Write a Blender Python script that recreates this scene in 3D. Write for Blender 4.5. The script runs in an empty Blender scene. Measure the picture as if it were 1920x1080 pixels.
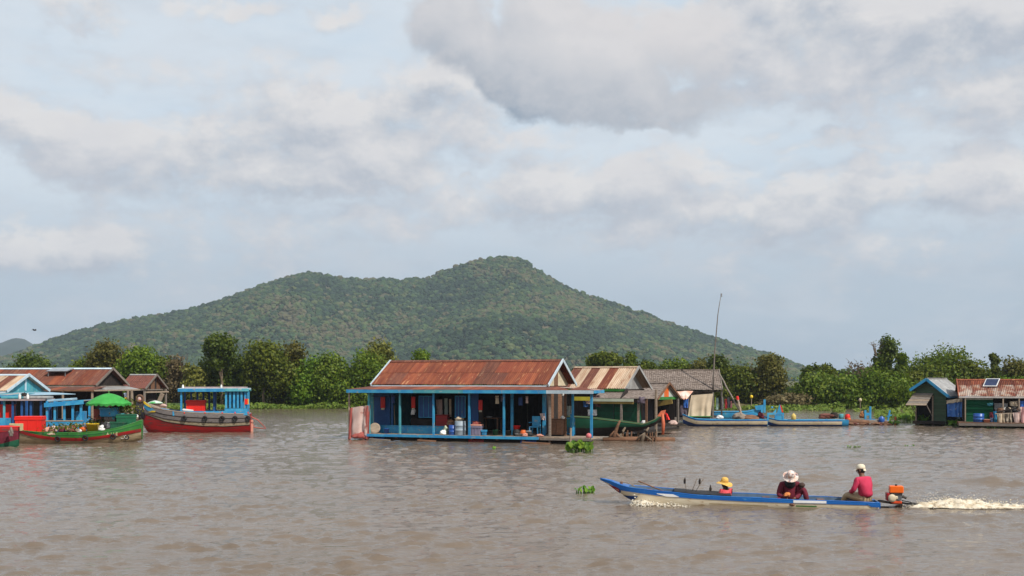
import bpy, bmesh, math, random
import numpy as np
from mathutils import Vector, Matrix, noise as mnoise
random.seed(7); rng = np.random.default_rng(7)
S = bpy.context.scene
COL = S.collection
# ---------------------------------------------------------------- camera, sky, sun, exposure
F, CX, YH, H = 2133.3, 960.0, 712.0, 2.9        # focal length in photo pixels, principal column, horizon row, eye height
cam_d = bpy.data.cameras.new('camera'); cam = bpy.data.objects.new('camera', cam_d); COL.objects.link(cam)
cam.location = (0, 0, H); cam.rotation_euler = (math.pi/2, 0, 0)
cam_d.sensor_width = 36; cam_d.lens = 36*F/1920; cam_d.shift_y = (YH-540)/1920
cam_d.clip_start = .1; cam_d.clip_end = 20000
S.camera = cam
SUN = Vector((.50, -.52, .70)).normalized()
SUN_EL = math.asin(SUN.z); SUN_AZ = math.atan2(SUN.x, SUN.y)
sd = bpy.data.lights.new('sun', 'SUN'); sd.energy = 4.5; sd.angle = math.radians(.53); sd.color = (1, .945, .86)
so = bpy.data.objects.new('sun', sd); COL.objects.link(so)
so.rotation_euler = (-SUN).to_track_quat('-Z', 'Y').to_euler(); so.location = (30, -30, 60)
S.view_settings.view_transform = 'Standard'; S.view_settings.look = 'None'
S.view_settings.exposure = 0; S.view_settings.gamma = 1
S.view_settings.use_curve_mapping = False
S.cycles.use_denoising = True; S.cycles.denoising_prefilter = 'ACCURATE'
S.cycles.max_bounces = 6; S.cycles.diffuse_bounces = 3; S.cycles.glossy_bounces = 3
S.cycles.transmission_bounces = 4; S.cycles.volume_bounces = 1; S.cycles.transparent_max_bounces = 8
S.cycles.caustics_reflective = False; S.cycles.caustics_refractive = False

class NT:
    """node tree helper"""
    def __init__(s, tree): s.t = tree; s.t.nodes.clear()
    def n(s, typ, **kw):
        nd = s.t.nodes.new(typ)
        for k, v in kw.items(): setattr(nd, k, v)
        return nd
    def l(s, a, b): s.t.links.new(a, b)
    def setin(s, sock, v):
        if hasattr(v, 'is_output'): s.l(v, sock)
        elif v is not None: sock.default_value = v
    def math(s, op, a, b=None, c=None, clamp=False):
        nd = s.n('ShaderNodeMath', operation=op); nd.use_clamp = clamp
        s.setin(nd.inputs[0], a); s.setin(nd.inputs[1], b)
        if c is not None: s.setin(nd.inputs[2], c)
        return nd.outputs[0]
    def vmath(s, op, a, b=None):
        nd = s.n('ShaderNodeVectorMath', operation=op)
        s.setin(nd.inputs[0], a); s.setin(nd.inputs[1], b)
        return nd.outputs['Value'] if op in ('LENGTH', 'DOT_PRODUCT') else nd.outputs[0]
    def noise(s, vec, scale, detail=4, rough=.55, out='Fac', dist=0):
        nd = s.n('ShaderNodeTexNoise'); nd.noise_dimensions = '3D'
        s.setin(nd.inputs['Vector'], vec); nd.inputs['Scale'].default_value = scale
        nd.inputs['Detail'].default_value = detail; nd.inputs['Roughness'].default_value = rough
        nd.inputs['Distortion'].default_value = dist
        return nd.outputs[out]
    def mix(s, f, a, b, typ='MIX'):
        nd = s.n('ShaderNodeMix', data_type='RGBA', blend_type=typ)
        nd.clamp_factor = True
        s.setin(nd.inputs[0], f); s.setin(nd.inputs[6], a if hasattr(a, 'is_output') else (*a, 1)); s.setin(nd.inputs[7], b if hasattr(b, 'is_output') else (*b, 1))
        return nd.outputs[2]
    def ramp(s, f, lo, hi, a=0., b=1., smooth=True):
        nd = s.n('ShaderNodeMapRange'); nd.interpolation_type = 'SMOOTHSTEP' if smooth else 'LINEAR'
        s.setin(nd.inputs[0], f); s.setin(nd.inputs[1], lo); s.setin(nd.inputs[2], hi); s.setin(nd.inputs[3], a); s.setin(nd.inputs[4], b)
        return nd.outputs[0]
    def xyz(s, v):
        nd = s.n('ShaderNodeSeparateXYZ'); s.l(v, nd.inputs[0]); return nd.outputs
    def comb(s, x, y, z):
        nd = s.n('ShaderNodeCombineXYZ'); s.setin(nd.inputs[0], x); s.setin(nd.inputs[1], y); s.setin(nd.inputs[2], z); return nd.outputs[0]

# ---------------------------------------------------------------- sky with its clouds (world)
W = bpy.data.worlds.new('World'); S.world = W; W.use_nodes = True
def build_sky():
    t = NT(W.node_tree)
    out = t.n('ShaderNodeOutputWorld'); bg = t.n('ShaderNodeBackground'); t.l(bg.outputs[0], out.inputs[0])
    STR = .1; bg.inputs['Strength'].default_value = STR
    sky = t.n('ShaderNodeTexSky'); sky.sky_type = 'NISHITA'; sky.sun_disc = False
    sky.sun_elevation = SUN_EL; sky.sun_rotation = SUN_AZ; sky.dust_density = 2.0; sky.air_density = 1.0
    tc = t.n('ShaderNodeTexCoord'); d = tc.outputs['Generated']
    x, y, z = t.xyz(d)
    az = t.math('ARCTAN2', x, y)
    hz = t.math('SQRT', t.math('ADD', t.math('MULTIPLY', x, x), t.math('MULTIPLY', y, y)))
    el = t.math('ARCTAN2', z, hz)
    P = t.comb(az, el, 0)
    K = 1/STR
    def col(r, g, b): return (r*K, g*K, b*K)
    def px(a, b):
        A = math.atan((a-CX)/F); return A, math.atan((YH-b)/F*math.cos(A))
    # warp so that no outline stays an ellipse
    def warped(P0):
        n1 = t.noise(P0, 9, 3, .5, 'Color'); n2 = t.noise(P0, 34, 4, .6, 'Color')
        sc = t.n('ShaderNodeVectorMath', operation='SCALE'); t.l(t.vmath('SUBTRACT', n1, (.5, .5, .5)), sc.inputs[0]); sc.inputs['Scale'].default_value = .075
        s2 = t.n('ShaderNodeVectorMath', operation='SCALE'); t.l(t.vmath('SUBTRACT', n2, (.5, .5, .5)), s2.inputs[0]); s2.inputs['Scale'].default_value = .028
        return t.vmath('MULTIPLY', t.vmath('ADD', t.vmath('ADD', P0, sc.outputs[0]), s2.outputs[0]), (1, 1, 0))
    def blobs(Pw, lst):
        acc = None
        for (bx, by, rx, ry, amp) in lst:
            a, e = px(bx, by)
            v = t.vmath('DIVIDE', t.vmath('SUBTRACT', Pw, (a, e, 0)), (rx*1.22/F, ry*1.28/F, 1))
            m = t.ramp(t.vmath('LENGTH', v), .05, 1.30, amp, 0.)
            acc = m if acc is None else t.math('MAXIMUM', acc, m)
        return acc
    big = [(845, 20, 80, 90, 1), (880, 80, 80, 85, 1), (930, 140, 85, 75, .95), (1010, 90, 150, 120, 1), (1000, 175, 120, 62, 1), (1130, 110, 140, 110, 1), (1110, 185, 140, 55, .85), (1210, 150, 90, 75, .85), (1010, 10, 110, 60, .9), (1200, 222, 120, 22, .6), (1270, 60, 140, 100, .7), (1300, 190, 130, 55, .62)]
    mid = [(50, 220, 170, 48, .9), (120, 265, 150, 42, .7), (240, 270, 210, 66, .85), (400, 300, 220, 80, .9), (430, 240, 200, 50, .8), (640, 205, 250, 68, 1), (790, 180, 150, 62, .95), (880, 240, 120, 50, .7), (560, 335, 190, 60, 1), (720, 310, 140, 70, .9), (300, 340, 130, 60, .7), (640, 270, 220, 70, .95),
           (120, 455, 190, 50, .95), (40, 430, 120, 40, .6), (300, 470, 160, 40, .45), (165, 12, 100, 32, .7), (640, 28, 52, 28, .85), (400, -4, 140, 22, .75), (865, 330, 26, 10, .6), (900, 385, 220, 70, .6), (560, 430, 300, 60, .5), (300, 120, 240, 30, .42), (560, 120, 200, 26, .4), (1010, 265, 170, 28, .5), (300, 400, 200, 40, .5)]
    rgt = [(1350, 30, 220, 80, .95), (1500, 40, 260, 95, .95), (1740, 70, 300, 125, 1), (1880, 170, 170, 85, .85), (1690, 160, 160, 60, .7), (1580, 150, 110, 40, .65), (1430, 150, 160, 36, .6), (1430, 235, 80, 16, .6), (1540, 268, 150, 18, .6), (1640, 282, 80, 16, .55), (1610, 320, 50, 28, .55), (1760, 230, 130, 40, .55),
           (1090, 350, 190, 62, 1), (1330, 310, 170, 52, .85), (1500, 385, 330, 66, .9), (1830, 350, 220, 62, .95), (980, 340, 130, 46, .75), (1250, 420, 300, 60, .65), (1700, 450, 300, 60, .5), (1500, 480, 300, 50, .4)]
    inframe = t.math('MULTIPLY', t.ramp(t.math('ABSOLUTE', az), .44, .62, 1., 0.), t.ramp(el, .34, .5, 1., 0.))
    def field(P0):
        Pw = warped(P0)
        st = t.vmath('MULTIPLY', P0, (1, 1.55, 1))
        f = t.noise(st, 12, 9, .56, dist=.2)
        fine = t.noise(st, 42, 6, .66)
        lo = t.noise(st, 4.2, 2, .5)
        # outside the frame the same sort of broken layer carries on
        wild = t.math('MULTIPLY', t.ramp(lo, .42, .62, 0., .95), t.math('SUBTRACT', 1., inframe))
        b = t.math('MAXIMUM', blobs(Pw, mid + rgt), wild)
        bb = blobs(Pw, big)
        k = t.math('ADD', t.math('MULTIPLY', t.math('SUBTRACT', f, .5), 2.0), t.math('MULTIPLY', t.math('SUBTRACT', fine, .5), .75))
        return t.math('ADD', b, k), t.math('ADD', bb, t.math('MULTIPLY', k, .40)), f, fine
    f0, g0, fb, fn = field(P)
    Pu = t.vmath('ADD', P, (.009, .020, 0))
    f1, g1, _, _ = field(Pu)
    # clear and veiled sky behind the clouds
    v1 = t.mix(t.ramp(el, 0.0, .06), col(.37, .46, .575), col(.47, .55, .645))
    v1 = t.mix(t.ramp(el, .05, .19), v1, col(.73, .80, .865))
    v1 = t.mix(t.ramp(el, .4, 1.2), v1, col(.47, .58, .74))
    st2 = t.vmath('MULTIPLY', P, (1, 3.2, 1))
    pat = t.noise(st2, 5.5, 5, .55)
    v1 = t.mix(t.math('MULTIPLY', t.ramp(pat, .42, .66), .5), v1, t.mix(t.ramp(el, .05, .2), col(.45, .53, .63), col(.60, .73, .85)))
    v1 = t.mix(.10, v1, sky.outputs[0])
    # low streaky sheets
    st3 = t.vmath('MULTIPLY', P, (1, 2.7, 1))
    low = t.noise(st3, 9, 8, .55, dist=.2)
    v1 = t.mix(t.math('MULTIPLY', t.ramp(low, .44, .66), t.ramp(el, .0, .22, .55, .2)), v1, col(.60, .625, .675))
    low2 = t.noise(t.vmath('ADD', st3, (3.3, 1.7, 0)), 12, 8, .56)
    v1 = t.mix(t.math('MULTIPLY', t.ramp(low2, .50, .70), t.ramp(el, .0, .20, .40, .12)), v1, col(.41, .475, .56))
    # broken layer: lit tops, grey mauve bellies
    lit = t.math('ADD', .43, t.math('MULTIPLY', t.math('SUBTRACT', f0, f1), 1.25), clamp=True)
    tone = t.mix(lit, col(.44, .48, .55), col(.80, .775, .76))
    tone = t.mix(t.math('MULTIPLY', t.ramp(fb, .35, .65), .38), tone, col(.61, .605, .645))
    dens = t.ramp(f0, .08, .78)
    c = t.mix(t.math('MULTIPLY', dens, .88), v1, tone)
    # the heavy grey cumulus
    lit2 = t.math('ADD', .47, t.math('MULTIPLY', t.math('SUBTRACT', g0, g1), 1.0), clamp=True)
    base = t.ramp(el, math.atan((YH-225)/F), math.atan((YH-70)/F), 0., 1.)
    left = t.ramp(az, math.atan((860-CX)/F), math.atan((1130-CX)/F), 0., .35)
    sh = t.math('ADD', t.math('MULTIPLY', t.math('ADD', lit2, base), .5), t.math('SUBTRACT', left, .14), clamp=True)
    tone2 = t.mix(sh, col(.28, .345, .435), col(.72, .70, .705))
    tone2 = t.mix(t.math('MULTIPLY', t.ramp(fn, .42, .66), .30), tone2, col(.62, .615, .64))
    c = t.mix(t.math('MULTIPLY', t.ramp(g0, .25, .62), .92), c, tone2)
    # below the horizon: ground-like dull tone
    c = t.mix(t.ramp(el, -.03, -.005, 1., 0.), c, col(.25, .24, .22))
    t.l(c, bg.inputs['Color'])
build_sky()

# ---------------------------------------------------------------- helpers
def tag(o, label=None, cat=None, group=None, kind=None):
    if label: o['label'] = label
    if cat: o['category'] = cat
    if group: o['group'] = group
    if kind: o['kind'] = kind
    return o
def thing(name, label, cat, loc=(0, 0, 0), rz=0., group=None):
    o = bpy.data.objects.new(name, None); COL.objects.link(o)
    o.location = loc; o.rotation_euler = (0, 0, rz); o.empty_display_size = .2
    return tag(o, label, cat, group)
def link(name, me, parent=None):
    o = bpy.data.objects.new(name, me); COL.objects.link(o)
    if parent: o.parent = parent
    return o
class MB:
    def __init__(s): s.v = []; s.f = []
    def add(s, vs, fs):
        k = len(s.v); s.v += [tuple(p) for p in vs]; s.f += [tuple(i+k for i in f) for f in fs]; return s
    def bb(s, x0, x1, y0, y1, z0, z1):
        return s.add([(x0, y0, z0), (x1, y0, z0), (x1, y1, z0), (x0, y1, z0), (x0, y0, z1), (x1, y0, z1), (x1, y1, z1), (x0, y1, z1)],
                     [(3, 2, 1, 0), (4, 5, 6, 7), (0, 1, 5, 4), (1, 2, 6, 5), (2, 3, 7, 6), (3, 0, 4, 7)])
    def box(s, c, d, rz=0., tilt=0.):
        R = Matrix.Rotation(rz, 3, 'Z') @ Matrix.Rotation(tilt, 3, 'X'); vs = []
        for z in (-1, 1):
            for (x, y) in ((-1, -1), (1, -1), (1, 1), (-1, 1)):
                vs.append(Vector(c) + R @ Vector((x*d[0]/2, y*d[1]/2, z*d[2]/2)))
        return s.add(vs, [(3, 2, 1, 0), (4, 5, 6, 7), (0, 1, 5, 4), (1, 2, 6, 5), (2, 3, 7, 6), (3, 0, 4, 7)])
    def rbox(s, c, d, rz=0., ch=.12):
        """box with chamfered edges (ch: share of the smallest side)"""
        b = bmesh.new(); bmesh.ops.create_cube(b, size=1)
        for v in b.verts: v.co = Vector((v.co.x*d[0], v.co.y*d[1], v.co.z*d[2]))
        bmesh.ops.bevel(b, geom=list(b.edges), offset=ch*min(d), segments=1, affect='EDGES')
        R = Matrix.Rotation(rz, 3, 'Z'); b.verts.index_update()
        s.add([Vector(c) + R @ v.co for v in b.verts], [[v.index for v in f.verts] for f in b.faces]); b.free(); return s
    def beam(s, a, b, w, h=None):
        a = Vector(a); b = Vector(b); h = h or w; d = (b-a).normalized()
        up = Vector((0, 0, 1)) if abs(d.z) < .95 else Vector((0, 1, 0))
        sx = d.cross(up).normalized(); sz = sx.cross(d)
        vs = [p + sx*i*w/2 + sz*j*h/2 for p in (a, b) for (i, j) in ((-1, -1), (1, -1), (1, 1), (-1, 1))]
        return s.add(vs, [(3, 2, 1, 0), (4, 5, 6, 7), (0, 1, 5, 4), (1, 2, 6, 5), (2, 3, 7, 6), (3, 0, 4, 7)])
    def tube(s, pts, r, n=6):
        pts = [Vector(p) for p in pts]; m = len(pts); rs = r if hasattr(r, '__len__') else [r]*m; vs = []; fs = []
        for i, p in enumerate(pts):
            d = (pts[min(i+1, m-1)] - pts[max(i-1, 0)]).normalized()
            up = Vector((0, 0, 1)) if abs(d.z) < .9 else Vector((1, 0, 0))
            sx = d.cross(up).normalized(); sy = sx.cross(d)
            for k in range(n):
                a = 2*math.pi*k/n; vs.append(p + (sx*math.cos(a) + sy*math.sin(a))*rs[i])
        for i in range(m-1):
            for k in range(n): fs.append((i*n+k, i*n+(k+1) % n, (i+1)*n+(k+1) % n, (i+1)*n+k))
        fs.append(tuple(range(n-1, -1, -1))); fs.append(tuple((m-1)*n+k for k in range(n)))
        return s.add(vs, fs)
    def lathe(s, prof, c=(0, 0, 0), n=12, tilt=None):
        vs = []; fs = []; c = Vector(c); m = len(prof)
        for (r, z) in prof:
            for k in range(n):
                a = 2*math.pi*k/n; p = Vector((r*math.cos(a), r*math.sin(a), z))
                vs.append(c + (tilt @ p if tilt else p))
        for i in range(m-1):
            for k in range(n): fs.append((i*n+k, i*n+(k+1) % n, (i+1)*n+(k+1) % n, (i+1)*n+k))
        if prof[0][0] > 1e-4: fs.append(tuple(range(n-1, -1, -1)))
        if prof[-1][0] > 1e-4: fs.append(tuple((m-1)*n+k for k in range(n)))
        return s.add(vs, fs)
    def ell(s, c, r, n=10, m=6, R=None):
        prof = [(math.sin(math.pi*i/m), -math.cos(math.pi*i/m)) for i in range(m+1)]; vs = []; fs = []; c = Vector(c)
        for (q, z) in prof:
            for k in range(n):
                a = 2*math.pi*k/n; p = Vector((q*math.cos(a)*r[0], q*math.sin(a)*r[1], z*r[2])); vs.append(c + (R @ p if R else p))
        for i in range(m):
            for k in range(n): fs.append((i*n+k, i*n+(k+1) % n, (i+1)*n+(k+1) % n, (i+1)*n+k))
        return s.add(vs, fs)
    def slab(s, p, t):
        """closed polygon p (in order) given thickness t along minus its normal"""
        p = [Vector(q) for q in p]; nrm = (p[1]-p[0]).cross(p[2]-p[0]).normalized(); n = len(p)
        fs = [tuple(range(n)), tuple(range(2*n-1, n-1, -1))] + [(i, i+n, (i+1) % n+n, (i+1) % n) for i in range(n)]
        return s.add(p + [q - nrm*t for q in p], fs)
    def grid(s, fn, nu, nv):
        vs = [fn(i/nu, j/nv) for i in range(nu+1) for j in range(nv+1)]
        return s.add(vs, [(i*(nv+1)+j, (i+1)*(nv+1)+j, (i+1)*(nv+1)+j+1, i*(nv+1)+j+1) for i in range(nu) for j in range(nv)])
    def torus(s, c, R, r, axis=(0, 1, 0), n=12, m=6):
        q = Vector((0, 0, 1)).rotation_difference(Vector(axis)).to_matrix(); vs = []; fs = []; c = Vector(c)
        for i in range(n):
            for j in range(m):
                a = 2*math.pi*i/n; b = 2*math.pi*j/m
                vs.append(c + q @ Vector(((R+r*math.cos(b))*math.cos(a), (R+r*math.cos(b))*math.sin(a), r*math.sin(b))))
        for i in range(n):
            for j in range(m): fs.append((i*m+j, ((i+1) % n)*m+j, ((i+1) % n)*m+(j+1) % m, i*m+(j+1) % m))
        return s.add(vs, fs)
    def mesh(s, name, mat, smooth=False):
        me = bpy.data.meshes.new(name); me.from_pydata(s.v, [], s.f); me.materials.append(mat)
        if smooth: me.polygons.foreach_set('use_smooth', [True]*len(me.polygons))
        me.update(); return me
    def build(s, name, mat, parent=None, smooth=False):
        return link(name, s.mesh(name, mat, smooth), parent)
class Frame:
    """a house's or boat's own axes: u along it, v away from the eye, and the photo rays that cross them"""
    def __init__(s, px, py, th, z=0., Y=None):
        Y = Y if Y else H*F/(py-YH); s.O = Vector(((px-CX)/F*Y, Y, z)); s.th = -math.radians(th)
        s.U = Vector((math.cos(s.th), math.sin(s.th))); s.V = Vector((-math.sin(s.th), math.cos(s.th)))
    def u(s, px, v=0.):
        d = (px-CX)/F; return (d*(s.O.y+v*s.V.y) - s.O.x - v*s.V.x)/(s.U.x - d*s.U.y)
    def z(s, py, u, v=0.):
        Y = s.O.y + u*s.U.y + v*s.V.y; return H-(py-YH)*Y/F - s.O.z
    def p(s, px, py, v=0.):
        u = s.u(px, v); return Vector((u, v, s.z(py, u, v)))
    def world(s, u, v, z=0.):
        return Vector((s.O.x+u*s.U.x+v*s.V.x, s.O.y+u*s.U.y+v*s.V.y, s.O.z+z))
    def thing(s, name, label, cat, group=None):
        return thing(name, label, cat, s.O, s.th, group)
    def put(s, name, label, cat, u, v, z, group=None):
        return thing(name, label, cat, s.world(u, v, z), s.th, group)
def wpt(px, py, Y): return Vector(((px-CX)/F*Y, Y, H-(py-YH)*Y/F))
def onwater(px, py): return wpt(px, py, H*F/(py-YH))

# ---------------------------------------------------------------- materials
MATS = {}
def mat(name, c, c2=None, scale=3., rough=.65, bump=.15, ovar=.12, stretch=(1, 1, 1), spots=None, metal=0., spec=.35, detail=5):
    """colour c broken by c2 through a noise; ovar: how far one object's tone may sit from the next's"""
    if name in MATS: return MATS[name]
    m = bpy.data.materials.new(name); m.use_nodes = True; t = NT(m.node_tree)
    out = t.n('ShaderNodeOutputMaterial'); b = t.n('ShaderNodeBsdfPrincipled'); t.l(b.outputs[0], out.inputs[0])
    tc = t.n('ShaderNodeTexCoord'); oi = t.n('ShaderNodeObjectInfo')
    off = t.n('ShaderNodeVectorMath', operation='SCALE'); off.inputs[0].default_value = (17, 31, 23); t.l(oi.outputs['Random'], off.inputs['Scale'])
    v = t.vmath('ADD', t.vmath('MULTIPLY', tc.outputs['Object'], stretch), off.outputs[0])
    f = t.noise(v, scale, detail, .6)
    c2 = c2 or tuple(x*.6 for x in c)
    col = t.mix(t.ramp(f, .38, .66), c, c2)
    if spots:
        sc, amt, scale2 = spots
        col = t.mix(t.ramp(t.noise(v, scale2, 6, .65), .62-amt*.3, .72-amt*.2), col, sc)
    if ovar:
        hsv = t.n('ShaderNodeHueSaturation'); t.l(col, hsv.inputs['Color'])
        t.l(t.ramp(oi.outputs['Random'], 0., 1., 1-ovar, 1+ovar, False), hsv.inputs['Value']); col = hsv.outputs[0]
    t.l(col, b.inputs['Base Color'])
    b.inputs['Roughness'].default_value = rough; b.inputs['Metallic'].default_value = metal; b.inputs['Specular IOR Level'].default_value = spec
    if bump:
        bn = t.n('ShaderNodeBump'); bn.inputs['Strength'].default_value = bump; bn.inputs['Distance'].default_value = .02
        t.l(t.noise(v, scale*5, 4, .6), bn.inputs['Height']); t.l(bn.outputs[0], b.inputs['Normal'])
    MATS[name] = m; return m
def leafmat(name, c, c2, trans=.35):
    m = bpy.data.materials.new(name); m.use_nodes = True; t = NT(m.node_tree)
    out = t.n('ShaderNodeOutputMaterial'); tc = t.n('ShaderNodeTexCoord'); oi = t.n('ShaderNodeObjectInfo'); g = t.n('ShaderNodeNewGeometry')
    f = t.noise(tc.outputs['Object'], .9, 4, .6)
    f2 = t.math('ADD', t.math('MULTIPLY', f, .75), t.math('MULTIPLY', g.outputs['Random Per Island'], .45))
    col = t.mix(t.ramp(f2, .35, .85), c, c2)
    hsv = t.n('ShaderNodeHueSaturation'); t.l(col, hsv.inputs['Color'])
    t.l(t.ramp(oi.outputs['Random'], 0., 1., .95, 1.35, False), hsv.inputs['Value']); t.l(t.ramp(oi.outputs['Random'], 0., 1., .49, .515, False), hsv.inputs['Hue'])
    d = t.n('ShaderNodeBsdfPrincipled'); d.inputs['Roughness'].default_value = .55; d.inputs['Specular IOR Level'].default_value = .25; t.l(hsv.outputs[0], d.inputs['Base Color'])
    tr = t.n('ShaderNodeBsdfTranslucent'); t.l(hsv.outputs[0], tr.inputs[0])
    mx = t.n('ShaderNodeMixShader'); mx.inputs[0].default_value = trans; t.l(d.outputs[0], mx.inputs[1]); t.l(tr.outputs[0], mx.inputs[2]); t.l(mx.outputs[0], out.inputs[0])
    return m
rust = mat('rusty_sheet', (.155, .036, .018), (.235, .068, .029), 1.1, .8, .3, .26, (4, .55, 1), ((.33, .155, .075), .14, 1.7))
rust_dark = mat('dark_rusty_sheet', (.105, .034, .022), (.17, .062, .036), 1.5, .8, .3, .22, (5, .6, 1), ((.27, .15, .09), .16, 2.0))
rust_pale = mat('pale_weathered_sheet', (.46, .35, .25), (.36, .24, .155), 1.5, .7, .3, .14, (4, .6, 1), ((.22, .09, .045), .12, 1.6))
rust_patchy = mat('patchy_rusted_sheet', (.44, .37, .31), (.30, .13, .065), 1.4, .7, .3, .12, (1.6, 1.0, 1), ((.20, .055, .030), .55, 1.2))
zinc = mat('grey_zinc_sheet', (.36, .36, .35), (.27, .26, .25), 2, .55, .2, .1, (4, .6, 1), metal=.2)
whitetrim = mat('pale_blue_white_trim', (.52, .62, .68), (.40, .50, .56), 3, .6)
blue = mat('sky_blue_paint', (.020, .21, .44), (.05, .31, .50), 2.2, .5, .15, .12, spots=((.26, .28, .27), .16, 5))
teal = mat('teal_paint', (.05, .27, .34), (.09, .33, .36), 3, .55, spots=((.32, .34, .33), .1, 6))
dblue = mat('deep_shaded_blue_paint', (.012, .065, .21), (.018, .09, .27), 2, .5)  # darker blue; on shutters, doors and far posts it stands in for shade
hblue = mat('hull_blue_paint', (.010, .10, .36), (.012, .13, .42), 2, .35, .06, .05, spots=((.05, .2, .45), .12, 7))
navy = mat('navy_paint', (.012, .03, .10), (.01, .04, .16), 3, .45)
red = mat('bright_red_paint', (.66, .016, .010), (.70, .022, .012), 3, .45, .08)
dred = mat('dark_red_hull_paint', (.36, .012, .014), (.22, .012, .012), 1.5, .45, .15, .05, (.5, 1, 4), ((.13, .035, .03), .35, 3))
green = mat('green_paint', (.022, .145, .022), (.04, .20, .04), 2, .5, .15, .1, spots=((.12, .13, .06), .25, 4))
dgreen = mat('dark_green_paint', (.008, .075, .038), (.012, .095, .05), 3, .55, .1, .1, spots=((.05, .08, .05), .12, 5))
mgreen = mat('mid_green_sheet', (.006, .115, .05), (.008, .09, .04), 2, .5, .1, .08)
oldgreen = mat('faded_green_boards', (.040, .085, .045), (.06, .09, .055), 3, .7, .3, .15, (1, 1, 6))
yellow = mat('yellow_plastic', (.75, .52, .02), (.70, .45, .02), 2, .4, .04)
orange = mat('orange_paint', (.62, .11, .015), (.60, .14, .02), 3, .45, .06)
cream = mat('cream_paint', (.60, .52, .37), (.50, .41, .27), 2.5, .6, .1, .06, (1, 1, 2), ((.30, .22, .13), .12, 5))
white = mat('white_paint', (.72, .72, .70), (.60, .60, .58), 3, .5, .08)
tarp_cream = mat('cream_tarpaulin', (.56, .46, .33), (.48, .38, .26), 1.3, .7, .2, .05)
tarp_pink = mat('pale_pink_cloth', (.62, .47, .42), (.54, .37, .32), 1.6, .8, .2, .05, spots=((.30, .10, .08), .1, 3))
tarp_red = mat('dusty_red_cloth', (.30, .06, .05), (.36, .10, .08), 3, .8, .2)
tarp_blue = mat('blue_tarpaulin', (.035, .13, .42), (.07, .20, .50), 3, .5, .2, spots=((.40, .47, .58), .12, 4))
greywood = mat('grey_weathered_wood', (.16, .135, .115), (.24, .205, .175), 4, .85, .35, .18, (1, 1, 6))
brownwood = mat('brown_wood', (.13, .065, .035), (.20, .10, .055), 4, .8, .3, .18, (1, 1, 5))
darkwood = mat('shade_dark_wood', (.018, .013, .011), (.030, .021, .016), 4, .85, .25, .15)  # near-black wood; on indoor boards the blackness stands in for shade
palewood = mat('pale_worn_wood', (.34, .27, .20), (.26, .19, .14), 4, .8, .3, .12, (1, 1, 5))
bamboo = mat('dry_bamboo', (.42, .31, .18), (.33, .23, .12), 6, .6, .2, .12)
thatch = mat('grey_shingle', (.185, .145, .120), (.265, .215, .185), 5, .9, .5, .12, spots=((.11, .085, .07), .25, 9))
thatch_brown = mat('red_brown_shingle', (.17, .060, .042), (.12, .045, .035), 5, .85, .4, .1)
tyre = mat('black_rubber', (.014, .014, .015), (.028, .027, .026), 6, .7, .2, .1)
black = mat('black_cloth', (.008, .008, .010), (.016, .015, .016), 4, .7, .15)
plastic_blue = mat('blue_plastic', (.02, .08, .33), (.03, .12, .40), 3, .35, .04)
grey = mat('grey_metal', (.30, .31, .32), (.22, .22, .23), 3, .45, .1, metal=.4)
pinkm = mat('pink_plastic', (.62, .10, .13), (.66, .20, .20), 3, .5, .05)
peach = mat('faded_peach_plastic', (.60, .30, .22), (.55, .24, .18), 3, .6, .05)
skinm = mat('brown_skin', (.16, .075, .045), (.19, .09, .055), 5, .55, .05, .03)
hairm = mat('black_hair', (.006, .005, .005), (.012, .01, .009), 8, .5, .3, .02)
pinkshirt = mat('crimson_pink_shirt', (.50, .032, .085), (.42, .022, .06), 4, .85, .35, .02)
maroon = mat('maroon_cloth', (.10, .010, .020), (.15, .014, .03), 4, .85, .3, .02)
redshirt = mat('coral_red_cloth', (.55, .05, .07), (.62, .10, .11), 8, .85, .2, .02)
khaki = mat('khaki_cloth', (.34, .25, .15), (.27, .19, .11), 4, .85, .3, .03)
straw = mat('yellow_straw', (.70, .43, .10), (.62, .34, .07), 14, .75, .4, .02)
floral = mat('floral_print_cloth', (.74, .70, .66), (.62, .34, .24), 14, .85, .2, .02, spots=((.09, .06, .10), .35, 11))
capm = mat('cream_cap_cloth', (.70, .63, .48), (.62, .54, .40), 5, .85, .2, .02)
foamm = mat('river_foam', (.78, .74, .64), (.62, .53, .38), 6, .75, .6, .05, detail=8)
def lacy_foam():
    m = bpy.data.materials.new('lacy_river_foam'); m.use_nodes = True; t = NT(m.node_tree); out = t.n('ShaderNodeOutputMaterial'); b = t.n('ShaderNodeBsdfPrincipled'); t.l(b.outputs[0], out.inputs[0]); tc = t.n('ShaderNodeTexCoord'); P = tc.outputs['Object']
    z = t.xyz(P)[2]; n1 = t.noise(t.vmath('MULTIPLY', P, (3.2, 9, 9)), 1.6, 8, .68); n2 = t.noise(t.vmath('MULTIPLY', P, (8, 16, 16)), 1.5, 6, .65)
    t.l(t.mix(t.ramp(n1, .35, .62), (.44, .34, .21), (.74, .67, .54)), b.inputs['Base Color']); b.inputs['Roughness'].default_value = .7
    h = t.ramp(z, -.02, .075, -.22, .34); t.l(t.ramp(t.math('ADD', t.math('ADD', t.math('MULTIPLY', n1, .65), t.math('MULTIPLY', n2, .35)), h), .42, .62), b.inputs['Alpha'])
    bn = t.n('ShaderNodeBump'); bn.inputs['Strength'].default_value = .7; bn.inputs['Distance'].default_value = .03; t.l(n2, bn.inputs['Height']); t.l(bn.outputs[0], b.inputs['Normal']); return m
lacefoam = lacy_foam()
barkm = mat('grey_brown_bark', (.13, .095, .065), (.20, .155, .11), 6, .9, .4, .2, (1, 1, .4))
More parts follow.
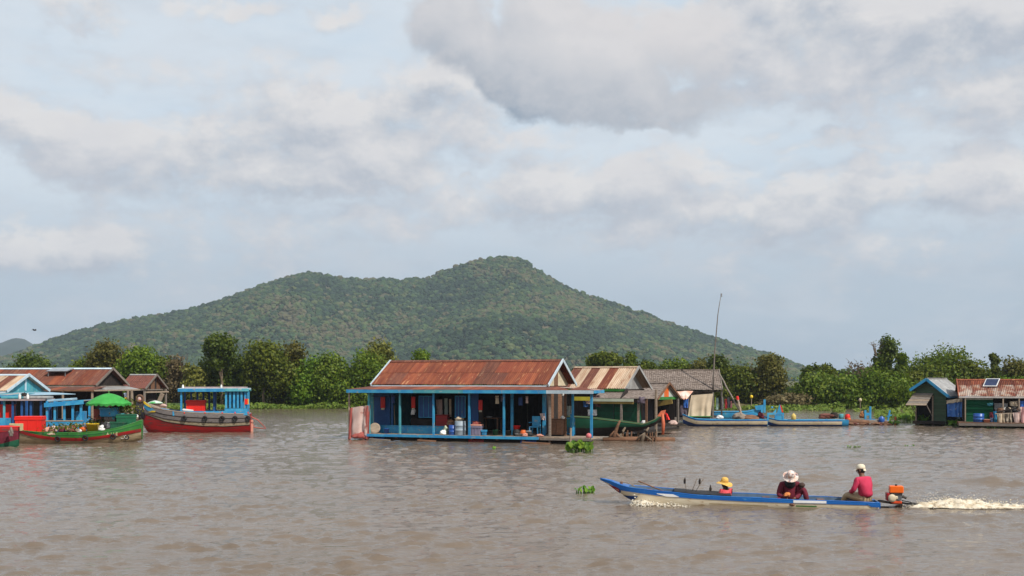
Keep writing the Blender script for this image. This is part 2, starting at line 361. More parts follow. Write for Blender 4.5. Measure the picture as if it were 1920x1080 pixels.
# ---------------------------------------------------------------- water
CREST = .019
def build_water():
    y0, y1, k = 4.0, 119.0, .0030
    ys = [y0]
    while ys[-1] < y1: ys.append(ys[-1]*(1+k) if ys[-1] > 14.5 else ys[-1]*1.03)
    ys = np.array(ys); nx = 440
    s = np.linspace(-1, 1, nx)
    X = s[None, :]*(ys[:, None]*.49+5); Y = np.repeat(ys[:, None], nx, 1)
    sp = np.maximum((ys*.49+5)*2/nx, ys*k)[:, None]
    Z = np.zeros_like(X); r = np.random.default_rng(3)
    lam = np.exp(np.linspace(math.log(.20), math.log(2.2), 84))
    gust = np.zeros_like(X)
    for i in range(7):
        a = r.uniform(0, 6.28); L = r.uniform(9, 34); gust += np.sin((X*math.cos(a)*.55+Y*math.sin(a)*1.1)*6.28/L + r.uniform(0, 6.28))
    gust = np.clip(.95+.10*gust, .35, 1.7)
    for L in lam:
        a = math.radians(90 + r.normal(0, 34)); kk = 6.283/L
        amp = .0050*L*(.42 if L > 1.2 else (.9 if L > .7 else 1.55))
        ph = (X*math.cos(a)+Y*math.sin(a))*kk + r.uniform(0, 6.28)
        ph += .9*np.sin(X*.31*6.28/(L*7)+r.uniform(0, 6)) + .7*np.sin(Y*.27*6.28/(L*5)+r.uniform(0, 6))
        w = np.clip((L/sp-2.0)/1.6, 0, 1)
        sn = np.sin(ph); Z += amp*w*(sn+.28*np.cos(2*ph))
    # short patches of chop between smoother skin
    pat = np.zeros_like(X)
    for i in range(16):
        a = r.uniform(0, 6.28); L = r.uniform(1.1, 4.5); pat += np.sin(X*math.cos(a)*.6*6.28/L+Y*math.sin(a)*1.2*6.28/L+r.uniform(0, 6.28))
    pat = np.clip(.66+.25*pat/2.0, .2, 1.7)
    Z *= gust*pat*.46
    # short standing wavelets, each a small steep crest a few centimetres high
    Sx = np.zeros_like(X); nn = np.zeros_like(X)
    for i in range(64):
        L = math.exp(r.uniform(math.log(.16), math.log(.58))); a = math.radians(90 + r.normal(0, 21)); kk = 6.283/L
        w = np.clip((L/sp-2.0)/1.5, 0, 1); Sx += w*np.sin((X*math.cos(a)+Y*math.sin(a))*kk+r.uniform(0, 6.28)); nn += w*w*.5
    Sx /= np.sqrt(np.maximum(nn, .5))
    Z += CREST*np.clip(Sx-.65, 0, 1.8)*gust*np.clip(pat*1.5, .5, 1.6)
    def ridge(xa, ya, xb, yb, wd, A, seed):
        dx, dy = xb-xa, yb-ya; L = math.hypot(dx, dy); ux, uy = dx/L, dy/L
        t = (X-xa)*ux+(Y-ya)*uy; n = -(X-xa)*uy+(Y-ya)*ux
        n = n + .22*np.sin(t*1.3+seed)+.10*np.sin(t*3.1+2*seed)
        env = np.clip(t/(.15*L), 0, 1)*np.clip((L-t)/(.25*L), 0, 1)*(.65+.35*np.sin(t*1.9+seed*3))
        return A*env*(np.exp(-(n/wd)**2)-.45*np.exp(-((n+wd*1.9)/wd)**2))
    # the wash that the passing boat leaves on the river
    for (pa, pb, wd, A, sd_) in [((1230, 903), (1410, 896), .45, .07, 1), ((1450, 897), (1660, 893), .42, .11, 2), ((1690, 906), (1900, 904), .40, .13, 3), ((1820, 909), (1990, 906), .35, .08, 4),
                                 ((1150, 955), (1420, 948), .30, .05, 5), ((1640, 966), (1960, 968), .32, .07, 6), ((1330, 960), (1660, 962), .25, .04, 7), ((600, 835), (1000, 838), .7, .05, 8), ((1420, 860), (1900, 862), .6, .05, 9)]:
        a = onwater(*pa); b = onwater(*pb); Z += ridge(a.x, a.y, b.x, b.y, wd, A, sd_)
    n = len(ys); V = np.stack([X, Y, Z], -1).reshape(-1, 3)
    i = np.arange(n-1)[:, None]*nx+np.arange(nx-1)[None, :]
    Fc = np.stack([i, i+1, i+nx+1, i+nx], -1).reshape(-1, 4)
    me = bpy.data.meshes.new('water'); me.vertices.add(len(V)); me.vertices.foreach_set('co', V.ravel())
    me.loops.add(Fc.size); me.loops.foreach_set('vertex_index', Fc.ravel()); me.polygons.add(len(Fc))
    me.polygons.foreach_set('loop_start', np.arange(len(Fc))*4); me.polygons.foreach_set('loop_total', np.full(len(Fc), 4))
    me.polygons.foreach_set('use_smooth', np.ones(len(Fc), bool)); me.update(); me.validate()
    m = bpy.data.materials.new('muddy_river_water'); m.use_nodes = True; t = NT(m.node_tree)
    out = t.n('ShaderNodeOutputMaterial'); b = t.n('ShaderNodeBsdfPrincipled'); t.l(b.outputs[0], out.inputs[0])
    tc = t.n('ShaderNodeTexCoord'); P = tc.outputs['Object']
    silt = t.noise(t.vmath('MULTIPLY', P, (.05, .16, 1)), 1.0, 4, .55)
    t.l(t.mix(t.ramp(silt, .3, .7), (.146, .110, .078), (.172, .132, .098)), b.inputs['Base Color'])
    b.inputs['Roughness'].default_value = .055; b.inputs['IOR'].default_value = 1.333; b.inputs['Specular IOR Level'].default_value = .5
    h1 = t.noise(t.vmath('MULTIPLY', P, (2.2, 4.6, 1)), 1.7, 5, .62)
    h2 = t.noise(t.vmath('MULTIPLY', P, (.9, 2.2, 1)), 1.2, 3, .5)
    hh = t.math('ADD', t.math('MULTIPLY', h1, .7), t.math('MULTIPLY', h2, .9))
    bn = t.n('ShaderNodeBump'); bn.inputs['Strength'].default_value = .55; bn.inputs['Distance'].default_value = .085
    t.l(hh, bn.inputs['Height']); t.l(bn.outputs[0], b.inputs['Normal'])
    me.materials.append(m)
    tag(link('water', me), kind='structure')
    q = MB(); q.add([(-900, -40, -.75), (900, -40, -.75), (900, 140, -.75), (-900, 140, -.75)], [(0, 1, 2, 3)])
    tag(q.build('river_bed', mat('river_mud', (.17, .115, .068), (.14, .095, .055), .3, .5, .1, 0)), kind='structure')
build_water()

# ---------------------------------------------------------------- the bank and the plain behind it
SHORE = [(-400, 112), (-60, 112), (-36, 110), (-24, 113), (-12, 114.5), (0, 113), (14, 112), (24, 110), (34, 113.5), (46, 112), (70, 110), (120, 108), (400, 104)]
def shore(x):
    for (a, ya), (b, yb) in zip(SHORE, SHORE[1:]):
        if a <= x <= b: return ya+(yb-ya)*(x-a)/(b-a)
    return 110
def gz(x, y):
    d = y-shore(x)
    z = -.5 + min(d, 6)*.16 if d < 6 else .46 + min(1.0, (d-6)*.01)
    return z + .18*mnoise.noise((x*.13, y*.13, 2))*min(1, max(0, d/4)) 
groundm = mat('dry_grass_ground', (.085, .085, .032), (.16, .125, .055), .25, .95, .4, 0, spots=((.05, .085, .02), .5, .12))
def build_ground():
    xs = list(np.linspace(-75, 75, 120)); xs = [-2600, -1200, -500, -200, -110]+xs+[110, 200, 500, 1200, 2600]
    ds = [-1, 0, 1, 2, 3, 4.5, 6, 8, 11, 15, 20, 28, 40, 60, 100, 200, 400, 800, 1600, 3600]
    vs = [(x, shore(max(-399, min(399, x)))+d, gz(max(-399, min(399, x)), shore(max(-399, min(399, x)))+d)) for x in xs for d in ds]
    n = len(ds); fs = [(i*n+j, (i+1)*n+j, (i+1)*n+j+1, i*n+j+1) for i in range(len(xs)-1) for j in range(n-1)]
    tag(MB().add(vs, fs).build('ground', groundm, None, True), kind='structure')
build_ground()

# ---------------------------------------------------------------- the wooded hill
SIL = [(-400, 745), (-200, 712), (-90, 692), (-20, 678), (25, 664), (62, 650), (105, 632), (150, 618), (200, 606), (255, 596), (300, 590), (355, 578), (400, 566), (440, 553), (475, 541), (520, 525), (555, 513), (585, 509), (615, 513), (650, 522), (690, 524),
       (720, 520), (745, 525), (775, 521), (805, 517), (840, 503), (880, 491), (915, 484), (945, 481), (968, 482), (990, 492), (1020, 512), (1050, 531), (1085, 546), (1125, 558), (1165, 573), (1200, 583), (1250, 602), (1290, 615), (1340, 633),
       (1390, 649), (1440, 663), (1478, 677), (1512, 691), (1540, 708), (1580, 730), (1900, 740)]
YR = 1500.
def ridge_z(x):
    p = x/YR*F+CX
    return np.interp(p, [a for a, b in SIL], [H-(b-YH)*YR/F for a, b in SIL])
def hill_h(X, Y):
    t = np.clip((Y-YR)/np.where(Y < YR, 560., 700.), -1, 1)
    prof = (1-np.abs(t))**1.12
    R = np.maximum(ridge_z(X*YR/Y), 0)
    q = np.abs(t)*(1-np.abs(t))*4
    gul = np.sin(X/61.+np.sin(Y/130.)*1.5+Y/170.)*10+np.sin(X/27.+1.7+Y/80.)*4.5 + np.sin(X/113.-Y/95.)*9
    return R*prof + gul*q*np.clip(R/120., 0, 1) - 3.6
def build_hill():
    nx, ny = 300, 90
    xs = np.linspace(-1080, 800, nx); ys = np.linspace(YR-560, YR+690, ny)
    X, Y = np.meshgrid(xs, ys, indexing='ij'); Z = hill_h(X, Y)
    V = np.stack([X, Y, Z], -1).reshape(-1, 3); MBh = MB(); MBh.v = [tuple(p) for p in V]
    MBh.f = [(i*ny+j, (i+1)*ny+j, (i+1)*ny+j+1, i*ny+j+1) for i in range(nx-1) for j in range(ny-1)]
    soil = mat('hill_soil', (.075, .075, .035), (.13, .10, .06), .02, .95, .2, 0)
    tag(MBh.build('hill', soil, None, True), kind='structure')
    # far hill
    far = MB(); YF = 2600.
    pr = [(-400, 655), (-150, 660), (-60, 640), (0, 640), (25, 633), (45, 634), (62, 645), (90, 668), (130, 700), (170, 716)]
    fx = np.linspace((-400-CX)/F*YF, (170-CX)/F*YF, 70); vs = []
    for i, x in enumerate(fx):
        zr = H-(np.interp(x/YF*F+CX, [a for a, b in pr], [b for a, b in pr])-YH)*YF/F + 5*mnoise.noise((x*.02, 3, 0))+2*mnoise.noise((x*.07, 3, 0))
        for tt in (-1, -.6, -.3, 0, .5, 1): vs.append((x, YF+tt*450, max(zr, 0)*(1-abs(tt))**1.1 - 2))
    far.add(vs, [(i*6+j, (i+1)*6+j, (i+1)*6+j+1, i*6+j+1) for i in range(69) for j in range(5)])
    fm = mat('far_hill_woods', (.014, .026, .020), (.028, .042, .028), .012, .95, .0, 0, detail=8)
    tag(far.build('far_hill', fm, None, True), kind='structure')
    # its forest: one mass of crowns
    n = 84000; px_ = rng.uniform(-1060, 780, n*2); py_ = YR-560+ (rng.random(n*2)**.9)*620
    z_ = hill_h(px_, py_); clear = np.array([mnoise.noise((a*.022, c*.016, 21.)) for a, c in zip(px_, py_)]); ok = (z_ > .5) & ((clear < .42) | (rng.random(len(px_)) < .3)); px_, py_, z_ = px_[ok][:n], py_[ok][:n], z_[ok][:n]
    me = bpy.data.meshes.new('hill_forest'); me.vertices.add(len(px_)); me.vertices.foreach_set('co', np.stack([px_, py_, z_+1.2], -1).ravel().astype(np.float32))
    sc = (rng.lognormal(.0, .45, len(px_))*1.6).clip(.8, 4.4)
    at = me.attributes.new('crown_size', 'FLOAT', 'POINT'); at.data.foreach_set('value', sc.astype(np.float32))
    ci = me.attributes.new('crown_kind', 'INT', 'POINT')
    # kinds grow in patches
    pn = np.array([1.15*mnoise.noise((a*.008, b*.006, 5.)) + .95*mnoise.noise((a*.035, b*.028, 9.)) for a, b in zip(px_, py_)]) + rng.normal(0, .50, len(px_))
    hi = np.clip((z_-115)/40, 0, 1)
    kind = np.digitize(pn+.25*hi, [-.55, -.15, .15, .42, .72])
    ci.data.foreach_set('value', kind.astype(np.int32)); me.update()
    ob = tag(link('hill_forest', me), 'dense green woods covering the long hill behind the river', 'forest', None, 'stuff')
    coll = bpy.data.collections.new('crown_kinds')
    tones = [((.009, .022, .011), (.014, .030, .013)), ((.015, .034, .014), (.023, .046, .017)), ((.023, .050, .017), (.034, .064, .021)), ((.038, .068, .020), (.050, .080, .025)), ((.058, .078, .024), (.074, .088, .030)), ((.088, .082, .038), (.078, .070, .036))]
    for k, (c1, c2) in enumerate(tones):
        b = bmesh.new(); bmesh.ops.create_icosphere(b, subdivisions=2, radius=1)
        for v in b.verts:
            q = v.co.copy(); f = 1+.38*mnoise.noise(q*1.7+Vector((k*7, 0, 0)))+.28*mnoise.noise(q*4+Vector((0, k*5, 0)))
            v.co = Vector((q.x*f, q.y*f, q.z*f*.86+.35))
        cm = bpy.data.meshes.new('crown_kind'); b.to_mesh(cm); b.free()
        cm.materials.append(mat('hill_crown_%d' % k, c1, c2, 1.5, .9, .6, .2))
        coll.objects.link(bpy.data.objects.new('crown_kind_%d' % k, cm))
    ng = bpy.data.node_groups.new('scatter_crowns', 'GeometryNodeTree')
    ng.interface.new_socket('Geometry', in_out='INPUT', socket_type='NodeSocketGeometry'); ng.interface.new_socket('Geometry', in_out='OUTPUT', socket_type='NodeSocketGeometry')
    N = ng.nodes.new; L = ng.links.new
    gi = N('NodeGroupInput'); go = N('NodeGroupOutput'); mp = N('GeometryNodeMeshToPoints'); ip = N('GeometryNodeInstanceOnPoints'); cinf = N('GeometryNodeCollectionInfo')
    cinf.inputs['Collection'].default_value = coll; cinf.inputs['Separate Children'].default_value = True; cinf.inputs['Reset Children'].default_value = True
    a1 = N('GeometryNodeInputNamedAttribute'); a1.data_type = 'FLOAT'; a1.inputs['Name'].default_value = 'crown_size'
    a2 = N('GeometryNodeInputNamedAttribute'); a2.data_type = 'INT'; a2.inputs['Name'].default_value = 'crown_kind'
    rv = N('FunctionNodeRandomValue'); rv.data_type = 'FLOAT_VECTOR'; rv.inputs[0].default_value = (-.25, -.25, 0); rv.inputs[1].default_value = (.25, .25, 6.28)
    L(gi.outputs[0], mp.inputs[0]); L(mp.outputs[0], ip.inputs['Points']); L(cinf.outputs[0], ip.inputs['Instance']); ip.inputs['Pick Instance'].default_value = True
    L(a2.outputs['Attribute'], ip.inputs['Instance Index']); L(a1.outputs['Attribute'], ip.inputs['Scale']); L(rv.outputs[0], ip.inputs['Rotation']); L(ip.outputs[0], go.inputs[0])
    md = ob.modifiers.new('scatter', 'NODES'); md.node_group = ng
build_hill()

# ---------------------------------------------------------------- trees on the bank
LEAF = {'dark': leafmat('dark_green_leaf', (.036, .062, .006), (.098, .125, .012)), 'mid': leafmat('green_leaf', (.055, .092, .007), (.150, .178, .016)),
        'bright': leafmat('bright_green_leaf', (.060, .115, .006), (.155, .215, .015)), 'olive': leafmat('olive_leaf', (.085, .092, .014), (.170, .155, .030)),
        'shade': leafmat('shaded_undergrowth_leaf', (.022, .040, .008), (.05, .075, .014)),  # leaf tone darkened to imitate shade under the bank trees
        'dry': leafmat('dry_brown_leaf', (.11, .082, .038), (.20, .155, .075)), 'grass': leafmat('bank_grass_leaf', (.075, .125, .014), (.16, .20, .03), .3),
        'hyacinth': leafmat('water_hyacinth_leaf', (.055, .15, .010), (.17, .28, .02), .35)}
def leaf_mesh(name, C, Nrm, size, m, aspect=.62):
    n = len(C); r = rng
    Nn = Nrm + r.normal(0, .75, (n, 3)); Nn /= np.linalg.norm(Nn, axis=1)[:, None]+1e-9
    T = np.cross(Nn, r.normal(0, 1, (n, 3))); T /= np.linalg.norm(T, axis=1)[:, None]+1e-9
    B = np.cross(Nn, T); s = size[:, None]
    bend = Nn*s*.18
    V = np.stack([C-T*s, C-B*s*aspect+bend, C+T*s, C+B*s*aspect+bend], 1).reshape(-1, 3)
    me = bpy.data.meshes.new(name); me.vertices.add(4*n); me.vertices.foreach_set('co', V.ravel().astype(np.float32))
    me.loops.add(4*n); me.loops.foreach_set('vertex_index', np.arange(4*n)); me.polygons.add(n)
    me.polygons.foreach_set('loop_start', np.arange(n)*4); me.polygons.foreach_set('loop_total', np.full(n, 4)); me.materials.append(m); me.update(); return me
def lobes_leaves(lobes, n, fill=.32):
    """points in the outer part of several ellipsoids"""
    vol = np.array([(a*b*c)**(2/3) for (_, (a, b, c)) in lobes]); k = rng.choice(len(lobes), n, p=vol/vol.sum())
    d = rng.normal(0, 1, (n, 3)); d /= np.linalg.norm(d, axis=1)[:, None]
    rad = fill + (1.06-fill)*rng.random(n)**.6
    rad = np.where(rng.random(n) < .12, rad*rng.uniform(1.04, 1.34, n), rad)
    C0 = np.array([l[0] for l in lobes])[k]; R0 = np.array([l[1] for l in lobes])[k]
    # ragged: each direction swells or shrinks
    f = np.array([1+.55*mnoise.noise(Vector(q)*2.3+Vector((kk*3.1, 0, 0))) for q, kk in zip(d, k)])
    P = C0 + d*R0*(rad*f)[:, None]
    return P, d/ R0*R0.mean(1)[:, None]
def tree(name, label, px, ptop, wpx, Y, leaf, group, pbot=None, n=None, trunk=True, lob=None, shape='round', leafsize=.16, lean=0., cat='tree', sparse=1.):
    x = (px-CX)/F*Y; base = gz(x, Y); ztop = H-(ptop-YH)*Y/F - base; w = wpx*Y/F*(1.22 if shape == 'bush' else 1.08)
    zb = (H-(pbot-YH)*Y/F - base) if pbot else ztop*.25
    zb = max(.1, zb-.12*ztop)
    root = thing(name, label, cat, (x, Y, base), 0, group)
    hh = ztop-zb; lobes = []
    nl = lob or max(5, int(7+w*1.2))
    for i in range(nl):
        t = (i+.5)/nl
        if shape == 'round':  a = random.uniform(0, 6.28); el = random.uniform(-.7, 1); rr = math.sqrt(max(0, 1-el*el))*.62*random.uniform(.5, 1.1)
        if shape == 'round': c = (math.cos(a)*rr*w/2, math.sin(a)*rr*w/2*.8, zb+hh*(.5+.36*el)); s = random.uniform(.26, .44)
        if shape == 'column': c = (random.uniform(-.24, .24)*w+lean*t*w, random.uniform(-.2, .2)*w, zb+hh*(.06+.86*t)); s = random.uniform(.34, .52)*(1-.25*t)
        if shape == 'bush': a = random.uniform(-1, 1); c = (a*w*.36, random.uniform(-.2, .2)*w, zb+hh*random.uniform(.18, .8)*(1-.45*a*a)); s = random.uniform(.2, .34)
        if shape == 'umbrella': a = random.uniform(0, 6.28); rr = math.sqrt(random.random())*.42; c = (math.cos(a)*rr*w, math.sin(a)*rr*w, zb+hh*(.82-.9*rr*rr+random.uniform(-.14, .06))); s = random.uniform(.15, .26)
        if shape == 'column' or shape == 'bush': R = (s*w*.92, s*w*.8, min(s*w*.9, hh*.36)*random.uniform(.8, 1.15))
        elif shape == 'umbrella': R = (s*w, s*w, s*w*.62)
        else: R = (s*w*.86, s*w*.8, min(s*hh, s*w)*.86)
        lobes.append((c, R))
    n = n or int(np.clip(w*hh*330*sparse, 1200, 12000))
    P, D = lobes_leaves(lobes, n); P[:, 2] = np.maximum(P[:, 2], .05)
    P[:, 2] = zb+(P[:, 2]-zb)*np.where(P[:, 2] > zb, (ztop-zb)/max(.2, np.quantile(P[:, 2], .995)-zb), 1.)
    crown = link('crown', leaf_mesh('crown', P, D, rng.uniform(.6, 1.35, n)*leafsize, LEAF[leaf]), root)
    if trunk:
        tb = MB(); r0 = max(.07, min(.22, ztop*.022)); top = Vector((lean*w*.6, 0, zb+hh*.45))
        tb.tube([(0, 0, -.3), (random.uniform(-.1, .1), 0, top.z*.4), (top.x*.7+random.uniform(-.1, .1), 0, top.z*.75), top], [r0*1.25, r0, r0*.8, r0*.5], 7)
        for (c, R) in lobes[:6]:
            s0 = Vector((top.x*.5, 0, top.z*random.uniform(.35, .9))); c = Vector(c)
            tb.tube([s0, (s0+c)/2+Vector((0, 0, -.12*hh*random.random())), c, c+Vector((random.uniform(-.3, .3)*R[0], 0, R[2]*.9))], [r0*.5, r0*.35, r0*.2, r0*.08], 5)
        tb.build('trunk', barkm, root, True)
    return root
G1 = 'trees along the river bank'
TREES = [
 # name, label, px, ptop, w, Y, leaf, shape, pbot, extra
 ('round_tree', 'round dark green tree standing alone behind the longest rusty roof', 62, 664, 74, 124, 'dark', 'round', 712, {}),
 ('tall_tree', 'spreading olive tree, tallest of the clump behind the green umbrella', 203, 643, 74, 122, 'olive', 'round', 712, {}),
 ('leafy_tree', 'bright leafy tree rising over the small brown roof by the umbrella', 252, 652, 82, 119, 'bright', 'round', 735, {}),
 ('leafy_tree', 'low broad green tree just above the prow of the red boat', 292, 668, 62, 121, 'mid', 'round', 745, {}),
 ('shrub_tree', 'low olive tree peeping over the rusty roof beside the green umbrella', 165, 672, 60, 124, 'mid', 'round', 720, {}),
 ('dry_tree', 'thin half dry tree with pale bare twigs behind the red boat', 336, 668, 44, 118, 'dry', 'column', 748, {'sparse': .55}),
 ('dry_tree', 'pale dry shrub beside the tall narrow tree', 366, 684, 46, 117, 'olive', 'column', 752, {'sparse': .7}),
 ('narrow_tree', 'tall narrow tree with a flat topped crown above the blue boat cabin', 416, 628, 58, 117, 'dark', 'round', 682, {}),
 ('leafy_tree', 'dense green undergrowth tree filling the foot of the narrow tree', 412, 672, 78, 119, 'mid', 'bush', 752, {}),
 ('leafy_tree', 'big rounded green tree, largest of the left bank clump', 495, 644, 94, 116, 'mid', 'round', 742, {}),
 ('olive_tree', 'yellowish olive tree leaning on the big rounded green tree', 545, 646, 56, 118, 'olive', 'column', 742, {}),
 ('leafy_tree', 'low dark tree between two taller ones above the stern of the red boat', 456, 676, 50, 118, 'dark', 'bush', 752, {}),
 ('bushy_tree', 'bright bush with drooping foliage next to the yellowish olive tree', 588, 672, 66, 116, 'bright', 'bush', 750, {}),
 ('bushy_tree', 'broad bush in the middle of the left bank hedge', 632, 666, 74, 116, 'mid', 'bush', 752, {}),
 ('bushy_tree', 'dense dark bush behind the white cloth of the blue house', 676, 664, 74, 117, 'bright', 'bush', 752, {}),
 ('domed_tree', 'dome crowned tree topped with dark olive leaves behind the blue house', 714, 641, 62, 122, 'olive', 'round', 690, {}),
 ('bushy_tree', 'green bush under the dome crowned tree beside the big rusty roof', 716, 668, 60, 119, 'mid', 'bush', 740, {}),
 ('small_tree', 'small tree tip peeping above the ridge of the big rusty roof', 790, 657, 38, 122, 'bright', 'round', 715, {}),
 ('flat_tree', 'sparse flat topped tree over the striped roof', 1138, 661, 66, 122, 'mid', 'umbrella', 712, {'sparse': .8}),
 ('small_tree', 'little upright tree beside the flat topped one', 1178, 662, 28, 121, 'mid', 'column', 712, {}),
 ('bushy_tree', 'low bush showing just over the grey shingle ridge, beside the striped roof', 1216, 678, 56, 122, 'mid', 'bush', 740, {}),
 ('bushy_tree', 'low bush showing over the middle of the grey shingle ridge', 1264, 676, 66, 123, 'mid', 'bush', 740, {}),
 ('bushy_tree', 'low olive bush behind the far end of the grey shingle ridge', 1312, 676, 56, 122, 'olive', 'bush', 740, {}),
 ('small_tree', 'dark round tree right behind the thin mast', 1342, 667, 50, 119, 'dark', 'round', 740, {}),
 ('bushy_tree', 'green bush tree between the mast and the tall olive tree', 1384, 686, 62, 117, 'mid', 'bush', 755, {}),
 ('olive_tree', 'tall olive tree standing alone over the moored blue boats', 1446, 666, 58, 116, 'olive', 'round', 735, {'lob': 10}),
 ('dry_tree', 'brown half dry shrub in the foot of the tall olive tree', 1412, 692, 44, 117, 'dry', 'column', 758, {'sparse': .8}),
 ('dry_bush', 'brown thicket below the golden field', 1478, 738, 70, 113.5, 'dry', 'bush', 766, {'sparse': .9, 'trunk': False, 'cat': 'bush'}),
 ('dark_tree', 'dark round tree at the end of the hill slope', 1521, 685, 40, 122, 'dark', 'round', 745, {}),
 ('pointed_tree', 'green tree with a small pointed top beside the brown thicket', 1546, 684, 34, 118, 'mid', 'column', 740, {}),
 ('bushy_tree', 'broad yellow green bush right of the golden field', 1541, 700, 86, 115, 'mid', 'bush', 766, {}),
 ('bushy_tree', 'rounded bush between the yellow green bush and the vine covered tree', 1590, 704, 56, 116, 'bright', 'bush', 764, {}),
 ('dry_tree', 'bare brown twiggy tree behind the vine mound', 1612, 683, 76, 121, 'dry', 'bush', 730, {'sparse': .35}),
 ('vine_tree', 'tall ragged tree smothered in dark vines, tallest on the bank', 1661, 634, 46, 115, 'dark', 'column', 728, {'lob': 12}),
 ('vine_tree', 'vine draped shoulder of foliage beside the tall ragged tree', 1686, 664, 36, 115.5, 'bright', 'column', 760, {}),
 ('vine_mound', 'broad mound of bright green creepers under the tall ragged tree', 1640, 694, 112, 114, 'bright', 'bush', 766, {'n': 9500, 'cat': 'vines', 'trunk': False}),
 ('dry_bush', 'pale dead brush in the gap next to the vine mound', 1708, 706, 30, 119, 'dry', 'column', 752, {'sparse': .6, 'cat': 'bush'}),
 ('broad_tree', 'broad domed tree behind the house with blue roof edges', 1769, 653, 112, 117, 'mid', 'round', 722, {'n': 8200, 'lob': 16}),
 ('bushy_tree', 'low green bush at the foot of the broad domed tree', 1745, 690, 96, 115, 'mid', 'bush', 742, {}),
 ('leafy_tree', 'smaller green tree behind the rusty roof with the solar panel', 1822, 677, 70, 116, 'mid', 'round', 738, {}),
 ('pole_tree', 'thin vine wrapped stem standing above the solar panel', 1864, 664, 19, 116, 'dark', 'column', 722, {'sparse': 1.4, 'leafsize': .16}),
 ('olive_tree', 'brownish round tree at the far right end of the bank', 1908, 673, 56, 118, 'olive', 'round', 730, {}),
 ('bushy_tree', 'low green bush below the thin vine wrapped stem', 1872, 700, 90, 117, 'bright', 'bush', 742, {}),
]
for (nm, lb, px, pt, w, Y, lf, sh, pb, ex) in TREES:
    tree(nm, lb, px, pt, w, Y, lf, G1, pbot=pb, shape=sh, **ex)
# bare top twigs of the vine tree and the dry one
def twigs(px, ptop, pbot, Y, n, spread, label, name='bare_branch'):
    x = (px-CX)/F*Y; z0 = H-(pbot-YH)*Y/F; z1 = H-(ptop-YH)*Y/F; b = MB()
    for i in range(n):
        a = random.uniform(-1, 1)*spread; p0 = Vector((x+a*.3, Y, z0)); p1 = Vector((x+a, Y+random.uniform(-.4, .4), z0+(z1-z0)*random.uniform(.55, 1)))
        m = (p0+p1)/2+Vector((random.uniform(-.2, .2), 0, .15)); b.tube([p0, m, p1], [.06, .04, .015], 4)
        for k in range(3):
            q = m.lerp(p1, random.random()); b.tube([q, q+Vector((random.uniform(-.5, .5), random.uniform(-.3, .3), random.uniform(.1, .5)))], [.025, .01], 4)
    o = b.build(name, barkm); tag(o, label, 'branches')
twigs(1645, 632, 668, 114.6, 7, .9, 'bare twigs sticking out of the tall vine covered tree')
twigs(1612, 676, 715, 120, 16, 2.0, 'leafless brown twigs behind the mound of creepers')
twigs(338, 662, 745, 117.5, 7, .9, 'pale leafless stems of the half dry tree behind the red boat')
# dark understorey: a far strip of woods closes the gaps low down
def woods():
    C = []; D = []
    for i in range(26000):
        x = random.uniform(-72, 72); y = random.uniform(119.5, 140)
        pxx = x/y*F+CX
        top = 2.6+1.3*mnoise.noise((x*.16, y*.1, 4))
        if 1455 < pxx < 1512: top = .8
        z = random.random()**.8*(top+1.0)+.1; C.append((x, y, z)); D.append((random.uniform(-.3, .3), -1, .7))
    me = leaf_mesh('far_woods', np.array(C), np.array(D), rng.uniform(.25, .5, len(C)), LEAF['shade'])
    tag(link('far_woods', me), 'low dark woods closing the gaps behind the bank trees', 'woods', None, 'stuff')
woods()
# trunks in the shade of the left bank trees
def grass_strip(name, label, x0, x1, d0, d1, n, hh, leaf, z=None, fn=None):
    C = []; D = []; sz = []
    while len(C) < n:
        x = random.uniform(x0, x1); y = shore(x)+random.uniform(d0, d1)
        if fn and not fn(x, y): continue
        zz = max(gz(x, y), .0) if z is None else z
        C.append((x, y, zz+random.random()*hh*(.6+.6*mnoise.noise((x*.3, y*.3, 1))))); D.append((random.uniform(-.5, .5), -.6, .8)); sz.append(random.uniform(.1, .24))
    me = leaf_mesh(name, np.array(C), np.array(D), np.array(sz), LEAF[leaf], .45)
    return tag(link(name, me), label, 'grass', None, 'stuff')
grass_strip('bank_grass', 'bright green grass and floating weed along the far bank', -58, 58, -1.2, 3.2, 19000, .7, 'grass')
grass_strip('dry_grass', 'golden dry grass of the field behind the bank', 24, 34, 14, 34, 3500, .9, 'dry')
def field():
    q = MB(); a, b = (1452-CX)/F, (1520-CX)/F
    q.grid(lambda u, v: ((a+(b-a)*u)*(150+v*90)*1.1, 150+v*90, .75+v*2.9+.25*v*mnoise.noise((u*9, v*9, 3))), 12, 12)
    tag(q.build('dry_field', mat('dry_field_straw', (.42, .34, .12), (.32, .29, .10), .4, .95, .2, 0), None, True), kind='structure')
field()
# ---------------------------------------------------------------- the air: far things fade a little
def haze():
    q = MB().bb(-1500, 1500, -60, 3560, -1.9, 215); m = bpy.data.materials.new('haze_air'); m.use_nodes = True; t = NT(m.node_tree)
    out = t.n('ShaderNodeOutputMaterial'); v = t.n('ShaderNodeVolumePrincipled'); v.inputs['Density'].default_value = .00014; v.inputs['Color'].default_value = (.68, .82, 1, 1); v.inputs['Anisotropy'].default_value = .1
    t.l(v.outputs[0], out.inputs['Volume']); m.cycles.homogeneous_volume = True
    tag(q.build('haze', m), kind='stuff')
haze()
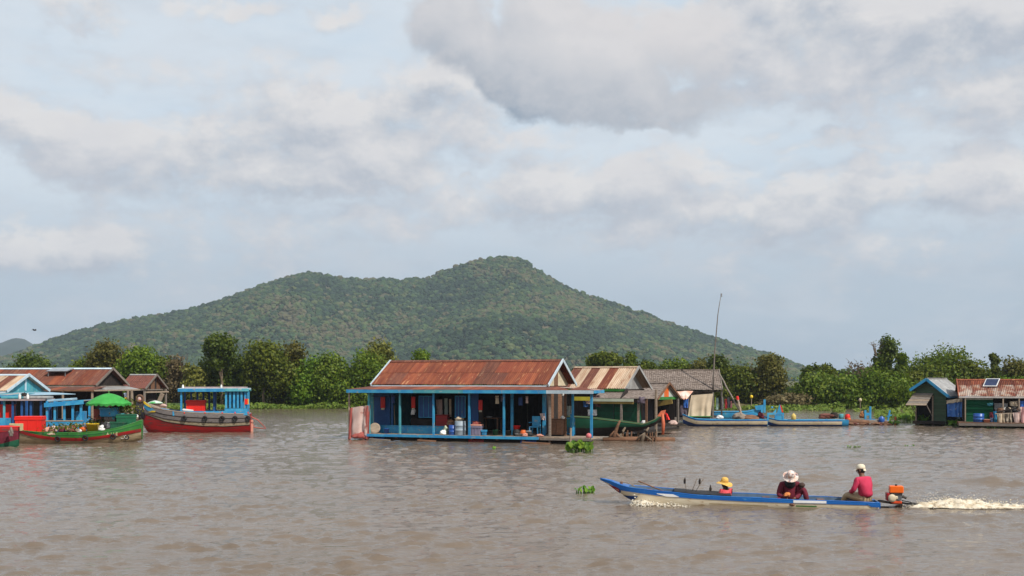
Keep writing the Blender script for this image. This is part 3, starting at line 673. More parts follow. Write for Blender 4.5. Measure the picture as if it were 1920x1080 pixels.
# ---------------------------------------------------------------- shared builders for the floating houses
_SH = {}
def sheet_mesh(w, l, m, n=7, amp=.022):
    k = (round(w, 3), round(l, 3), m.name, n)
    if k in _SH: return _SH[k]
    b = MB(); b.grid(lambda u, v: (u*w, v*l, amp*math.cos(u*2*math.pi*n)), n*4, 2)
    _SH[k] = b.mesh('roof_sheet', m); return _SH[k]
def lay(parent, name, me, o, xd, yd, jit=0.):
    x = Vector(xd).normalized(); n = x.cross(Vector(yd)).normalized(); y = n.cross(x); ob = link(name, me, parent)
    M = Matrix((( x.x, y.x, n.x, o[0]), (x.y, y.y, n.y, o[1]), (x.z, y.z, n.z, o[2]), (0, 0, 0, 1)))
    if jit: M = M @ Matrix.Rotation(random.uniform(-jit, jit), 4, 'Z') @ Matrix.Rotation(random.uniform(-jit, jit)*.6, 4, 'X')
    ob.matrix_basis = M; return ob
def slope(parent, u0, u1, vr, zr, ve, ze, sw, mats, rows=1, n=7, name='roof_sheet', jit=.006, split=None):
    """sheets from the ridge line (vr, zr) down to the eave (ve, ze); mats(i, j) gives each sheet its metal"""
    cols = max(1, round((u1-u0)/sw)); sw = (u1-u0)/cols; d = Vector((0, ve-vr, ze-zr)); L = d.length; d.normalize()
    nrm = Vector((1, 0, 0)).cross(d); sgn = 1 if nrm.z > 0 else -1
    cuts = [(r/rows, (r+1)/rows) for r in range(rows)] if not split else split
    for r, (a, b) in enumerate(cuts):
        l = L*(b-a)+(.06 if r < len(cuts)-1 else 0)
        for i in range(cols):
            m = mats(i, r); w = sw+.03
            up = .012*(len(cuts)-r)+.010*(i % 2)+random.uniform(0, .006)
            o = Vector((u0+i*sw, vr, zr))+d*L*a+Vector((0, 0, up))
            if sgn > 0: lay(parent, name, sheet_mesh(w, l, m, n), o, (1, 0, 0), d, jit)
            else: lay(parent, name, sheet_mesh(w, l, m, n), o+Vector((w, 0, 0)), (-1, 0, 0), d, jit)
def boards(parent, name, u0, u1, v, z0, z1, bw, m, axis='u', t=.025, gap=.008, mats=None, top=None):
    """upright boards side by side, each an object; axis 'u': along the house, 'v': across it (v is then the u position)"""
    n = max(1, round((u1-u0)/bw)); bw = (u1-u0)/n; cache = {}
    for i in range(n):
        a = u0+i*bw+gap/2; w = bw-gap; mm = mats(i) if mats else m
        zt = top((a+w/2)) if top else z1
        key = (mm.name, round(zt-z0, 3))
        if key not in cache:
            b = MB(); b.bb(0, w, 0, t, 0, zt-z0) if axis == 'u' else b.bb(0, t, 0, w, 0, zt-z0); cache[key] = b.mesh(name, mm)
        o = link(name, cache[key], parent); j = random.uniform(-.004, .004)
        o.location = (a, v+j, z0) if axis == 'u' else (v+j, a, z0)
def rows_of(parent, name, u0, u1, v, z0, z1, bh, m, axis='u', t=.03, lap=.012):
    """lying boards one above the other"""
    n = max(1, round((z1-z0)/bh)); bh = (z1-z0)/n
    b = MB(); b.bb(0, u1-u0, 0, t, 0, bh-.012) if axis == 'u' else b.bb(0, t, 0, u1-u0, 0, bh-.012); me = b.mesh(name, m)
    for i in range(n):
        o = link(name, me, parent); j = random.uniform(-.004, .006); o.location = (u0, v+j, z0+i*bh) if axis == 'u' else (v+j, u0, z0+i*bh)
def post(parent, fr, px, v, z0, z1, m, w=.09, name='post', lean=0.):
    u = fr.u(px, v); return MB().beam((u, v, z0), (u+lean, v, z1), w).build(name, m, parent)
def cloth(name, m, A, B, C, D, folds=4, depth=.05, parent=None, nu=24, nv=12, sag=.0, seed=0):
    """cloth between top edge A-B and bottom edge D-C, falling in folds"""
    A, B, C, D = map(Vector, (A, B, C, D)); n = (B-A).cross(D-A).normalized()
    def fn(u, v):
        p = A.lerp(B, u).lerp(D.lerp(C, u), v)
        w = math.sin(u*folds*2*math.pi+seed+1.3*math.sin(v*3+seed)+1.1*math.sin(u*9+seed))*depth*(.3+.7*v)
        return p + n*w + Vector((0, 0, -sag*4*u*(1-u)*(1-.4*v))) + n*.04*mnoise.noise((u*3+seed, v*3, seed))
    return MB().grid(fn, nu, nv).build(name, m, parent, True)
def jarprof(r, h, neck=.7): return [(r*.75, 0), (r*.95, h*.12), (r, h*.45), (r*.96, h*.75), (r*neck, h*.93), (r*neck*1.05, h), (r*neck*.9, h), (r*neck*.86, h*.9), (0, h*.88)]
def tubprof(r, h): return [(r*.78, 0), (r*.98, h*.92), (r*1.07, h*.93), (r*1.07, h), (r*.94, h), (r*.74, h*.08), (0, h*.07)]
def drumprof(r, h): return [(r*.96, 0), (r, h*.03), (r, h*.32), (r*1.04, h*.335), (r, h*.35), (r, h*.65), (r*1.04, h*.665), (r, h*.68), (r, h*.97), (r*.94, h), (r*.9, h*.985), (0, h*.985)]
def vessel(name, label, cat, pos, prof, m, n=14, rz=0., group=None, lid=None, handles=None):
    o = MB().lathe(prof, (0, 0, 0), n).build(name, m, None, True); o.location = pos; tag(o, label, cat, group)
    if lid: MB().lathe([(lid[0], prof_top(prof)), (lid[0], prof_top(prof)+.03), (lid[0]*.3, prof_top(prof)+.06), (0, prof_top(prof)+.065)], (0, 0, .002), n).build('lid', lid[1], o, True)
    return o
def prof_top(p): return max(z for r, z in p)
def bundle(name, label, cat, pos, d, m, seed=0, group=None, rz=0.):
    """a soft heap: sack, folded cloth, bag"""
    b = bmesh.new(); bmesh.ops.create_icosphere(b, subdivisions=3, radius=.5)
    for v in b.verts:
        q = v.co.copy(); f = .95+.55*mnoise.noise(q*2.8+Vector((seed*3.7, 0, 0)))+.30*mnoise.noise(q*6.5+Vector((0, seed*2.3, 0)))-.22*abs(mnoise.noise(q*11+Vector((0, 0, seed))))
        v.co = Vector((q.x*f*d[0], q.y*f*d[1], max(-.35, q.z*f)*d[2]+.35*d[2]))
    me = bpy.data.meshes.new(name); b.to_mesh(me); b.free(); me.materials.append(m); me.polygons.foreach_set('use_smooth', [True]*len(me.polygons))
    o = link(name, me); o.location = pos; o.rotation_euler.z = rz; return tag(o, label, cat, group)
def crate(name, label, cat, pos, d, m, rz=0., group=None, lid=None, ribs=3):
    """open plastic or wooden box: four walls, floor, rim, ribs"""
    w, l, h = d; t = .03; r = thing(name, label, cat, pos, rz, group); b = MB()
    b.bb(-w/2, w/2, -l/2, -l/2+t, 0, h); b.bb(-w/2, w/2, l/2-t, l/2, 0, h); b.bb(-w/2, -w/2+t, -l/2+t, l/2-t, 0, h); b.bb(w/2-t, w/2, -l/2+t, l/2-t, 0, h); b.bb(-w/2+t, w/2-t, -l/2+t, l/2-t, 0, t)
    for i in range(ribs):
        x = -w/2+w*(i+.5)/ribs; b.bb(x-.02, x+.02, -l/2-.015, -l/2+.002, .03, h-.06)
    b.build('body', m, r)
    q = MB(); q.bb(-w/2-.03, w/2+.03, -l/2-.03, -l/2+.005, h-.07, h+.012); q.bb(-w/2-.03, w/2+.03, l/2-.005, l/2+.03, h-.07, h+.012); q.bb(-w/2-.03, -w/2+.005, -l/2+.005, l/2-.005, h-.07, h+.012); q.bb(w/2-.005, w/2+.03, -l/2+.005, l/2-.005, h-.07, h+.012)
    q.build('rim', m, r)
    if lid: MB().rbox((0, 0, h+.05), (w+.05, l+.05, .075), 0, .2).build('lid', lid, r)
    return r
def tyre_at(label, p, R, axis, group='old tyres hung as fenders'):
    o = MB().torus((0, 0, 0), R, R*.34, axis, 18, 8).build('tyre_fender', tyre, None, True); o.location = p; return tag(o, label, 'tyre', group)
# ---- boats
def g_sec(f, full=.5): return math.sin(f*math.pi/2)**full
class Boat:
    """stations: (x, half beam, keel z, sheer z) from bow to stern, in the boat's own axes"""
    def __init__(s, st, full=.6): s.st = st; s.full = full
    def at(s, x):
        st = s.st
        if x <= st[0][0]: return st[0][1:]
        for a, b in zip(st, st[1:]):
            if x <= b[0]:
                t = (x-a[0])/(b[0]-a[0]); t2 = t
                return tuple(p+(q-p)*t2 for p, q in zip(a[1:], b[1:]))
        return st[-1][1:]
    def pt(s, x, f, side, inset=0.):
        hb, zk, zs = s.at(x); hb = max(.004, hb-inset); return Vector((x, side*hb*g_sec(f, s.full), zk+(zs-zk)*f + inset*.6*(1-f)))
    def band(s, f0, f1, x0=None, x1=None, nx=28, nf=4, out=0., inset=0., both=True, side=-1):
        x0 = s.st[0][0] if x0 is None else x0; x1 = s.st[-1][0] if x1 is None else x1; b = MB()
        for sd_ in ((-1, 1) if both else (side,)):
            def fn(u, v):
                x = x0+(x1-x0)*u; F0 = f0(x) if callable(f0) else f0; F1 = f1(x) if callable(f1) else f1
                p = s.pt(x, F0+(F1-F0)*v, sd_, inset); p.y += sd_*out; return p
            b.grid(fn, nx, nf)
        return b
    def rail(s, r, x0=None, x1=None, dz=0., n=28, h=None):
        x0 = s.st[0][0] if x0 is None else x0; x1 = s.st[-1][0] if x1 is None else x1; b = MB()
        for sd_ in (-1, 1): b.tube([s.pt(x0+(x1-x0)*i/n, 1, sd_)+Vector((0, 0, dz)) for i in range(n+1)], r, 6)
        return b
    def transom(s, f0=0, f1=1, x=None, n=6):
        x = s.st[-1][0] if x is None else x; b = MB(); p = [s.pt(x, f0+(f1-f0)*i/n, -1) for i in range(n+1)]; q = [s.pt(x, f0+(f1-f0)*i/n, 1) for i in range(n, -1, -1)]
        return b.slab(p+q, .03)
    def floor(s, z, x0, x1, n=20, k=.9):
        b = MB()
        def fn(u, v):
            x = x0+(x1-x0)*u; hb, zk, zs = s.at(x); f = min(1, max(.02, (z-zk)/(zs-zk))); w = hb*g_sec(f, s.full)*k
            return Vector((x, -w+2*w*v, z))
        return b.grid(fn, n, 4)
# ---------------------------------------------------------------- the blue floating house in the middle
def blue_house():
    fr = Frame(900, 829, 21)
    r = fr.thing('floating_house', 'blue painted floating house with big rusty roof and open veranda in mid river', 'house')
    zd = .30                                            # deck top
    uL, uR = fr.u(690, .1), fr.u(1112, .1)              # veranda, left and right ends
    VE, VR = 1.15, 3.25                                 # main eave and ridge across the house
    ua, ub = (fr.u(697, VE)+fr.u(733, VR))/2, (fr.u(1030, VE)+fr.u(1052, VR))/2
    VB = 2*VR-VE; zr = fr.z(677, fr.u(900, VR), VR); ze = fr.z(721.5, fr.u(900, VE), VE)
    zpo = fr.z(730.5, fr.u(880, -.25), -.25); zpi = ze-.07
    uP0, uP1 = fr.u(650, -.25), fr.u(1113, -.25)
    wl = VE+.35                                         # front wall line
    # floats and deck
    b = MB()
    for k in range(3): b.tube([(uL-.2, .25+k*1.9, -.02), (uR-.15 if k == 0 else ub, .25+k*1.9, -.02)], .17, 8)
    b.build('float_bamboo', darkwood, r)
    n = 9
    for i in range(n):
        u = uL+.3+(uR-uL-1.0)*i/(n-1); MB().bb(u-.06, u+.06, -.05, VB+.2 if u < ub else 1.4, .10, .21).build('deck_beam', brownwood, r)
        if i % 2 == 0:
            d = MB(); d.lathe(drumprof(.2, .78), (0, 0, 0), 12, Matrix.Rotation(math.pi/2, 3, 'Y')); o = d.build('float_drum', [plastic_blue, darkwood, dred][i//2 % 3], r, True); o.location = (u-.2, .28, .0)
    pw = .24; npk = int((uR-uL)/pw); me = MB().bb(0, pw-.012, -.12, VB+.3, .22, zd).mesh('deck_plank', palewood)
    me2 = MB().bb(0, pw-.012, -.12, 1.5, .22, zd).mesh('deck_plank', palewood)
    for i in range(npk): link('deck_plank', me if uL+i*pw < ub else me2, r).location = (uL+i*pw, random.uniform(-.03, .03), random.uniform(-.004, .004))
    MB().bb(uL, fr.u(1010, -.16), -.155, -.125, .17, .295).build('deck_edge', blue, r)
    MB().bb(fr.u(1012, -.16), uR, -.19, -.128, .16, .25).build('deck_edge', greywood, r)
    # main roof: two rows of rusted sheets each side
    pick = lambda i, j: rust if random.random() < .86 else rust_dark
    slope(r, ua, ub, VR, zr, VE, ze, .80, pick, 2, 8)
    slope(r, ua, ub, VR, zr, VB, ze, .80, pick, 2, 8)
    c = MB(); c.slab([(ua, VR-.16, zr-.02), (ub, VR-.16, zr-.02), (ub, VR, zr+.065), (ua, VR, zr+.065)], .015); c.slab([(ua, VR, zr+.065), (ub, VR, zr+.065), (ub, VR+.16, zr-.02), (ua, VR+.16, zr-.02)], .015); c.build('ridge_cap', rust_dark, r)
    MB().bb(ua+.05, ub-.05, VE-.02, VE+.02, ze-.14, ze-.03).build('eave_board', whitetrim, r)
    # porch roof round the front and the ends
    def porch(name, pts, m):
        b = MB(); b.slab(pts, .03); return b.build(name, m, r)
    nsh = 11
    for i in range(nsh):
        a, e = uP0+(uP1-uP0)*i/nsh, uP0+(uP1-uP0)*(i+1)/nsh
        a2, e2 = max(a, ua-.0), min(e, ub+.4)
        if i == 0: pts = [(a, -.25, zpo), (e, -.25, zpo), (max(e, ua), VE+.12, zpi), (ua, VE+.12, zpi)]
        else: pts = [(a, -.25, zpo), (e, -.25, zpo), (max(e2, a2+.02), VE+.12, zpi), (a2, VE+.12, zpi)]
        pts = [(p[0], p[1], p[2]+.006*(i % 2)) for p in pts]
        porch('porch_sheet', pts, rust if i % 4 else rust_dark)
    porch('porch_sheet', [(uP1, -.25, zpo), (uP1, 1.35, zpo+.02), (ub+.02, 1.85, zpi), (ub+.02, VE+.12, zpi)], rust_patchy)
    porch('porch_sheet', [(ua-.02, VE+.12, zpi), (ua-.02, VB, zpi), (uP0, VB+.5, zpo), (uP0, -.25, zpo)], rust)
    # fascia boards along the porch edge, in lengths of different paint
    cuts = [uP0, fr.u(775, -.27), fr.u(868, -.27), fr.u(1024, -.27), uP1]
    for k in range(4): MB().bb(cuts[k]+.004, cuts[k+1]-.004, -.285, -.255, zpo-.17, zpo-.015).build('fascia_board', [blue, teal, blue, whitetrim][k], r)
    MB().bb(uP1+.002, uP1+.03, -.25, 1.35, zpo-.15, zpo-.015).build('fascia_board', blue, r)
    MB().bb(uP0-.03, uP0-.002, -.25, VB+.5, zpo-.15, zpo-.015).build('fascia_board', blue, r)
    # gable end: barge boards, upright boards, louvre
    for (v0, v1) in ((VE-.05, VR), (VB+.05, VR)):
        MB().beam((ub+.035, v0, ze-.03), (ub+.035, v1, zr+.03), .04, .15).build('barge_board', whitetrim, r)
        MB().beam((ua-.035, v0, ze-.03), (ua-.035, v1, zr+.03), .04, .15).build('barge_board', whitetrim, r)
    sl = (zr-ze)/(VR-VE); topf = lambda v: zr-.10-sl*abs(v-VR)
    gm = [cream, cream, cream, tarp_cream]
    def gable(u, louvre):
        n = 12; w = (VB-VE-.5)/n
        for i in range(n):
            v0 = VE+.25+i*w; vm = v0+w/2
            if topf(vm) < ze+.05: continue
            b = MB(); b.add([(u, v0+.006, ze-.05), (u, v0+w-.006, ze-.05), (u, v0+w-.006, topf(v0+w)), (u, v0+.006, topf(v0)), (u+.02, v0+.006, ze-.05), (u+.02, v0+w-.006, ze-.05), (u+.02, v0+w-.006, topf(v0+w)), (u+.02, v0+.006, topf(v0))], [(3, 2, 1, 0), (4, 5, 6, 7), (0, 1, 5, 4), (1, 2, 6, 5), (2, 3, 7, 6), (3, 0, 4, 7)])
            b.build('gable_board', brownwood if louvre and i in (5, 6) else cream, r)
    gable(ub-.34, True); gable(ua+.3, False)
    # walls: back and sides, front in panels with openings
    zt = ze-.12
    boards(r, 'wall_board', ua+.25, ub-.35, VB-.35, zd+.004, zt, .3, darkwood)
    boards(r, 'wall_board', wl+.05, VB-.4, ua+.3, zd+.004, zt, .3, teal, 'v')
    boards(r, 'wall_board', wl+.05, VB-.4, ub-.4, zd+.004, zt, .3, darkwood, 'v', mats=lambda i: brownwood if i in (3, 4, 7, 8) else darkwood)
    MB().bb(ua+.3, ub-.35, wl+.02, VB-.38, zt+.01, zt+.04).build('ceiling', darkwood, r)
    MB().bb(ua+.2, ub-.3, wl-.03, wl+.03, zt-.10, zt).build('wall_beam', dblue, r)
    def panel(name, x0, x1, y0, y1, m, v=wl, t=.03):
        a, b_ = fr.u(x0, v), fr.u(x1, v); za, zb_ = fr.z(y1, (a+b_)/2, v), fr.z(y0, (a+b_)/2, v)
        if zb_ > zt-.105: zb_ = zt-.105
        return MB().bb(a, b_, v, v+t, max(za, zd+.004), zb_).build(name, m, r), a, b_, max(za, zd+.004), zb_
    def shutter(x0, x1, y0, y1, v=wl-.06, m=dblue):
        a, b_ = fr.u(x0, v), fr.u(x1, v); za, zb_ = fr.z(y1, a, v), fr.z(y0, a, v); s_ = MB().bb(a+.03, b_-.03, v, v+.02, za+.03, zb_-.03); sh = s_.build('shutter', m, r)
        q = MB(); q.bb(a, b_, v-.012, v+.022, za, za+.035); q.bb(a, b_, v-.012, v+.022, zb_-.035, zb_); q.bb(a, a+.035, v-.012, v+.022, za+.036, zb_-.036); q.bb(b_-.035, b_, v-.012, v+.022, za+.036, zb_-.036)
        n = 3
        for i in range(1, n): u = a+(b_-a)*i/n; q.bb(u-.012, u+.012, v-.010, v-.001, za+.04, zb_-.04)
        q.build('frame', blue, sh)
    panel('door', 701, 731, 737, 806, dblue); panel('wall_panel', 693, 700, 737, 806, teal)
    panel('wall_panel', 733, 737, 737, 806, dblue)
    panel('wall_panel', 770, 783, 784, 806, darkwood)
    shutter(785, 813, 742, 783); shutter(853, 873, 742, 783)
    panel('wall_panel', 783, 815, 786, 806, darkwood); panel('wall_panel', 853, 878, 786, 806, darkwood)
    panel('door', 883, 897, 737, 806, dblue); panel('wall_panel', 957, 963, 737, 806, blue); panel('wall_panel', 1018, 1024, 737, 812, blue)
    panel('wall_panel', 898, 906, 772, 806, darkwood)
    # the low blue board along the foot of the wall
    a, b_ = fr.u(702, .72), fr.u(834, .72); MB().bb(a, b_, .72, .75, zd+.006, zd+.36).build('skirting_board', blue, r)
    MB().bb(a-.02, b_+.02, .69, .77, zd+.362, zd+.39).build('bench_top', blue, r)
    # posts of the veranda
    for px, m, w in ((692, teal, .10), (750, teal, .085), (813, blue, .085), (880, blue, .09), (945, blue, .09), (1109, blue, .10)):
        o = post(r, fr, px, .02, zd+.002, zpo-.02, m, w)
    post(r, fr, 1031, .02, -.3, zpo-.02, greywood, .09); post(r, fr, 655, .05, -.3, zpo-.02, palewood, .07); post(r, fr, 961, 1.0, zd+.002, zpi-.04, blue, .09); post(r, fr, 1020, 1.0, zd+.002, zpi-.04, blue, .12)
    post(r, fr, 1074, 1.3, zd+.002, zpo-.02, blue, .09); post(r, fr, 1071, 1.6, zd+.002, zd+1.0, blue, .07); post(r, fr, 1060, 1.1, zd+.002, zpo-.05, brownwood, .08)
    MB().beam((uP0+.1, .02, zpo-.08), (uP1-.1, .02, zpo-.08), .06, .09).build('porch_beam', dblue, r)
    # rail at the right end
    q = MB(); u0, u1 = fr.u(1060, 1.5), fr.u(1078, 1.5)
    q.bb(u0, u1, 1.48, 1.52, zd+.78, zd+.84); q.bb(u0, u1, 1.48, 1.52, zd+.06, zd+.11)
    for i in range(5): u = u0+.02+(u1-u0-.04)*i/4; q.bb(u-.018, u+.018, 1.482, 1.518, zd+.112, zd+.778)
    q.build('railing', blue, r)
    # ------------ things on and round the veranda
    def at(px, v, z=zd+.004): return fr.world(fr.u(px, v), v, z)
    def cl(name, label, m, pts, v, **kw):
        P = [fr.world(*( [fr.u(x, vv), vv, 0])) + Vector((0, 0, fr.z(y, fr.u(x, vv), vv)+fr.O.z)) for (x, y), vv in zip(pts, v if hasattr(v, '__len__') else [v]*4)]
        return tag(cloth(name, m, *P, **kw), label, 'cloth')
    o = cl('hanging_cloth', 'pale pink cloth hung from the left corner of the blue veranda', tarp_pink, [(659, 764), (691, 760), (689, 816), (655, 820)], [.0, .0, -.1, -.15], folds=1.6, depth=.06, nu=30)
    for e, (p, q_) in enumerate((((656, 766), (661, 764)), ((684, 762), (694, 760)))):
        w = cl('cloth_hem', 'x', tarp_red, [p, q_, (q_[0]-3, 822), (p[0]-4, 824)], [-.03]*2+[-.14]*2, folds=1.2, depth=.04, nu=8)
        for k in ('label', 'category'): del w[k]
        w.parent = o; w.name = 'hem'
    bundle('dark_bundle', 'dark sodden cloth bundle at the foot of the pale pink cloth', 'bundle', fr.world(fr.u(676, -.1), -.12, .05), (.75, .35, .34), tarp_red, 3)
    def lantern(px, y0, y1, w, label, m=red):
        v = wl-.16; u = fr.u(px, v); z0, z1 = fr.z(y1, u, v), fr.z(y0, u, v); o = MB().rbox((0, 0, (z1-z0)/2), (w, .06, z1-z0), 0, .15).build('red_hanging', m); o.location = fr.world(u, v, z0); o.rotation_euler.z = fr.th; tag(o, label, 'hanging')
        MB().bb(-w*.35, w*.35, -.035, .03, -.09, -.005).build('tassel', cream, o); MB().tube([(0, 0, z1-z0-.002), (0, .02, z1-z0+.22)], .008, 4).build('cord', darkwood, o)
    lantern(718, 744, 765, .24, 'long red hanging with pale tassel on the leftmost blue door'); lantern(775, 744, 765, .2, 'red hanging beside the wide blue shutter'); lantern(901, 750, 769, .2, 'red hanging over a pale strip next to the middle blue door')
    bundle('white_bundle', 'small white bag hanging in the dark doorway beside the wide blue shutter', 'bag', fr.world(fr.u(775, wl-.2), wl-.2, fr.z(779, 0, wl)), (.24, .16, .34), white, 5)
    # inside, seen through the openings
    cl('white_curtain', 'grey white curtain inside the opening beside the wide blue shutter', tarp_pink, [(818, 749), (829, 749), (829, 778), (818, 778)], wl+.5, folds=2, depth=.03)
    cl('white_curtain', 'narrow pale green curtain in the same dark opening', mat('pale_green_cloth', (.40, .46, .40), (.34, .40, .36), 3, .8), [(833, 747), (839, 747), (839, 781), (833, 781)], wl+.5, folds=1, depth=.03)
    cl('white_curtain', 'slim cream curtain close to the narrow blue shutter', tarp_cream, [(842, 748), (846, 748), (846, 782), (842, 782)], wl+.4, folds=1, depth=.02)
    rr = thing('wooden_chest', 'dark red wooden chest in the opening behind the blue jars', 'chest', at(830, wl+.1), fr.th); MB().rbox((0, 0, .48), (.62, .3, .75), 0, .06).build('body', dred, rr); MB().bb(-.34, .34, -.17, .17, .865, .90).build('lid', dred, rr); MB().bb(-.30, .30, -.145, .145, 0, .098).build('plinth', brownwood, rr)
    vessel('water_jar', 'large grey blue water drum at the veranda post, topped with tan cloth', 'drum', at(863, .3), drumprof(.26, .66), mat('grey_blue_plastic', (.24, .31, .38), (.33, .38, .42), 3, .5, .1, 0), 16)
    bundle('cloth_heap', 'tan folded cloth lying on the grey blue drum', 'cloth', at(861, .3, zd+.66), (.46, .34, .22), tarp_cream, 8)
    vessel('blue_barrel', 'small dark blue barrel next to the grey blue drum', 'barrel', at(848, .25), drumprof(.17, .46), plastic_blue, 14)
    bundle('leafy_heap', 'pile of brown bags behind the small dark blue barrel', 'bags', at(846, .5, zd+.42), (.42, .3, .36), brownwood, 12)
    bundle('white_bundle', 'crumpled white plastic bag on the deck edge by the dark blue barrel', 'bag', at(830, .12), (.34, .2, .26), white, 15)
    bundle('pale_bundle', 'pale green sack leaning behind the crumpled white bag', 'sack', at(836, .34), (.26, .22, .46), mat('pale_green_sack', (.40, .45, .33), (.3, .36, .26), 3, .8), 16)
    crate('plastic_bin', 'grey violet plastic bin with peach lid near the middle blue door', 'bin', at(894, .4), (.50, .36, .42), mat('grey_violet_plastic', (.20, .18, .26), (.24, .22, .30), 3, .5, .05, 0), fr.th, None, peach)
    bundle('red_heap', 'dark red cloth folded on the peach lid of the violet bin', 'cloth', at(893, .42, zd+.50), (.42, .28, .20), tarp_red, 18)
    crate('plastic_box', 'small sky blue box on the deck beside the violet bin', 'box', at(908, .35), (.17, .2, .24), blue, fr.th)
    # low table deep in the room
    t_ = thing('low_table', 'low table with a pale dish standing deep in the dark room', 'table', at(922, wl+.8), fr.th); MB().bb(-.45, .45, -.3, .3, .72, .76).build('table_top', brownwood, t_)
    for sx in (-.4, .4):
        for sy in (-.25, .25): MB().bb(sx-.03, sx+.03, sy-.03, sy+.03, 0, .719).build('leg', brownwood, t_)
    vessel('dish', 'shallow pale dish on the low table', 'dish', at(917, wl+.7, zd+.766), tubprof(.16, .06), white, 14)
    # basins, pots and a chair at the right end of the deck
    vessel('red_basin', 'red basin tipped among the pots on the deck', 'basin', at(969, .55, zd+.30), tubprof(.17, .17), red, 14)
    vessel('orange_pot', 'orange red pot beside the grey pan on the deck', 'pot', at(981, .35, zd+.02), jarprof(.15, .26), orange, 14)
    vessel('dark_pot', 'round black cooking pot under the tipped red basin', 'pot', at(969, .55), jarprof(.2, .30), tyre, 14)
    vessel('grey_pan', 'grey metal pan lying in front of the black pot', 'pan', at(973, .25), tubprof(.19, .11), grey, 16)
    vessel('white_basin', 'white basin standing between the orange pot and the blue chair', 'basin', at(990, .45), tubprof(.16, .24), white, 14)
    vessel('dark_pot', 'squat sooty pot on the deck next to the white basin', 'pot', at(993, .2), jarprof(.15, .18), tyre, 14)
    bundle('peach_bundle', 'peach coloured bag on the deck edge below the orange pot', 'bag', at(984, .02), (.30, .2, .2), peach, 21)
    bundle('peach_bundle', 'peach cloth dropped on the deck edge near the last blue panel', 'cloth', at(1012, .0), (.38, .2, .15), peach, 22)
    ch = thing('plastic_chair', 'blue plastic chair beside the narrow blue wall panel', 'chair', at(1003, .6), fr.th)
    MB().rbox((0, 0, .42), (.44, .42, .05), 0, .3).build('seat', blue, ch); MB().rbox((0, .2, .68), (.42, .05, .46), 0, .3).build('backrest', blue, ch)
    for sx in (-.19, .19):
        for sy in (-.18, .18): MB().beam((sx*1.1, sy*1.1, 0), (sx, sy, .395), .045).build('leg', blue, ch)
        MB().bb(sx*1.15-.02, sx*1.15+.02, -.18, .17, .60, .64).build('arm', blue, ch)
    cl('white_cloth', 'white and pink cloth draped on the narrow blue wall panel', tarp_pink, [(1012, 775), (1022, 775), (1023, 788), (1014, 787)], .93, folds=1.5, depth=.03)
    cab = thing('cabinet', 'low brown cabinet against the end wall by the grey post', 'cabinet', at(1046, .9), fr.th); MB().rbox((0, 0, .42), (.5, .4, .7), 0, .05).build('body', brownwood, cab); MB().bb(-.28, .28, -.23, .23, .772, .80).build('top', brownwood, cab)
    for sx in (-.125, .125): MB().bb(sx-.11, sx+.11, -.222, -.202, .12, .72).build('door', brownwood, cab)
    MB().bb(-.24, .24, -.18, .18, 0, .068).build('plinth', darkwood, cab)
    bundle('white_bundle', 'little white bag on top of the low brown cabinet', 'bag', at(1055, .85, zd+.80), (.2, .16, .16), white, 25)
    cl('pale_cloth', 'pale green cloth hanging behind the blue railing', mat('pale_green_cloth', (.40, .46, .40)), [(1063, 761), (1072, 761), (1072, 779), (1063, 779)], 1.7, folds=1.4, depth=.03)
    sg = MB().bb(-.42, .42, -.015, .015, -.09, .09).build('yellow_banner', mat('yellow_green_paint', (.45, .42, .04), (.40, .34, .03), 3, .6, 0, 0)); sg.location = fr.world(fr.u(1093, 2.2), 2.2, fr.z(747.5, fr.u(1093, 2.2), 2.2)); sg.rotation_euler.z = fr.th; tag(sg, 'thin yellow green board hung under the right porch roof', 'board')
    cl('blue_cloth', 'blue cloth hanging below the yellow green board', dblue, [(1093, 753), (1103, 753), (1103, 763), (1093, 763)], 2.3, folds=1.5, depth=.03)
    cl('pink_cloth', 'pink cloth next to the blue one under the right porch roof', tarp_pink, [(1098, 751), (1106, 751), (1107, 757), (1099, 757)], 2.25, folds=1.2, depth=.02)
    o = MB().ell((0, 0, .13), (.13, .13, .13), 14, 9).build('pink_ball', pinkm, None, True); o.location = at(1104, -.02, .255); tag(o, 'pink ball at the right end of the deck', 'ball')
    st = MB().tube([(0, 0, -.5), (.03, 0, .75)], .05, 7).build('mooring_stake', palewood); st.location = fr.world(fr.u(1069, -.5), -.5, 0); tag(st, 'short pale stake in the water just before the deck end', 'stake')
    lm = MB().lathe([(.05, 0), (.07, .06), (.05, .18), (.02, .24)], (0, 0, -.25), 8).build('lamp', white); lm.location = fr.world(fr.u(1055, .3), .3, zpo-.02); tag(lm, 'small white lamp hanging at the porch corner', 'lamp'); MB().tube([(0, 0, -.02), (0, 0, .03)], .01, 4).build('cord', darkwood, lm)
    # more of the household: wires, a clothes line, buckets, brooms, drips of the raft
    for i, (p0, p1) in enumerate((((655, 735), (760, 740)), ((900, 741), (1020, 739)))):
        a_, b_ = fr.u(p0[0], .3), fr.u(p1[0], .3); za, zb_ = fr.z(p0[1], a_, .3), fr.z(p1[1], b_, .3); n = 8
        o = MB().tube([fr.world(a_+(b_-a_)*t/n, .3, za+(zb_-za)*t/n-.16*(1-(2*t/n-1)**2)) for t in range(n+1)], .010, 4).build('clothes_line', darkwood); tag(o, ['sagging line under the left end of the blue porch', 'sagging line under the right half of the blue porch'][i], 'line')
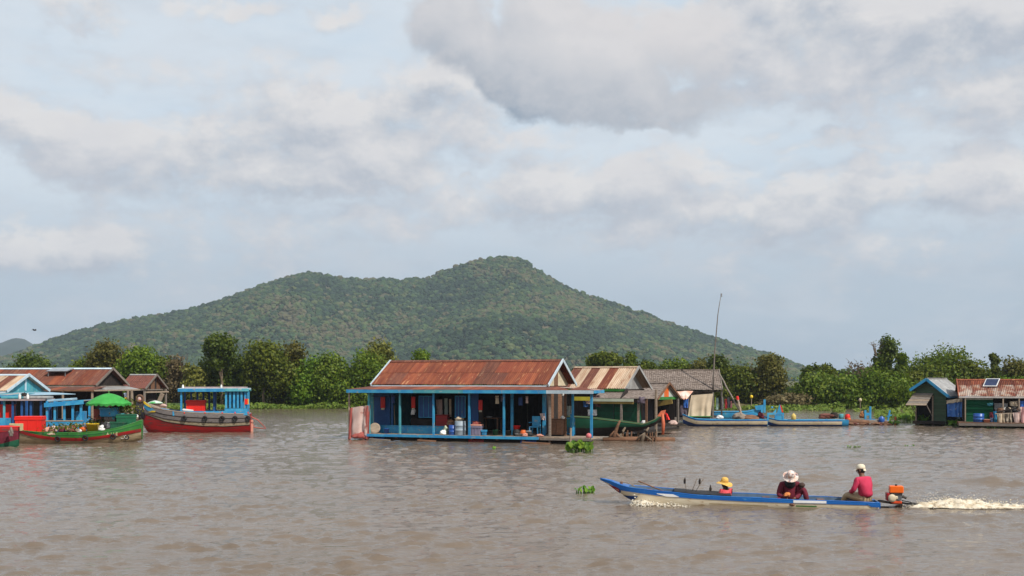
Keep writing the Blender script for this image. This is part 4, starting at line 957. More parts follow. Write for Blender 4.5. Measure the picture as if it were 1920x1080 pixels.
    for i, (px, y0, y1, w, m, lb) in enumerate(((932, 742, 757, 7, tarp_cream, 'cream rag on the line in the dark right half of the porch'), (941, 742, 753, 5, mat('violet_grey_cloth', (.10, .075, .10)), 'violet grey rag beside the cream one on the porch line'), (976, 744, 760, 8, navy, 'navy garment hanging in the dark doorway above the pots'), (988, 743, 756, 5, tarp_pink, 'pink rag hanging above the blue plastic chair'), (737, 741, 756, 6, navy, 'navy garment on the line by the second porch post'))):
        cl('laundry', lb, m, [(px-w/2, y0), (px+w/2, y0), (px+w/2, y1), (px-w/2, y1)], .32, folds=1.4, depth=.03, nu=10, nv=8)
    for i, (px, v, lb, m, r_, h_) in enumerate(((707, .45, 'grey bucket at the foot of the leftmost blue door', grey, .13, .26), (725, .3, 'dark blue bucket left of the second porch post', plastic_blue, .13, .24), (929, .5, 'dull green bucket in front of the low table', dgreen, .14, .26), (953, .4, 'black bucket between two blue posts of the right porch', tyre, .13, .25))): vessel('bucket', lb, 'bucket', at(px, v), tubprof(r_, h_), m, 14)
    br = MB().tube([at(741, .9), at(739, 1.3, zd+1.35)], .016, 5).build('broom', palewood); tag(br, 'broom leaning at the wall beside the second porch post', 'broom'); MB().tube([at(741, .88, zd+.02), at(740.7, .95, zd+.28)], [.10, .03], 8).build('bristles', bamboo, br)
    gv = MB().lathe([(.02, 0), (.2, .02), (.27, .05), (.265, .065), (.18, .04), (0, .03)], (0, 0, 0), 18, Matrix.Rotation(1.25, 3, 'X')).build('round_tray', palewood, None, True); gv.location = at(703, .30, zd+.24); tag(gv, 'round tan tray leaning on the deck beside the pale pink cloth', 'tray')
    for i, (px, L_, lb) in enumerate(((712, 1.1, 'plank end floating under the left end of the deck'), (800, .9, 'plank end floating under the middle of the deck'), (1005, 1.3, 'plank end floating before the right end of the deck'))):
        o = MB().rbox((0, 0, 0), (L_, .16, .07), 0, .2).build('driftwood', brownwood if i else greywood); o.location = fr.world(fr.u(px, -.3), -.3, .03); o.rotation_euler = (0, .04, fr.th+.12*i); tag(o, lb, 'plank')
blue_house()

# ---------------------------------------------------------------- green walled house behind its right end
def green_house():
    fr = Frame(1150, 816, 27)
    r = fr.thing('floating_house', 'green walled floating house under a roof of cream and rust striped sheets', 'house')
    VE, VR = -.2, 1.75; zr = fr.z(689, fr.u(1130, VR), VR); ze = fr.z(729, fr.u(1120, VE), VE); VB = 2*VR-VE
    ua, ub = fr.u(1050, VE), (fr.u(1172, VE)+fr.u(1198, VR))/2
    pat = [rust_pale, rust_dark, rust_pale, rust_pale, rust, rust_pale, rust_pale, rust, rust_pale, rust_pale]
    w = .52; n = round((ub-ua)/w)
    order = 'ppdppdppppdpp'
    pal = {'p': rust_pale, 'd': rust}
    seq = [rust_pale]*n
    for px in (1082, 1103, 1107, 1145, 1149):
        i = int((fr.u(px, VR-.9)-ua)/((ub-ua)/n)); seq[min(n-1, max(0, i))] = rust_dark if px < 1120 else rust
    slope(r, ua, ub, VR, zr, VE, ze, w, lambda i, j: seq[i], 1, 5)
    slope(r, ua, ub, VR, zr, VB, ze, w, lambda i, j: rust_pale, 1, 5)
    c = MB(); c.slab([(ua, VR-.13, zr-.01), (ub, VR-.13, zr-.01), (ub, VR, zr+.06), (ua, VR, zr+.06)], .012); c.slab([(ua, VR, zr+.06), (ub, VR, zr+.06), (ub, VR+.13, zr-.01), (ua, VR+.13, zr-.01)], .012); c.build('ridge_cap', rust_pale, r)
    MB().bb(ua, ub, VE-.03, VE, ze-.13, ze-.02).build('eave_board', green, r)
    for (v0, v1) in ((VE-.05, VR), (VB+.05, VR)): MB().beam((ub+.03, v0, ze-.04), (ub+.03, v1, zr+.03), .04, .13).build('barge_board', zinc, r)
    sl = (zr-ze)/(VR-VE); gu = ub-.45
    n = 9; w = (VB-VE-.3)/n
    for i in range(n):
        v0 = VE+.15+i*w; t0, t1 = zr-.1-sl*abs(v0-VR), zr-.1-sl*abs(v0+w-VR)
        MB().add([(gu, v0+.005, ze-.02), (gu, v0+w-.005, ze-.02), (gu, v0+w-.005, max(t1, ze)), (gu, v0+.005, max(t0, ze)), (gu+.02, v0+.005, ze-.02), (gu+.02, v0+w-.005, ze-.02), (gu+.02, v0+w-.005, max(t1, ze)), (gu+.02, v0+.005, max(t0, ze))],
                 [(3, 2, 1, 0), (4, 5, 6, 7), (0, 1, 5, 4), (1, 2, 6, 5), (2, 3, 7, 6), (3, 0, 4, 7)]).build('gable_board', zinc, r)
    MB().bb(gu-.04, gu+.05, VE, VB, ze-.10, ze-.025).build('tie_beam', darkwood, r)
    # lower shingled lean-to along the front
    zo = fr.z(747, fr.u(1150, -1.1), -1.1); zi = ze-.10
    uo0, uo1 = fr.u(1112, -1.1), fr.u(1216, -.9)
    rows = 7
    for i in range(rows):
        a, b_ = i/rows, (i+1)/rows; va, vb = .1-1.2*a, .1-1.2*b_-.03; za, zb_ = zi+(zo-zi)*a, zi+(zo-zi)*b_-.012
        n = 26; me = MB()
        for k in range(n):
            u0 = uo0+(uo1-uo0)*k/n; u1 = uo0+(uo1-uo0)*(k+1)/n-.012; j = random.uniform(-.03, .03)
            me.slab([(u0, vb+j, zb_+.02), (u1, vb+j, zb_+.02), (u1, va, za+.012), (u0, va, za+.012)], .015)
        me.build('shingle_course', thatch, r)
    MB().bb(uo0, fr.u(1188, -1.12), -1.15, -1.12, zo-.16, zo-.015).build('fascia_board', mat('pale_cream_green_paint', (.42, .46, .36), (.36, .40, .30), 3, .6), r)
    MB().bb(uo0, fr.u(1188, -1.1), -1.11, -1.08, zo-.28, zo-.165).build('fascia_beam', mat('ochre_board', (.34, .24, .06), (.26, .18, .05), 3, .7), r)
    # walls
    zd = .34; wv = .35
    MB().bb(fr.u(1050, -1.0), uo1, -1.15, VB, .22, zd).build('deck', darkwood, r)
    for (x0, x1, m) in ((1118, 1150, dgreen), (1166, 1200, dgreen), (1152, 1164, mgreen)):
        a, b_ = fr.u(x0, -.6), fr.u(x1, -.6); rows_of(r, 'wall_board', a, b_, -.6, zd+.003, zo-.2, .22, m)
    a, b_ = fr.u(1050, wv), fr.u(1116, wv); boards(r, 'wall_board', a, b_, wv, zd+.003, ze-.2, .25, darkwood)
    boards(r, 'wall_board', fr.u(1060, VB-.3), ub-.4, VB-.3, zd+.003, ze-.2, .3, darkwood)
    MB().bb(fr.u(1117, -.63), fr.u(1119, -.63), -.66, -.6, zd+.003, zo-.2).build('corner_post', dgreen, r)
    for px, v, m in ((1165, -1.05, greywood), (1212, -1.0, brownwood), (1230, .3, palewood), (1197, -.9, palewood)):
        post(r, fr, px, v, -.4, (zo if v < -.5 else ze)-.03, m, .10)
    MB().beam((fr.u(1165, -1.05), -1.05, zo-.1), (fr.u(1165, -1.05), VE, ze-.1), .07, .3).build('bracket', darkwood, r)
    def at(px, v, z): return fr.world(fr.u(px, v), v, z)
    bundle('white_bundle', 'white bag standing on the green house deck by its brown post', 'bag', at(1207, -.75, zd), (.34, .3, .62), white, 31)
    bundle('rag_bundle', 'dark rags hanging from the lean to edge between the two posts', 'rags', at(1203, -1.1, zo-.25), (.5, .25, .4), mat('violet_grey_cloth', (.10, .075, .10), (.16, .10, .10), 6, .9), 32)
    P = lambda x, y, v: at(x, v, fr.z(y, fr.u(x, v), v))
    tag(cloth('dark_net', mat('dark_net_cloth', (.055, .03, .03), (.10, .055, .05), 8, .95), P(1112, 741, -1.0), P(1124, 741, -1.0), P(1126, 764, -1.0), P(1116, 762, -1.0), 2, .05), 'dark bundled net hanging left of the green wall', 'net')
    tag(cloth('white_cloth', white, P(1102, 768, -.8), P(1119, 768, -.8), P(1119, 779, -.8), P(1102, 779, -.8), 2, .03), 'white cloth hung at the dark corner left of the green wall', 'cloth')
    tag(cloth('green_sheet', mgreen, P(1194, 752, -.72), P(1199, 752, -.72), P(1202, 789, -.8), P(1180, 789, -.8), 1, .04), 'dark green sheet flared out at the right end of the green wall', 'sheet')
green_house()

# ---------------------------------------------------------------- small shingle hut with the coloured gable
def hut():
    fr = Frame(1255, 808, 33)
    r = fr.thing('floating_hut', 'small shingle roofed hut with an orange and pale striped gable', 'hut')
    VE, VR = 0, 1.55; VB = 2*VR-VE; zr = fr.z(719, fr.u(1250, VR), VR); ze = fr.z(748, fr.u(1225, VE), VE)
    ua, ub = fr.u(1165, VE), (fr.u(1234, VE)+fr.u(1254, VR))/2
    def courses(v1, rows=9, n=22):
        for i in range(rows):
            a, b_ = i/rows, (i+1)/rows; va, vb = VR+(v1-VR)*a, VR+(v1-VR)*b_; vb += .03*(1 if v1 > VR else -1); za, zb_ = zr+(ze-zr)*a, zr+(ze-zr)*b_-.012; me = MB()
            for k in range(n):
                u0 = ua+(ub-ua)*k/n; u1 = ua+(ub-ua)*(k+1)/n-.012; j = random.uniform(-.035, .035); pts = [(u0, vb+j, zb_+.022), (u1, vb+j, zb_+.022), (u1, va, za+.012), (u0, va, za+.012)]
                me.slab(pts if v1 < VR else pts[::-1], .015)
            me.build('shingle_course', thatch, r)
    courses(VE); courses(VB)
    for (v0, v1) in ((VE-.05, VR), (VB+.05, VR)): MB().beam((ub+.03, v0, ze-.03), (ub+.03, v1, zr+.03), .04, .12).build('barge_board', brownwood, r)
    MB().beam((ua, VR, zr+.02), (ub, VR, zr+.02), .16, .05).build('ridge_cap', thatch, r)
    sl = (zr-ze)/(VR-VE); gu = ub-.2; cols = [green, yellow, mat('pale_teal_board', (.38, .42, .38), (.34, .38, .34), 3, .7), mat('pale_teal_board', (.38, .42, .38)), orange, orange, mat('pale_teal_board', (.38, .42, .38)), mat('pale_teal_board', (.38, .42, .38)), zinc, zinc]
    n = 10; w = (VB-VE)/n
    for i in range(n):
        v0 = VE+i*w; t0, t1 = zr-.1-sl*abs(v0-VR), zr-.1-sl*abs(v0+w-VR); z0 = ze+.10
        if max(t0, t1) < z0+.02: continue
        MB().add([(gu, v0+.005, z0), (gu, v0+w-.005, z0), (gu, v0+w-.005, max(t1, z0)), (gu, v0+.005, max(t0, z0)), (gu+.02, v0+.005, z0), (gu+.02, v0+w-.005, z0), (gu+.02, v0+w-.005, max(t1, z0)), (gu+.02, v0+.005, max(t0, z0))],
                 [(3, 2, 1, 0), (4, 5, 6, 7), (0, 1, 5, 4), (1, 2, 6, 5), (2, 3, 7, 6), (3, 0, 4, 7)]).build('gable_board', cols[i], r)
    MB().bb(gu-.03, gu+.04, VE+.1, VB-.1, ze-.06, ze+.095).build('tie_beam', green, r)
    zd = .34; MB().bb(ua, ub+.2, .05, VB, .2, zd).build('deck', darkwood, r)
    for px, v in ((1230, .1), (1271, 2.9), (1197, .1)): post(r, fr, px, v, -.4, ze-.02, greywood, .11)
    boards(r, 'wall_board', ua, ub-.2, VB-.4, zd+.003, ze-.05, .3, darkwood)
    boards(r, 'wall_board', .9, VB-.45, ub-1.6, zd+.003, ze-.05, .3, mat('slate_paint', (.06, .06, .075), (.09, .085, .09), 3, .7), 'v')
    o = MB().bb(-.5, .5, -.02, .02, -.14, .14).build('ochre_board', mat('ochre_board', (.34, .24, .06))); o.location = fr.world(fr.u(1246, 1.2), 1.2, fr.z(755, fr.u(1246, 1.2), 1.2)); o.rotation_euler = (0, -.18, fr.th); tag(o, 'tilted ochre board hanging under the striped gable', 'board')
    at = lambda px, v, z: fr.world(fr.u(px, v), v, z)
    bundle('white_bundle', 'pale bundle on the hut deck below the striped gable', 'bundle', at(1262, .4, zd), (.5, .3, .3), tarp_pink, 41)
    tag(cloth('red_cloth', red, at(1247, .3, fr.z(773, fr.u(1247, .3), .3)), at(1252, .3, fr.z(776, fr.u(1252, .3), .3)), at(1256, .2, fr.z(787, fr.u(1256, .2), .2)), at(1249, .2, fr.z(787, fr.u(1249, .2), .2)), 1, .04), 'bright red cloth hanging at the hut entrance', 'cloth')
    for k, (px, cc) in enumerate(((1243, 'mid'), (1238, 'mid'))): pass
hut()

# ---------------------------------------------------------------- long house under grey shingles
def shingle_house():
    fr = Frame(1310, 795, 4)
    r = fr.thing('floating_house', 'long house under a weathered grey shingle roof with cream tarpaulin wall', 'house')
    VE, VR = 0, 2.1; VB = 2*VR-VE; zr = fr.z(694, fr.u(1280, VR), VR); ze = fr.z(731, fr.u(1310, VE), VE); ua, ub = fr.u(1188, VE), fr.u(1354, VE)
    rows = 15; n = 46
    for v1, sg in ((VE, -1), (VB, 1)):
        for i in range(rows):
            a, b_ = i/rows, (i+1)/rows; va, vb = VR+(v1-VR)*a, VR+(v1-VR)*b_+.03*sg; za, zb_ = zr+(ze-zr)*a, zr+(ze-zr)*b_-.012; me = MB(); sag = .03*math.sin(i*1.3)
            for k in range(n):
                u0 = ua+(ub-ua)*k/n; u1 = ua+(ub-ua)*(k+1)/n-.015; j = random.uniform(-.045, .045); l = random.uniform(0, .02)+.03*mnoise.noise((u0*.6, i*.3, 1)); pts = [(u0, vb+j, zb_+.026+l), (u1, vb+j, zb_+.026+l), (u1, va, za+.012+l), (u0, va, za+.012+l)]
                me.slab(pts if sg < 0 else pts[::-1], .018)
            me.build('shingle_course', thatch, r)
    for k in range(9):
        u0 = ua+(ub-ua)*k/9; MB().beam((u0, VR, zr+.03), (u0+(ub-ua)/9+.04, VR, zr+.03+random.uniform(-.02, .03)), .22, .05).build('ridge_cap', thatch, r)
    for (v0, v1) in ((VE-.05, VR), (VB+.05, VR)): MB().beam((ub+.03, v0, ze-.03), (ub+.03, v1, zr+.03), .05, .12).build('barge_board', greywood, r)
    zd = .45; MB().bb(ua, ub, .2, VB-.2, .3, zd).build('deck', darkwood, r); MB().bb(ua, ub, .1, .19, .22, .44).build('deck_edge', greywood, r)
    MB().bb(ua, ub-.1, VE+.02, VE+.1, ze-.12, ze-.02).build('eave_board', darkwood, r)
    boards(r, 'wall_board', ua+.2, fr.u(1286, .5), .5, zd+.003, ze-.05, .28, darkwood)
    boards(r, 'wall_board', fr.u(1290, .5), ub-.6, .5, zd+.003, ze-.05, .28, greywood)
    boards(r, 'wall_board', ua+.2, ub-.3, VB-.4, zd+.003, ze-.05, .3, darkwood)
    for px in (1291, 1337, 1353): post(r, fr, px, .1, -.3, ze-.03, greywood, .10)
    at = lambda x, y, v: fr.world(fr.u(x, v), v, fr.z(y, fr.u(x, v), v))
    tag(cloth('tarpaulin', tarp_cream, at(1296, 741, .02), at(1337, 738, .02), at(1332, 781, -.1), at(1290, 781, -.1), 3, .045, None, 40, 16), 'cream tarpaulin hung as a wall under the grey shingle roof', 'tarpaulin')
    tag(cloth('awning', mat('peach_white_cloth', (.70, .58, .50), (.62, .30, .20), 2, .8), at(1268, 733, .0), at(1300, 733, .0), at(1287, 748, -.9), at(1281, 748, -.9), 1, .05), 'peach and white cloth awning at the near corner of the grey shingle roof', 'awning')
    tag(cloth('blue_cloth', plastic_blue, at(1282, 750, -.1), at(1291, 748, -.1), at(1290, 765, -.1), at(1281, 764, -.1), 2, .04), 'royal blue cloth hung beside the cream tarpaulin', 'cloth')
    tag(cloth('violet_cloth', mat('violet_grey_cloth', (.10, .075, .10)), at(1276, 758, .0), at(1288, 766, .0), at(1289, 779, -.1), at(1275, 779, -.1), 2, .05), 'dark violet cloth below the royal blue one', 'cloth')
    lau = [('pale teal', (.42, .58, .52), 1345, 4, 746, 768), ('black', (.02, .02, .025), 1351, 4, 744, 768), ('grey', (.30, .31, .32), 1355, 3, 745, 767), ('dark red', (.34, .03, .03), 1361, 4, 748, 766), ('charcoal', (.05, .05, .06), 1366, 5, 745, 765), ('dusty pink', (.42, .16, .16), 1371, 3, 752, 765), ('lime', (.36, .44, .08), 1341, 2, 745, 760)]
    for (cn, c, px, w, y0, y1) in lau:
        tag(cloth('laundry', mat(cn.replace(' ', '_')+'_laundry', c, None, 3, .85, .1, 0), at(px-w/2, y0, .25), at(px+w/2, y0, .25), at(px+w/2+.5, y1, .2), at(px-w/2-.5, y1, .2), 1.5, .03, None, 10, 8), cn+' garment on the laundry line at the end of the grey shingle house', 'laundry', 'laundry under the shingle house end')
    ln = MB().tube([at(1338, 744, .25), at(1376, 746, .25)], .012, 4).build('laundry_line', darkwood); tag(ln, 'thin line carrying the laundry at the end of the grey shingle house', 'line')
    def pole(label, a, b, r0, m=bamboo, v0=0, v1=0, r1=None, name='bamboo_pole'):
        p, q = at(*a, v0), at(*b, v1); o = MB(); k = 10; o.tube([p.lerp(q, i/k)+Vector((.02*math.sin(i*1.7), 0, 0)) for i in range(k+1)], [r0+((r1 or r0)-r0)*i/k for i in range(k+1)], 7); o = o.build(name, m, None, True); return tag(o, label, 'pole')
    pole('bamboo pole leaning from the roof corner of the grey shingle house down to the water', (1391, 779), (1349, 701), .05, greywood, -1.0, .1)
    o = pole('pale leaning pole with a red painted tip beside the laundry', (1391, 781), (1383, 748), .07, palewood, -1.2, -.8)
    MB().tube([at(1383.6, 750, -.81), at(1382.2, 743, -.77)], .09, 8).build('tip', red, o)
    # the mast behind the roof corner
    p = [(1337, 732), (1338, 700), (1340, 660), (1343, 625), (1346, 590), (1349, 570), (1352, 553)]
    o = MB(); o.tube([at(x, y, .16-.1) for x, y in p], [.06, .055, .045, .038, .03, .022, .018], 6); o = o.build('mast', greywood, None, True); tag(o, 'tall thin bent mast rising above the grey shingle roof', 'mast')
    MB().rbox(at(1352.6, 553.5, .06), (.10, .08, .24), .2, .3).build('mast_head', grey, o)
    sh = at(1338.2, 700, .06); MB().tube([sh, sh+Vector((.02, .1, -.15))], .02, 4).build('bracket', grey, o)
    P0 = at(1311, 782, -.25); o = MB().rbox((0, 0, .03), (1.6, .5, .07), 0, .3).build('green_mat', green); o.location = fr.world(fr.u(1311, -.1), -.1, .46); tag(o, 'faded green mat at the foot of the cream tarpaulin', 'mat')
shingle_house()
# ---------------------------------------------------------------- left cluster
def gable_house(fr, r, pxs, VE, depth, yr, ye, mats, sw, gm, ridge_m, barge_m, rows=1, n=6, inset=.3, bw=.3, tie=None, jit=.006):
    """roof of one house: pxs = (left px, right front eave px, right ridge px)"""
    VR = VE+depth/2; VB = VE+depth; ua = fr.u(pxs[0], VE); ub = (fr.u(pxs[1], VE)+fr.u(pxs[2], VR))/2
    zr, ze = fr.z(yr, ub-1, VR), fr.z(ye, ub-1, VE)
    slope(r, ua, ub, VR, zr, VE, ze, sw, mats, rows, n, jit=jit); slope(r, ua, ub, VR, zr, VB, ze, sw, mats, rows, n, jit=jit)
    c = MB(); c.slab([(ua, VR-.16, zr-.015), (ub, VR-.16, zr-.015), (ub, VR, zr+.07), (ua, VR, zr+.07)], .015); c.slab([(ua, VR, zr+.07), (ub, VR, zr+.07), (ub, VR+.16, zr-.015), (ua, VR+.16, zr-.015)], .015); c.build('ridge_cap', ridge_m, r)
    for (v0, v1) in ((VE-.05, VR), (VB+.05, VR)): MB().beam((ub+.035, v0, ze-.03), (ub+.035, v1, zr+.03), .04, .15).build('barge_board', barge_m, r)
    sl = (zr-ze)/(VR-VE); gu = ub-inset; k = max(4, round((depth-.3)/bw)); w = (depth-.3)/k
    for i in range(k):
        v0 = VE+.15+i*w; t0, t1 = zr-.1-sl*abs(v0-VR), zr-.1-sl*abs(v0+w-VR)
        MB().add([(gu, v0+.005, ze-.03), (gu, v0+w-.005, ze-.03), (gu, v0+w-.005, max(t1, ze)), (gu, v0+.005, max(t0, ze)), (gu+.02, v0+.005, ze-.03), (gu+.02, v0+w-.005, ze-.03), (gu+.02, v0+w-.005, max(t1, ze)), (gu+.02, v0+.005, max(t0, ze))],
                 [(3, 2, 1, 0), (4, 5, 6, 7), (0, 1, 5, 4), (1, 2, 6, 5), (2, 3, 7, 6), (3, 0, 4, 7)]).build('gable_board', gm(i) if callable(gm) else gm, r)
    MB().bb(gu-.03, gu+.05, VE+.02, VB-.02, ze-.12, ze-.035).build('tie_beam', tie or barge_m, r)
    MB().bb(ua, ub-.05, VE, VE+.04, ze-.12, ze-.03).build('eave_board', barge_m, r)
    return ua, ub, VE, VR, VB, zr, ze
def left_houses():
    # the long one at the back
    fr = Frame(180, 798, 9); r = fr.thing('floating_house', 'long dark floating house under a brown rusted roof with a solar panel', 'house')
    random.seed(21)
    ua, ub, VE, VR, VB, zr, ze = gable_house(fr, r, (-70, 180, 211), .9, 4.3, 691.5, 722.5, lambda i, j: rust if random.random() < .35 else rust_dark, .82, darkwood, whitetrim, greywood, 1, 7, .3, .3, greywood)
    zo = fr.z(731, fr.u(150, -.4), -.4); zi = ze-.08
    n = 14; u0, u1 = fr.u(-60, -.4), ub+.6
    for i in range(n):
        a, b_ = u0+(u1-u0)*i/n, u0+(u1-u0)*(i+1)/n; MB().slab([(a, -.4, zo+.005*(i % 2)), (b_, -.4, zo+.005*(i % 2)), (b_, 1.05, zi), (a, 1.05, zi)], .03).build('porch_sheet', rust_dark if i % 3 else rust, r)
    MB().slab([(u1, -.4, zo), (u1, VB+.4, zo), (ub-.05, VB-.1, zi), (ub-.05, 1.06, zi)], .03).build('porch_sheet', zinc, r)
    MB().bb(u1+.002, u1+.03, -.4, VB+.4, zo-.09, zo+.0).build('fascia_board', palewood, r); MB().bb(u0, u1, -.43, -.402, zo-.09, zo-.0).build('fascia_board', brownwood, r)
    zd = .4; MB().bb(u0, u1, -.3, VB, .2, zd).build('deck', darkwood, r)
    boards(r, 'wall_board', ua+.3, ub-.3, 1.5, zd+.003, ze-.1, .3, darkwood); boards(r, 'wall_board', 1.55, VB-.4, ub-.35, zd+.003, ze-.1, .3, darkwood, 'v'); boards(r, 'wall_board', ua+.3, ub-.3, VB-.3, zd+.003, ze-.1, .3, darkwood)
    for px, v in ((173, -.3), (118, -.3), (60, -.3), (8, -.3), (247, 2.2), (240, -.3)): post(r, fr, px, v, -.4, zo-.03, palewood, .10)
    # solar panel on its slope
    v = VR-.75; u = fr.u(112, v); sl = (ze-zr)/(VE-VR); z = zr-(VR-v)*abs(sl)+.30
    p = thing('solar_panel', 'grey solar panel propped on the brown rusted roof', 'solar panel', fr.world(u, v, z), fr.th)
    R = Matrix.Rotation(math.radians(12), 3, 'X'); b = MB(); b.bb(-.75, .75, -.45, .45, -.02, .02); b.v = [tuple(R @ Vector(q)) for q in b.v]; b.build('panel', grey, p)
    b = MB()
    for i in range(3): b.bb(-.70+.48*i, -.26+.48*i, -.41, .41, .021, .026)
    b.v = [tuple(R @ Vector(q)) for q in b.v]; b.build('cells', mat('dark_solar_glass', (.20, .21, .23), (.26, .27, .29), 3, .2, 0, 0), p)
    for sx in (-.6, .6): MB().beam((sx, -.35, -.09), (sx, -.35, -.42), .04).build('prop', grey, p); MB().beam((sx, .35, .04), (sx, .35, -.14), .04).build('prop', grey, p)
    at = lambda x, y, v: fr.world(fr.u(x, v), v, fr.z(y, fr.u(x, v), v))
    tag(cloth('blue_white_cloth', mat('pale_blue_cloth', (.45, .52, .62), (.3, .38, .55), 4, .8), at(232, 737, -.2), at(241, 736, -.2), at(241, 744, -.2), at(233, 745, -.2), 1.5, .03), 'small pale blue cloth hanging under the porch behind the umbrella', 'cloth')
    tag(cloth('yellow_cloth', yellow, at(234, 745, -.25), at(240, 744, -.25), at(241, 751, -.25), at(233, 752, -.25), 1.5, .03), 'small yellow cloth below the pale blue one behind the umbrella', 'cloth')
    # the small brown roof behind it
    fr2 = Frame(285, 786, 9); r2 = fr2.thing('floating_house', 'small dark hut with red brown shingle roof standing behind the red boat', 'hut')
    mb = thatch_brown
    ua, ub, VE, VR, VB, zr, ze = gable_house(fr2, r2, (222, 272, 294), 0, 3.6, 703, 729, lambda i, j: mb, .5, lambda i: brownwood if i % 3 else darkwood, zinc, greywood, 2, 4, .25, .3, greywood)
    zd = .4; MB().bb(ua, ub, .1, VB-.1, .2, zd).build('deck', darkwood, r2); boards(r2, 'wall_board', ua+.1, ub-.3, 1.0, zd+.003, ze-.1, .3, darkwood); boards(r2, 'wall_board', 1.05, VB-.3, ub-.8, zd+.003, ze-.1, .3, darkwood, 'v')
    for px, v in ((271, .1), (311, 3.4), (248, .1)): post(r2, fr2, px, v, -.4, ze-.03, greywood, .12)
    MB().bb(ub-.2, ub+.1, .1, VB, ze-.3, ze-.2).build('porch_rail', palewood, r2)
    MB().beam(fr2.p(296, 757, 1.2), fr2.p(305, 738, 1.2), .1, .3).build('brace', palewood, r2)
    at2 = lambda x, y, v: fr2.world(fr2.u(x, v), v, fr2.z(y, fr2.u(x, v), v))
    o = MB().lathe([(.55, 0), (.52, .04), (.3, .14), (.05, .2), (0, .2)], (0, 0, 0), 14).build('green_white_hat', mat('green_white_cloth', (.60, .66, .60), (.05, .35, .08), 3, .7, 0, 0)); o.location = at2(291, 756, -.4); tag(o, 'flat green and white cover lying on bundles behind the red boat prow', 'cover')
    bundle('tan_bundle', 'tan sacks stacked at the door of the small dark hut', 'sacks', at2(298, 764, -.2), (1.1, .5, .45), tarp_pink, 51)
    bundle('tan_bundle', 'peach sack lying under the green and white cover', 'sack', at2(287, 765, -.4), (.8, .5, .4), peach, 52)
    # the blue gabled house in front
    fr3 = Frame(40, 812, 9); r3 = fr3.thing('floating_house', 'floating house with a teal gable and cream and rust striped sheet roof', 'house')
    seq = [rust_pale, rust_dark, rust_pale, rust_pale, rust_dark, rust_pale, rust_dark, rust_pale, rust_pale]
    ua, ub, VE, VR, VB, zr, ze = gable_house(fr3, r3, (-90, 14, 53), 1.3, 4.2, 703.5, 733, lambda i, j: seq[i % 9], .6, teal, whitetrim, whitetrim, 1, 6, .25, .28, teal)
    MB().bb(ub-.22, ub-.17, VR-.05, VR+.05, ze, zr-.1).build('king_post', whitetrim, r3); MB().bb(ua, ub, VE-.02, VE+.02, ze-.20, ze-.125).build('fascia_board', whitetrim, r3)
    zp = fr3.z(741, fr3.u(40, -.3), -.3)
    for i in range(7):
        a = ub-2.2+i*.55; MB().slab([(a, -.3, zp), (a+.53, -.3, zp), (a+.53, VE+.1, ze-.1), (a, VE+.1, ze-.1)], .03).build('porch_sheet', zinc if i % 2 else teal, r3)
    MB().slab([(ub+1.7, -.3, zp), (ub+1.7, VB, zp), (ub-.1, VB, ze-.1), (ub-.1, VE+.1, ze-.1)], .03).build('porch_sheet', mat('pale_blue_sheet', (.30, .42, .50), (.20, .35, .46), 2, .6), r3)
    MB().bb(ub-2.2, ub+1.7, -.33, -.302, zp-.12, zp).build('fascia_board', blue, r3)
    zd = .4; MB().bb(ua, ub+1.4, .1, VB, .2, zd).build('deck', darkwood, r3); boards(r3, 'wall_board', ua, ub-.3, 1.7, zd+.003, ze-.2, .3, darkwood); boards(r3, 'wall_board', 1.75, VB-.1, ub-.3, zd+.003, ze-.1, .3, darkwood, 'v')
    for px, v in ((4, 0), (92, 3.6), (50, 0)): post(r3, fr3, px, v, -.3, zp-.03, dblue, .1)
left_houses()

